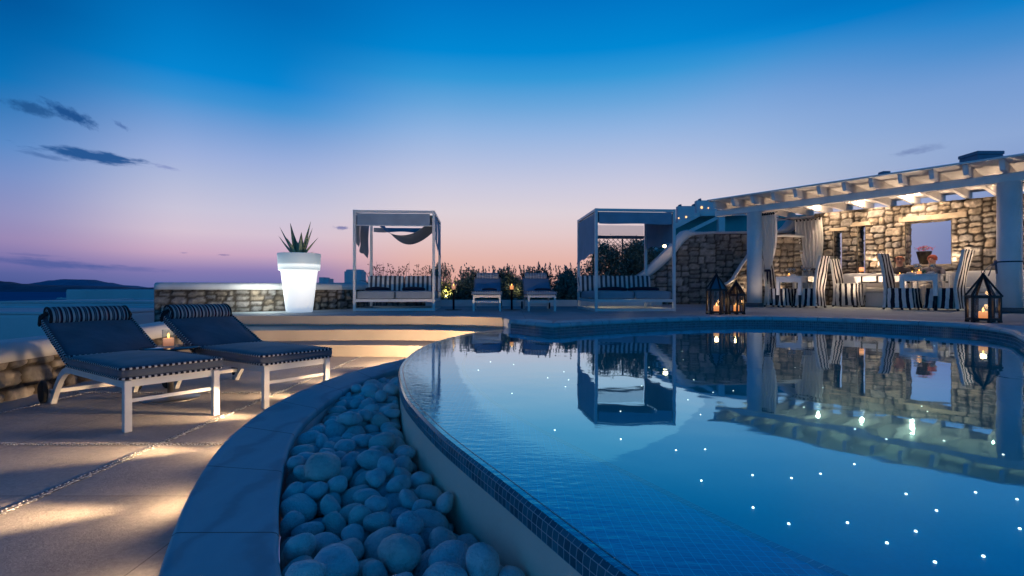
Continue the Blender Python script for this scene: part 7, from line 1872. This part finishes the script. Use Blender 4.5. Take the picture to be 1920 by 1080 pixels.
# ------------------------------------------------------------------ planting
def leaf(mb, c, d, up, l, w, m=0):
    sd = d.cross(up)
    if sd.length < 1e-4: sd = d.cross(Vector((1, 0, 0)))
    sd.normalize()
    mb.add([c, c + d * l * .45 + sd * w * .5, c + d * l, c + d * l * .45 - sd * w * .5], [(0, 1, 2, 3)], m=m)
def shrub(label, x, y, z0, wid, dep, ht, seed, leafm='leaf_blue', shoots=26, n=1500, ll=(.07, .12), lw=.03, name='shrub', cat='shrub', group=None, shoot_len=(.25, .55), lab=None):
    """woody shrub: stems fan out of the base, leaves cluster along upright shoots, loose broken outline"""
    rr = random.Random(seed); t = thing(name, label, cat, (x, y, z0), 0, group)
    ms = MB(); ml = MB()
    for k in range(7):
        a = rr.uniform(0, 2 * PI); q = Vector((math.cos(a) * wid * .22, math.sin(a) * dep * .22, ht * .55))
        ms.tube([(q.x * .15, q.y * .15, 0), (q.x * .5, q.y * .5, ht * .25), tuple(q)], [.02, .015, .008], 5)
    ms.build('stem', 'stem_brown', t)
    def leafat(c, out, mi):
        d = (out * .7 + Vector((rr.uniform(-1, 1), rr.uniform(-1, 1), rr.uniform(-.5, 1)))).normalized()
        leaf(ml, c, d, Vector((rr.uniform(-1, 1), rr.uniform(-1, 1), 1)).normalized(), rr.uniform(*ll), lw * rr.uniform(.7, 1.3), mi)
    # clumps spread through the body of the bush
    clumps = []
    for k in range(max(12, int(n / 24))):
        a, r_, h = rr.uniform(0, 2 * PI), rr.random() ** .5, rr.random()
        prof_ = (1 - .50 * h ** 2) * (.78 + .22 * math.sin(a * 3 + seed))
        clumps.append(Vector((math.cos(a) * r_ * wid / 2 * prof_, math.sin(a) * r_ * dep / 2 * prof_, ht * (.06 + .86 * h) * (1 - .22 * r_) * (.88 + .16 * math.sin(a * 2 + seed * 2)))))
    for c in clumps:
        rc = rr.uniform(.12, .22)
        for j in range(55):
            o = Vector((rr.gauss(0, 1), rr.gauss(0, 1), rr.gauss(0, .8))) * rc * .6
            p = c + o
            if p.z < .02: continue
            leafat(p, o.normalized() if o.length > 1e-6 else Vector((0, 0, 1)), rr.choice((0, 0, 1)))
    for k in range(shoots):
        a = rr.uniform(0, 2 * PI); r_ = rr.random() ** .6
        b = Vector((math.cos(a) * r_ * wid * .47, math.sin(a) * r_ * dep * .45, ht * rr.uniform(.66, .86)))
        l = rr.uniform(*shoot_len); ln = Vector((rr.uniform(-.3, .3) + b.x * .25, rr.uniform(-.25, .25), 1)).normalized()
        ms2 = int(l / .018)
        for j in range(ms2):
            s = j / ms2; p = b + ln * l * s; aa = j * 2.4
            o = Vector((math.cos(aa), math.sin(aa), .8)).normalized()
            leaf(ml, p, (o * (1 - s * .5) + ln * s).normalized(), ln, rr.uniform(*ll) * (1 - .45 * s), lw, rr.choice((0, 1)))
    ml.build('foliage', [leafm, 'leaf_dark'], t)
    return t
Z2 = DECK + .02
def bx(px, Y): return wx(px, Y)
hs = lambda py, Y: hz(py, Y) - Z2
SG = 'oleander bushes behind the far loungers'
for k, (lb, px0, px1, top, Y) in enumerate((
    ('tallest-shooted bush behind the left far lounger', 846, 922, 494, 14.6), ('bush rising between the two far loungers', 915, 985, 492, 14.9), ('bush behind the right far lounger', 972, 1040, 491, 14.5),
    ('grey-green bush between the right far lounger and the right daybed', 1030, 1100, 492, 14.3), ('low bush hidden behind the base of the right daybed', 1088, 1160, 515, 14.25))):
    w = (px1 - px0) / FOC * Y * 1.15
    shrub(lb, bx((px0 + px1) / 2, Y), Y, Z2, w, 1.0, hs(top, Y) * .90, 40 + k, group=SG, shoots=13, n=4000, shoot_len=(.14, .36), lw=.040)
shrub('yellow-lit bush at the right edge of the left daybed', bx(834, 14.0), 14.05, Z2, .62, .5, hs(524, 14) * .95, 77, 'leaf_pale', 10, 900, group=None, shoot_len=(.12, .25))
shrub('wispy upright bush just above the lit one, right of the left daybed', bx(822, 14.9), 14.9, Z2, .75, .6, hs(508, 14.9), 79, 'leaf_blue', 34, 300, shoot_len=(.25, .42))
# tall dark trees behind the right daybed
def tree(label, px, Y, wid, top, seed, n=6500):
    rr = random.Random(seed); x = bx(px, Y); t = thing('tree', label, 'tree', (x, Y, Z2), 0, 'dark trees behind the right daybed')
    H = hs(top, Y); ms = MB()
    ms.tube([(0, 0, 0), (.03, .02, H * .25), (-.02, .0, H * .5)], [.07, .055, .035], 8)
    for k in range(6):
        a = rr.uniform(0, 2 * PI); ms.tube([(0, 0, H * rr.uniform(.2, .45)), (math.cos(a) * wid * .2, math.sin(a) * .25, H * .6), (math.cos(a) * wid * .34, math.sin(a) * .4, H * .82)], [.03, .02, .008], 6)
    ms.build('trunk', 'stem_brown', t)
    ml = MB()
    for k in range(int(n / 45)):
        a, r_, h = rr.uniform(0, 2 * PI), rr.random() ** .45, rr.random() ** .8
        pf = math.sin(PI * (.16 + .80 * h)) ** .6
        c = Vector((math.cos(a) * r_ * wid / 2 * pf, math.sin(a) * r_ * .55 * pf, H * (.10 + .86 * h)))
        rc = rr.uniform(.12, .24)
        for j in range(45):
            o = Vector((rr.gauss(0, 1), rr.gauss(0, 1), rr.gauss(0, .8))) * rc * .6
            d = (o.normalized() + Vector((rr.uniform(-1, 1), rr.uniform(-1, 1), rr.uniform(-.6, .8)))).normalized()
            leaf(ml, c + o, d, Vector((rr.uniform(-1, 1), rr.uniform(-1, 1), 1)).normalized(), rr.uniform(.07, .13), .04, rr.choice((0, 0, 1)))
    ml.build('crown', ['leaf_dark', 'leaf_blue'], t)
tree('dark leafy tree filling the left half of the right daybed opening', 1134, 16.2, 1.35, 459, 5)
tree('dark leafy tree filling the right half of the right daybed opening', 1196, 16.3, 1.5, 452, 6)
tree('lower dark tree sloping down to the white coping right of the daybed', 1232, 16.6, .9, 470, 7, 1800)
# lattice screen in the trees
t = thing('lattice_screen', 'diagonal wooden lattice screen showing over the trees behind the right daybed', 'trellis', (0, 17.2, 0))
mb = MB(); xa, xb, zt_, zb_ = bx(1112, 17.2), bx(1222, 17.2), hz(444, 17.2), DECK + .6
for z in (zt_, zb_): mb.sweep([(xa, 0, z), (xb, 0, z)], .04, .045)
for x in (xa, (xa + xb) / 2, xb): mb.sweep([(x, 0, DECK), (x, 0, zt_)], .045, .045)
mb.build('lattice_frame', 'lattice_wood', t)
mb = MB(); d = .155; Wd, Hd = xb - xa, zt_ - zb_
k = -Hd
while k < Wd:
    for sg in (1, -1):
        a, b = max(0, k), min(Wd, k + Hd)
        if b > a:
            z0_, z1_ = (a - k), (b - k)
            p_ = [(xa + a, .012 * sg, zb_ + z0_), (xa + b, .012 * sg, zb_ + z1_)] if sg > 0 else [(xb - a, .012 * sg, zb_ + z0_), (xb - b, .012 * sg, zb_ + z1_)]
            mb.sweep(p_, .010, .030, up=(0, 1, 0))
    k += d
mb.build('lattice_panel', 'lattice_wood', t)
# grass with dry seed heads behind the left daybed
rr = random.Random(12); mb = MB()
for k in range(150):
    px = rr.uniform(690, 842); Y = rr.uniform(14.6, 15.4); x = bx(px, Y); top = hz(rr.triangular(488, 520, 508), Y); z0_ = DECK + .1
    lx, ly = rr.uniform(-.10, .10), rr.uniform(-.1, .1)
    p = [Vector((x, Y, z0_)), Vector((x + lx * .4, Y + ly * .4, z0_ + (top - z0_) * .6)), Vector((x + lx, Y + ly, top))]
    mb.tube(p, [.004, .003, .002], 4)
    for j in range(rr.choice((1, 2, 3))):
        c = p[2] + Vector((rr.uniform(-.05, .05), rr.uniform(-.03, .03), -rr.uniform(0, .10)))
        mb.lathe([(0, -.02), (.013, -.008), (.016, .004), (0, .018)], 5, M=Matrix.Translation(c))
    if k % 2 == 0:
        for j in range(3): leaf(mb, Vector((x, Y, z0_)), Vector((rr.uniform(-.4, .4), rr.uniform(-.4, .4), 1)).normalized(), Vector((1, 0, 0)), rr.uniform(.4, .75), .02)
o = mb.build('dry_grass', 'dry_stalk'); o['kind'] = 'stuff'; tag(o, 'dry grass with seed heads standing behind the left daybed', 'grass')
mb = MB(); rr = random.Random(4)
for k in range(16):
    a = rr.uniform(0, 2 * PI); pts = []; p = Vector((0, 0, 0)); el = rr.uniform(1.1, 1.5); ln = rr.uniform(.45, .8)
    for j in range(8):
        pts.append(p.copy()); p = p + Vector((math.cos(a) * math.cos(el), math.sin(a) * math.cos(el), math.sin(el))) * ln / 8; el -= rr.uniform(.12, .3)
    mb.tube(pts, [.012, .012, .011, .010, .009, .007, .005, .002], 4)
o = mb.build('spiky_plant', 'leaf_dark', None, (bx(679, 13.2), 13.9, hz(541, 13.9))); tag(o, 'small arching spiky plant behind the left post of the left daybed', 'plant')
sheet('planting_bed', [(-3.6, 13.8), (3.6, 13.8), (3.62, 15.4), (3.62, 17.6), (4.6, 17.6), (4.6, 18.4), (-1.0, 18.4), (-1.0, 16.4), (-3.6, 16.4)], DECK + .03, 'soil')

# ------------------------------------------------------------------ buildings behind the curved wall
YP = 18.5
t = thing('white_pavilion', 'teal-lit building with white sloping roof edge and post above the dark stone wall', 'house', (0, 0, 0))
def zz(py): return hz(py, YP)
def xx(px): return wx(px, YP)
mb = MB()
mb.add([(xx(1225), YP + .9, -.7), (xx(1560), YP + .9, -.7), (xx(1560), YP + .9, zz(396)), (xx(1330), YP + .9, zz(396)), (xx(1225), YP + .9, zz(452))], [(0, 1, 2, 3, 4)])
mb.add([(xx(1225), YP + 3.9, -.7), (xx(1560), YP + 3.9, -.7), (xx(1560), YP + 3.9, zz(396)), (xx(1330), YP + 3.9, zz(396)), (xx(1225), YP + 3.9, zz(452))], [(0, 1, 2, 3, 4)])
mb.build('wall', 'teal_wall', t)
mb = MB()
mb.sweep([(xx(1205), YP + .35, zz(456)), (xx(1318), YP + .35, zz(398.5))], .16, .17); mb.sweep([(xx(1318), YP + .35, zz(398.5)), (xx(1420), YP + .35, zz(397))], .16, .17)
mb.sweep([(xx(1205), YP + .1, zz(477)), (xx(1349), YP + .1, zz(406.5))], .12, .12)
mb.build('roof_edge', 'white_plaster', t)
mb = MB(); mb.add([(xx(1205), YP + .3, zz(457)), (xx(1318), YP + .3, zz(399)), (xx(1420), YP + .3, zz(398)), (xx(1420), YP + 4.2, zz(398)), (xx(1318), YP + 4.2, zz(399)), (xx(1205), YP + 4.2, zz(457))], [(0, 1, 4, 5), (1, 2, 3, 4)]); mb.build('roof', 'white_plaster', t)
mb = MB(); mb.box((xx(1352.5), YP + .05, (zz(402) + 0) / 2), (.22, .22, zz(402))); mb.build('post', 'white_plaster', t)
# wall lamp on the sloping coping
xl, yl, zl = wx(1246, 15.1), 15.1, hz(462, 15.1)
t = thing('wall_lamp', 'small bright wall lamp over the sloping white coping', 'lamp', (xl, yl, zl))
mb = MB(); mb.lathe([(0, -.04), (.045, -.02), (.05, .02), (.03, .05), (0, .06)], 14); mb.build('globe', 'lamp_warm', t)
mb = MB(); mb.box((.02, .28, -.01), (.03, .50, .03)); mb.lathe([(.055, .045), (.03, .07), (0, .075)], 14); mb.build('bracket', 'dark_metal', t)
# hillside with far houses
mb = MB(); rr = random.Random(2); Yh = 70
pts = [(1170, 470), (1230, 440), (1258, 420), (1275, 411), (1300, 408), (1330, 398), (1360, 395), (1400, 400), (1440, 415), (1500, 450), (1560, 500), (1640, 560), (1900, 580), (2100, 590)]
vs = []; n = 70
for i in range(n + 1):
    px = 1170 + (2100 - 1170) * i / n
    for (a, b), (c_, d_) in zip(pts, pts[1:]):
        if a <= px <= c_: py = b + (d_ - b) * (px - a) / (c_ - a); break
    for k in range(5):
        q = k / 4; Y = Yh - 14 + 18 * q; top = hz(py, Yh)
        vs.append((wx(px, Y), Y, -2 + (top + 2) * min(1, q * 1.35) ** .7 + rr.uniform(-.35, .35)))
mb.add(vs, [(i * 5 + k, i * 5 + k + 1, (i + 1) * 5 + k + 1, (i + 1) * 5 + k) for i in range(n) for k in range(4)], smooth=True)
mb.build('hill', 'hill_rock', kind='structure')
def far_house(label, px0, px1, top, bot, Y, lit=(), bits=()):
    w = (px1 - px0) / FOC * Y; x = wx((px0 + px1) / 2, Y)
    t = thing('hill_house', label, 'house', (x, Y, 0)); z0_, z1_ = hz(bot, Y), hz(top, Y)
    mb = MB(); mb.box((0, .4, (z0_ + z1_) / 2), (w, .8, z1_ - z0_), bev=.05); mb.build('wall', 'far_plaster' if not lit else 'house_plaster', t)
    for (px, py, sz) in lit:
        s = sz / FOC * Y; mb = MB(); mb.box((wx(px, Y) - x, -.02, hz(py, Y)), (s, .06, s * 1.2)); mb.build('window', 'far_light', t)
    for k, (a, b, c_, d_) in enumerate(bits):
        mb = MB(); mb.box((wx((a + b) / 2, Y) - x, .4, (hz(c_, Y) + hz(d_, Y)) / 2), ((b - a) / FOC * Y, .8, hz(c_, Y) - hz(d_, Y))); mb.build('chimney', 'far_plaster', t)
far_house('blue flat-roofed hillside house just right of the right daybed roof', 1271, 1303, 386, 425, 64, ((1286.5, 407, 2.6), (1270.5 + 2, 409, 1.8)), ((1275, 1278, 383, 387), (1301, 1303.5, 382, 387)))
far_house('higher blue hillside house with a lit window beside the roof edge of the pergola', 1306, 1345, 375.5, 420, 66, ((1315.5, 389, 3.2), (1328, 390, 1.8)), ((1312.5, 1315, 372, 377),))
for lb, px, top, w, d in (('square dark chimney block rising behind the pergola roof edge at far right', 1839, 288, .60, .5), ('small dark chimney pot just over the middle of the pergola roof edge', 1658, 322, .17, .17)):
    k = (px - 960) / FOC; b0_ = PO + NV * 2.9; s_ = (k * b0_.y - b0_.x) / (TV.x - k * TV.y); q = b0_ + TV * s_
    t = thing('chimney', lb, 'chimney', (q.x, q.y, 3.30)); zt_ = hz(top, q.y) - 3.30
    mb = MB(); mb.box((0, 0, zt_ / 2 - .04), (w, d, zt_ - .08), bev=.02); mb.build('stack', 'far_plaster', t)
    mb = MB(); mb.box((0, 0, zt_ - .04), (w + .03, d + .03, .08), bev=.015); mb.build('cap', 'far_plaster', t)

# ------------------------------------------------------------------ lit lamps, and fill lights added among them
def lamp(name, typ, energy, col, loc, parent=None, target=None, size=.02, spot=60, blend=.6, area=None):
    la = bpy.data.lights.new(name, typ); la.energy = energy; la.color = col
    if typ == 'SPOT': la.spot_size = R(spot); la.spot_blend = blend; la.shadow_soft_size = size
    elif typ == 'AREA':
        la.shape = 'RECTANGLE'; la.size, la.size_y = area
    else: la.shadow_soft_size = size
    o = bpy.data.objects.new(name, la); COL.objects.link(o)
    if parent is not None: o.parent = parent
    o.location = loc
    if target is not None:
        d = Vector(target) - Vector(loc); o.rotation_euler = d.to_track_quat('-Z', 'Y').to_euler()
    return o
WARM = (1.0, .66, .36); WARM2 = (1.0, .72, .49)
# recessed lights under the kerb's marble lip, shining out over the terrace
A = resample(KERB_OUT, .02)
def kerb_light(yy, power, up=-.01, spread=64, yaw=0.0):
    i = min(range(2, len(A) - 2), key=lambda k: abs(A[k].y - yy)); p = A[i]; tg = (A[i + 1] - A[i - 1]).normalized()
    out = Vector((-tg.y, tg.x))
    if out.x > 0: out = -out
    out = Matrix.Rotation(yaw, 2) @ out
    q = p - out * .030; z = .095
    mb = MB(); M = Matrix.Translation((q.x, q.y, z)) @ Vector((out.x, out.y, 0)).to_track_quat('Z', 'Y').to_matrix().to_4x4()
    mb.lathe([(.026, -.012), (.026, .004), (.022, .007)], 14, M=M); f = mb.build('recessed_light', 'fixture', kerb)
    mb = MB(); mb.lathe([(.021, .003), (0, .004)], 14, M=M); mb.build('lens', 'lamp_white', f)
    s = q + out * .018
    # long low beam, a narrow streak close to the fitting, and a little stray light
    for nm, pw2, up2, sp2, scl in (('kerb_beam', power, -.085, 34, (1, .80, 1)), ('kerb_streak', power * .012, -.30, 110, (.16, 1, 1)), ('kerb_spill', power * SPILL, -.05, 160, (1, 1, 1))):
        o = lamp(nm, 'SPOT', pw2, WARM, (s.x, s.y, z + .02), kerb, (s.x + out.x, s.y + out.y, z + .02 + up2), .035, sp2 if nm != 'kerb_beam' else spread, 1.0)
        o.scale = scl
for yy, pw_, sp_, yaw in KERB_LIGHTS: kerb_light(yy, pw_, 0, sp_, yaw)
# fill lamps added out of sight on the pool wall to wash the steps
for (x, y, z, tx, ty, tz, en) in STEP_FILLS:
    mb = MB(); M = Matrix.Translation((x, y, z)) @ (Vector((tx, ty, tz)) - Vector((x, y, z))).to_track_quat('Z', 'Y').to_matrix().to_4x4()
    mb.lathe([(.026, -.03), (.026, .004), (.022, .007)], 14, M=M); f = mb.build('step_fill_fitting', 'fixture', pool)
    mb = MB(); mb.lathe([(.021, .003), (0, .004)], 14, M=M); mb.build('lens', 'lamp_white', f)
    d = (Vector((tx, ty, tz)) - Vector((x, y, z))).normalized() * .02
    lamp('step_fill_lamp', 'SPOT', en, WARM, (x + d.x, y + d.y, z + d.z), pool, (tx, ty, tz), .02, 140, .8)
# pergola: ceiling spots, floor uplights grazing the stone, candles
for s, n in SPOTS: lamp('ceiling_lamp', 'POINT', PERG_CEIL, WARM2, (s, n, 3.17), perg, None, .03)
def uplight(parent, label, X, energy, target, spot=80, col=WARM2):
    t = thing('floor_uplight', label, 'lamp', X)
    mb = MB(); mb.lathe([(.05, 0), (.05, .035), (.043, .04)], 16); mb.build('housing', 'fixture', t)
    mb = MB(); mb.lathe([(.042, .036), (0, .038)], 16); mb.build('lens', 'lamp_white', t)
    lamp('uplight_lamp', 'SPOT', energy, col, (X[0], X[1], X[2] + .06), None, target, .03, spot, .7)
for k, (s, zup, en) in enumerate(((1.95, .0, 1.0), (3.60, .0, 1.25), (5.3, 0, 1.0))):
    X = pw(s, 2.46, DECK + .86); tg = pw(s, 2.80, 2.9)
    uplight(bw, 'small uplight on the bench back, ' + ('left of the wide opening', 'right of the wide opening', 'hidden at the far right')[k], X, PERG_UP * en, tg, 105)
Xe = Vector((wx(1458, 14.5), 14.45, DECK)); uplight(bw, 'small floor uplight at the foot of the arched end wall', Xe, PERG_UP * 1.1, (Xe.x, 14.9, 2.6), 80)
Xe = Vector((wx(1397, 14.45), 14.40, DECK)); uplight(bw, 'small floor uplight behind the left pergola column', Xe, PERG_UP * .7, (Xe.x - .05, 14.9, 2.0), 80)
for k, (s, n, lb, en) in enumerate(((.62, -.42, 'small yellow light sunk in the deck in front of the left dining table', .05), (2.15, .75, 'small added fill light sunk in the deck between the two front dining tables', 1.0), (1.75, 1.75, 'small added fill light sunk in the deck behind the left dining table', .7), (5.2, .9, 'small added fill light sunk in the deck behind the right pergola column', 1.0))):  # all but the yellow one are added to warm the pergola from inside
    X = pw(s, n, DECK); t = thing('deck_light', lb, 'lamp', X)
    mb = MB(); mb.lathe([(.035, 0), (.035, .006), (.030, .009)], 16); mb.build('rim', 'fixture', t)
    mb = MB(); mb.lathe([(.030, .007), (0, .009)], 16); mb.build('lens', 'lamp_white', t)
    lamp('deck_lamp', 'SPOT', DECK_UP * en, WARM2, (0, 0, .03), t, (0, .0001, 30), .02, 155, .7)
# planter, bushes, daybed, wall lamp
lamp('planter_fill', 'POINT', PLANTER_W, (.95, 1.0, .92), (PLANTER[0] - .62, PLANTER[1] - .10, DECK + .42), None, size=.25)  # added outside the planter to throw its glow on the wall
Xb = Vector((bx(836, 13.95), 13.86, DECK + .17)); uplight(None, 'garden spotlight at the foot of the yellow-lit bush', (Xb.x + .03, 13.66, DECK + .175), 26, (Xb.x - .02, 14.2, DECK + .75), 95, (1, .80, .30))
Xb = Vector((bx(967, 14.0), 13.90, DECK + .17)); uplight(None, 'garden spotlight glowing low behind the middle candle stand', Xb, 12, (Xb.x, 14.3, DECK + .45), 60, (1, .70, .28))
q = gp(1156, 579, DECK); t = thing('deck_light', 'round light sunk in the deck under the right daybed', 'lamp', (q.x, 10.9, DECK))
mb = MB(); mb.lathe([(.06, 0), (.06, .010), (.05, .014)], 18); mb.build('rim', 'fixture', t)
mb = MB(); mb.lathe([(.05, .012), (0, .014)], 18); mb.build('lens', 'lamp_white', t)
lamp('deck_lamp', 'POINT', 8, (1, .84, .60), (q.x, 10.9, DECK + .10), None, size=.03)
lamp('wall_lamp_bulb', 'POINT', 1.6, WARM, (xl, yl - .15, zl), None, size=.05)
lamp('side_table_candle', 'POINT', .22, (1, .55, .25), (ctop.x, ctop.y, ctop.z + .11), None, size=.012)
# faint sun from below the horizon: only the after-glow is left
sl = bpy.data.lights.new('after_glow', 'SUN'); sl.energy = SUN_W; sl.angle = R(30); sl.color = (1.0, .74, .62)
so = bpy.data.objects.new('after_glow', sl); COL.objects.link(so)
so.rotation_euler = (R(90 - 3), 0, R(180 - 8))

# ------------------------------------------------------------------ camera and render
cam = bpy.data.cameras.new('camera'); co = bpy.data.objects.new('camera', cam); COL.objects.link(co)
cam.sensor_width = 36.0; cam.lens = 36.0 * FOC / 1920.0; cam.shift_y = (HOR - 540) / 1920.0
cam.clip_start = .05; cam.clip_end = 40000
co.location = (0, 0, EYE); co.rotation_euler = (PI / 2, 0, 0)
SC.camera = co
SC.view_settings.view_transform = 'Standard'; SC.view_settings.look = 'None'; SC.view_settings.exposure = 0; SC.view_settings.gamma = 1
cy = SC.cycles; cy.use_denoising = True
try: cy.denoiser = 'OPENIMAGEDENOISE'
except Exception: pass
cy.max_bounces = 8; cy.transparent_max_bounces = 16; cy.glossy_bounces = 4; cy.diffuse_bounces = 4
cy.sample_clamp_indirect = 4.0; cy.caustics_reflective = False; cy.caustics_refractive = False
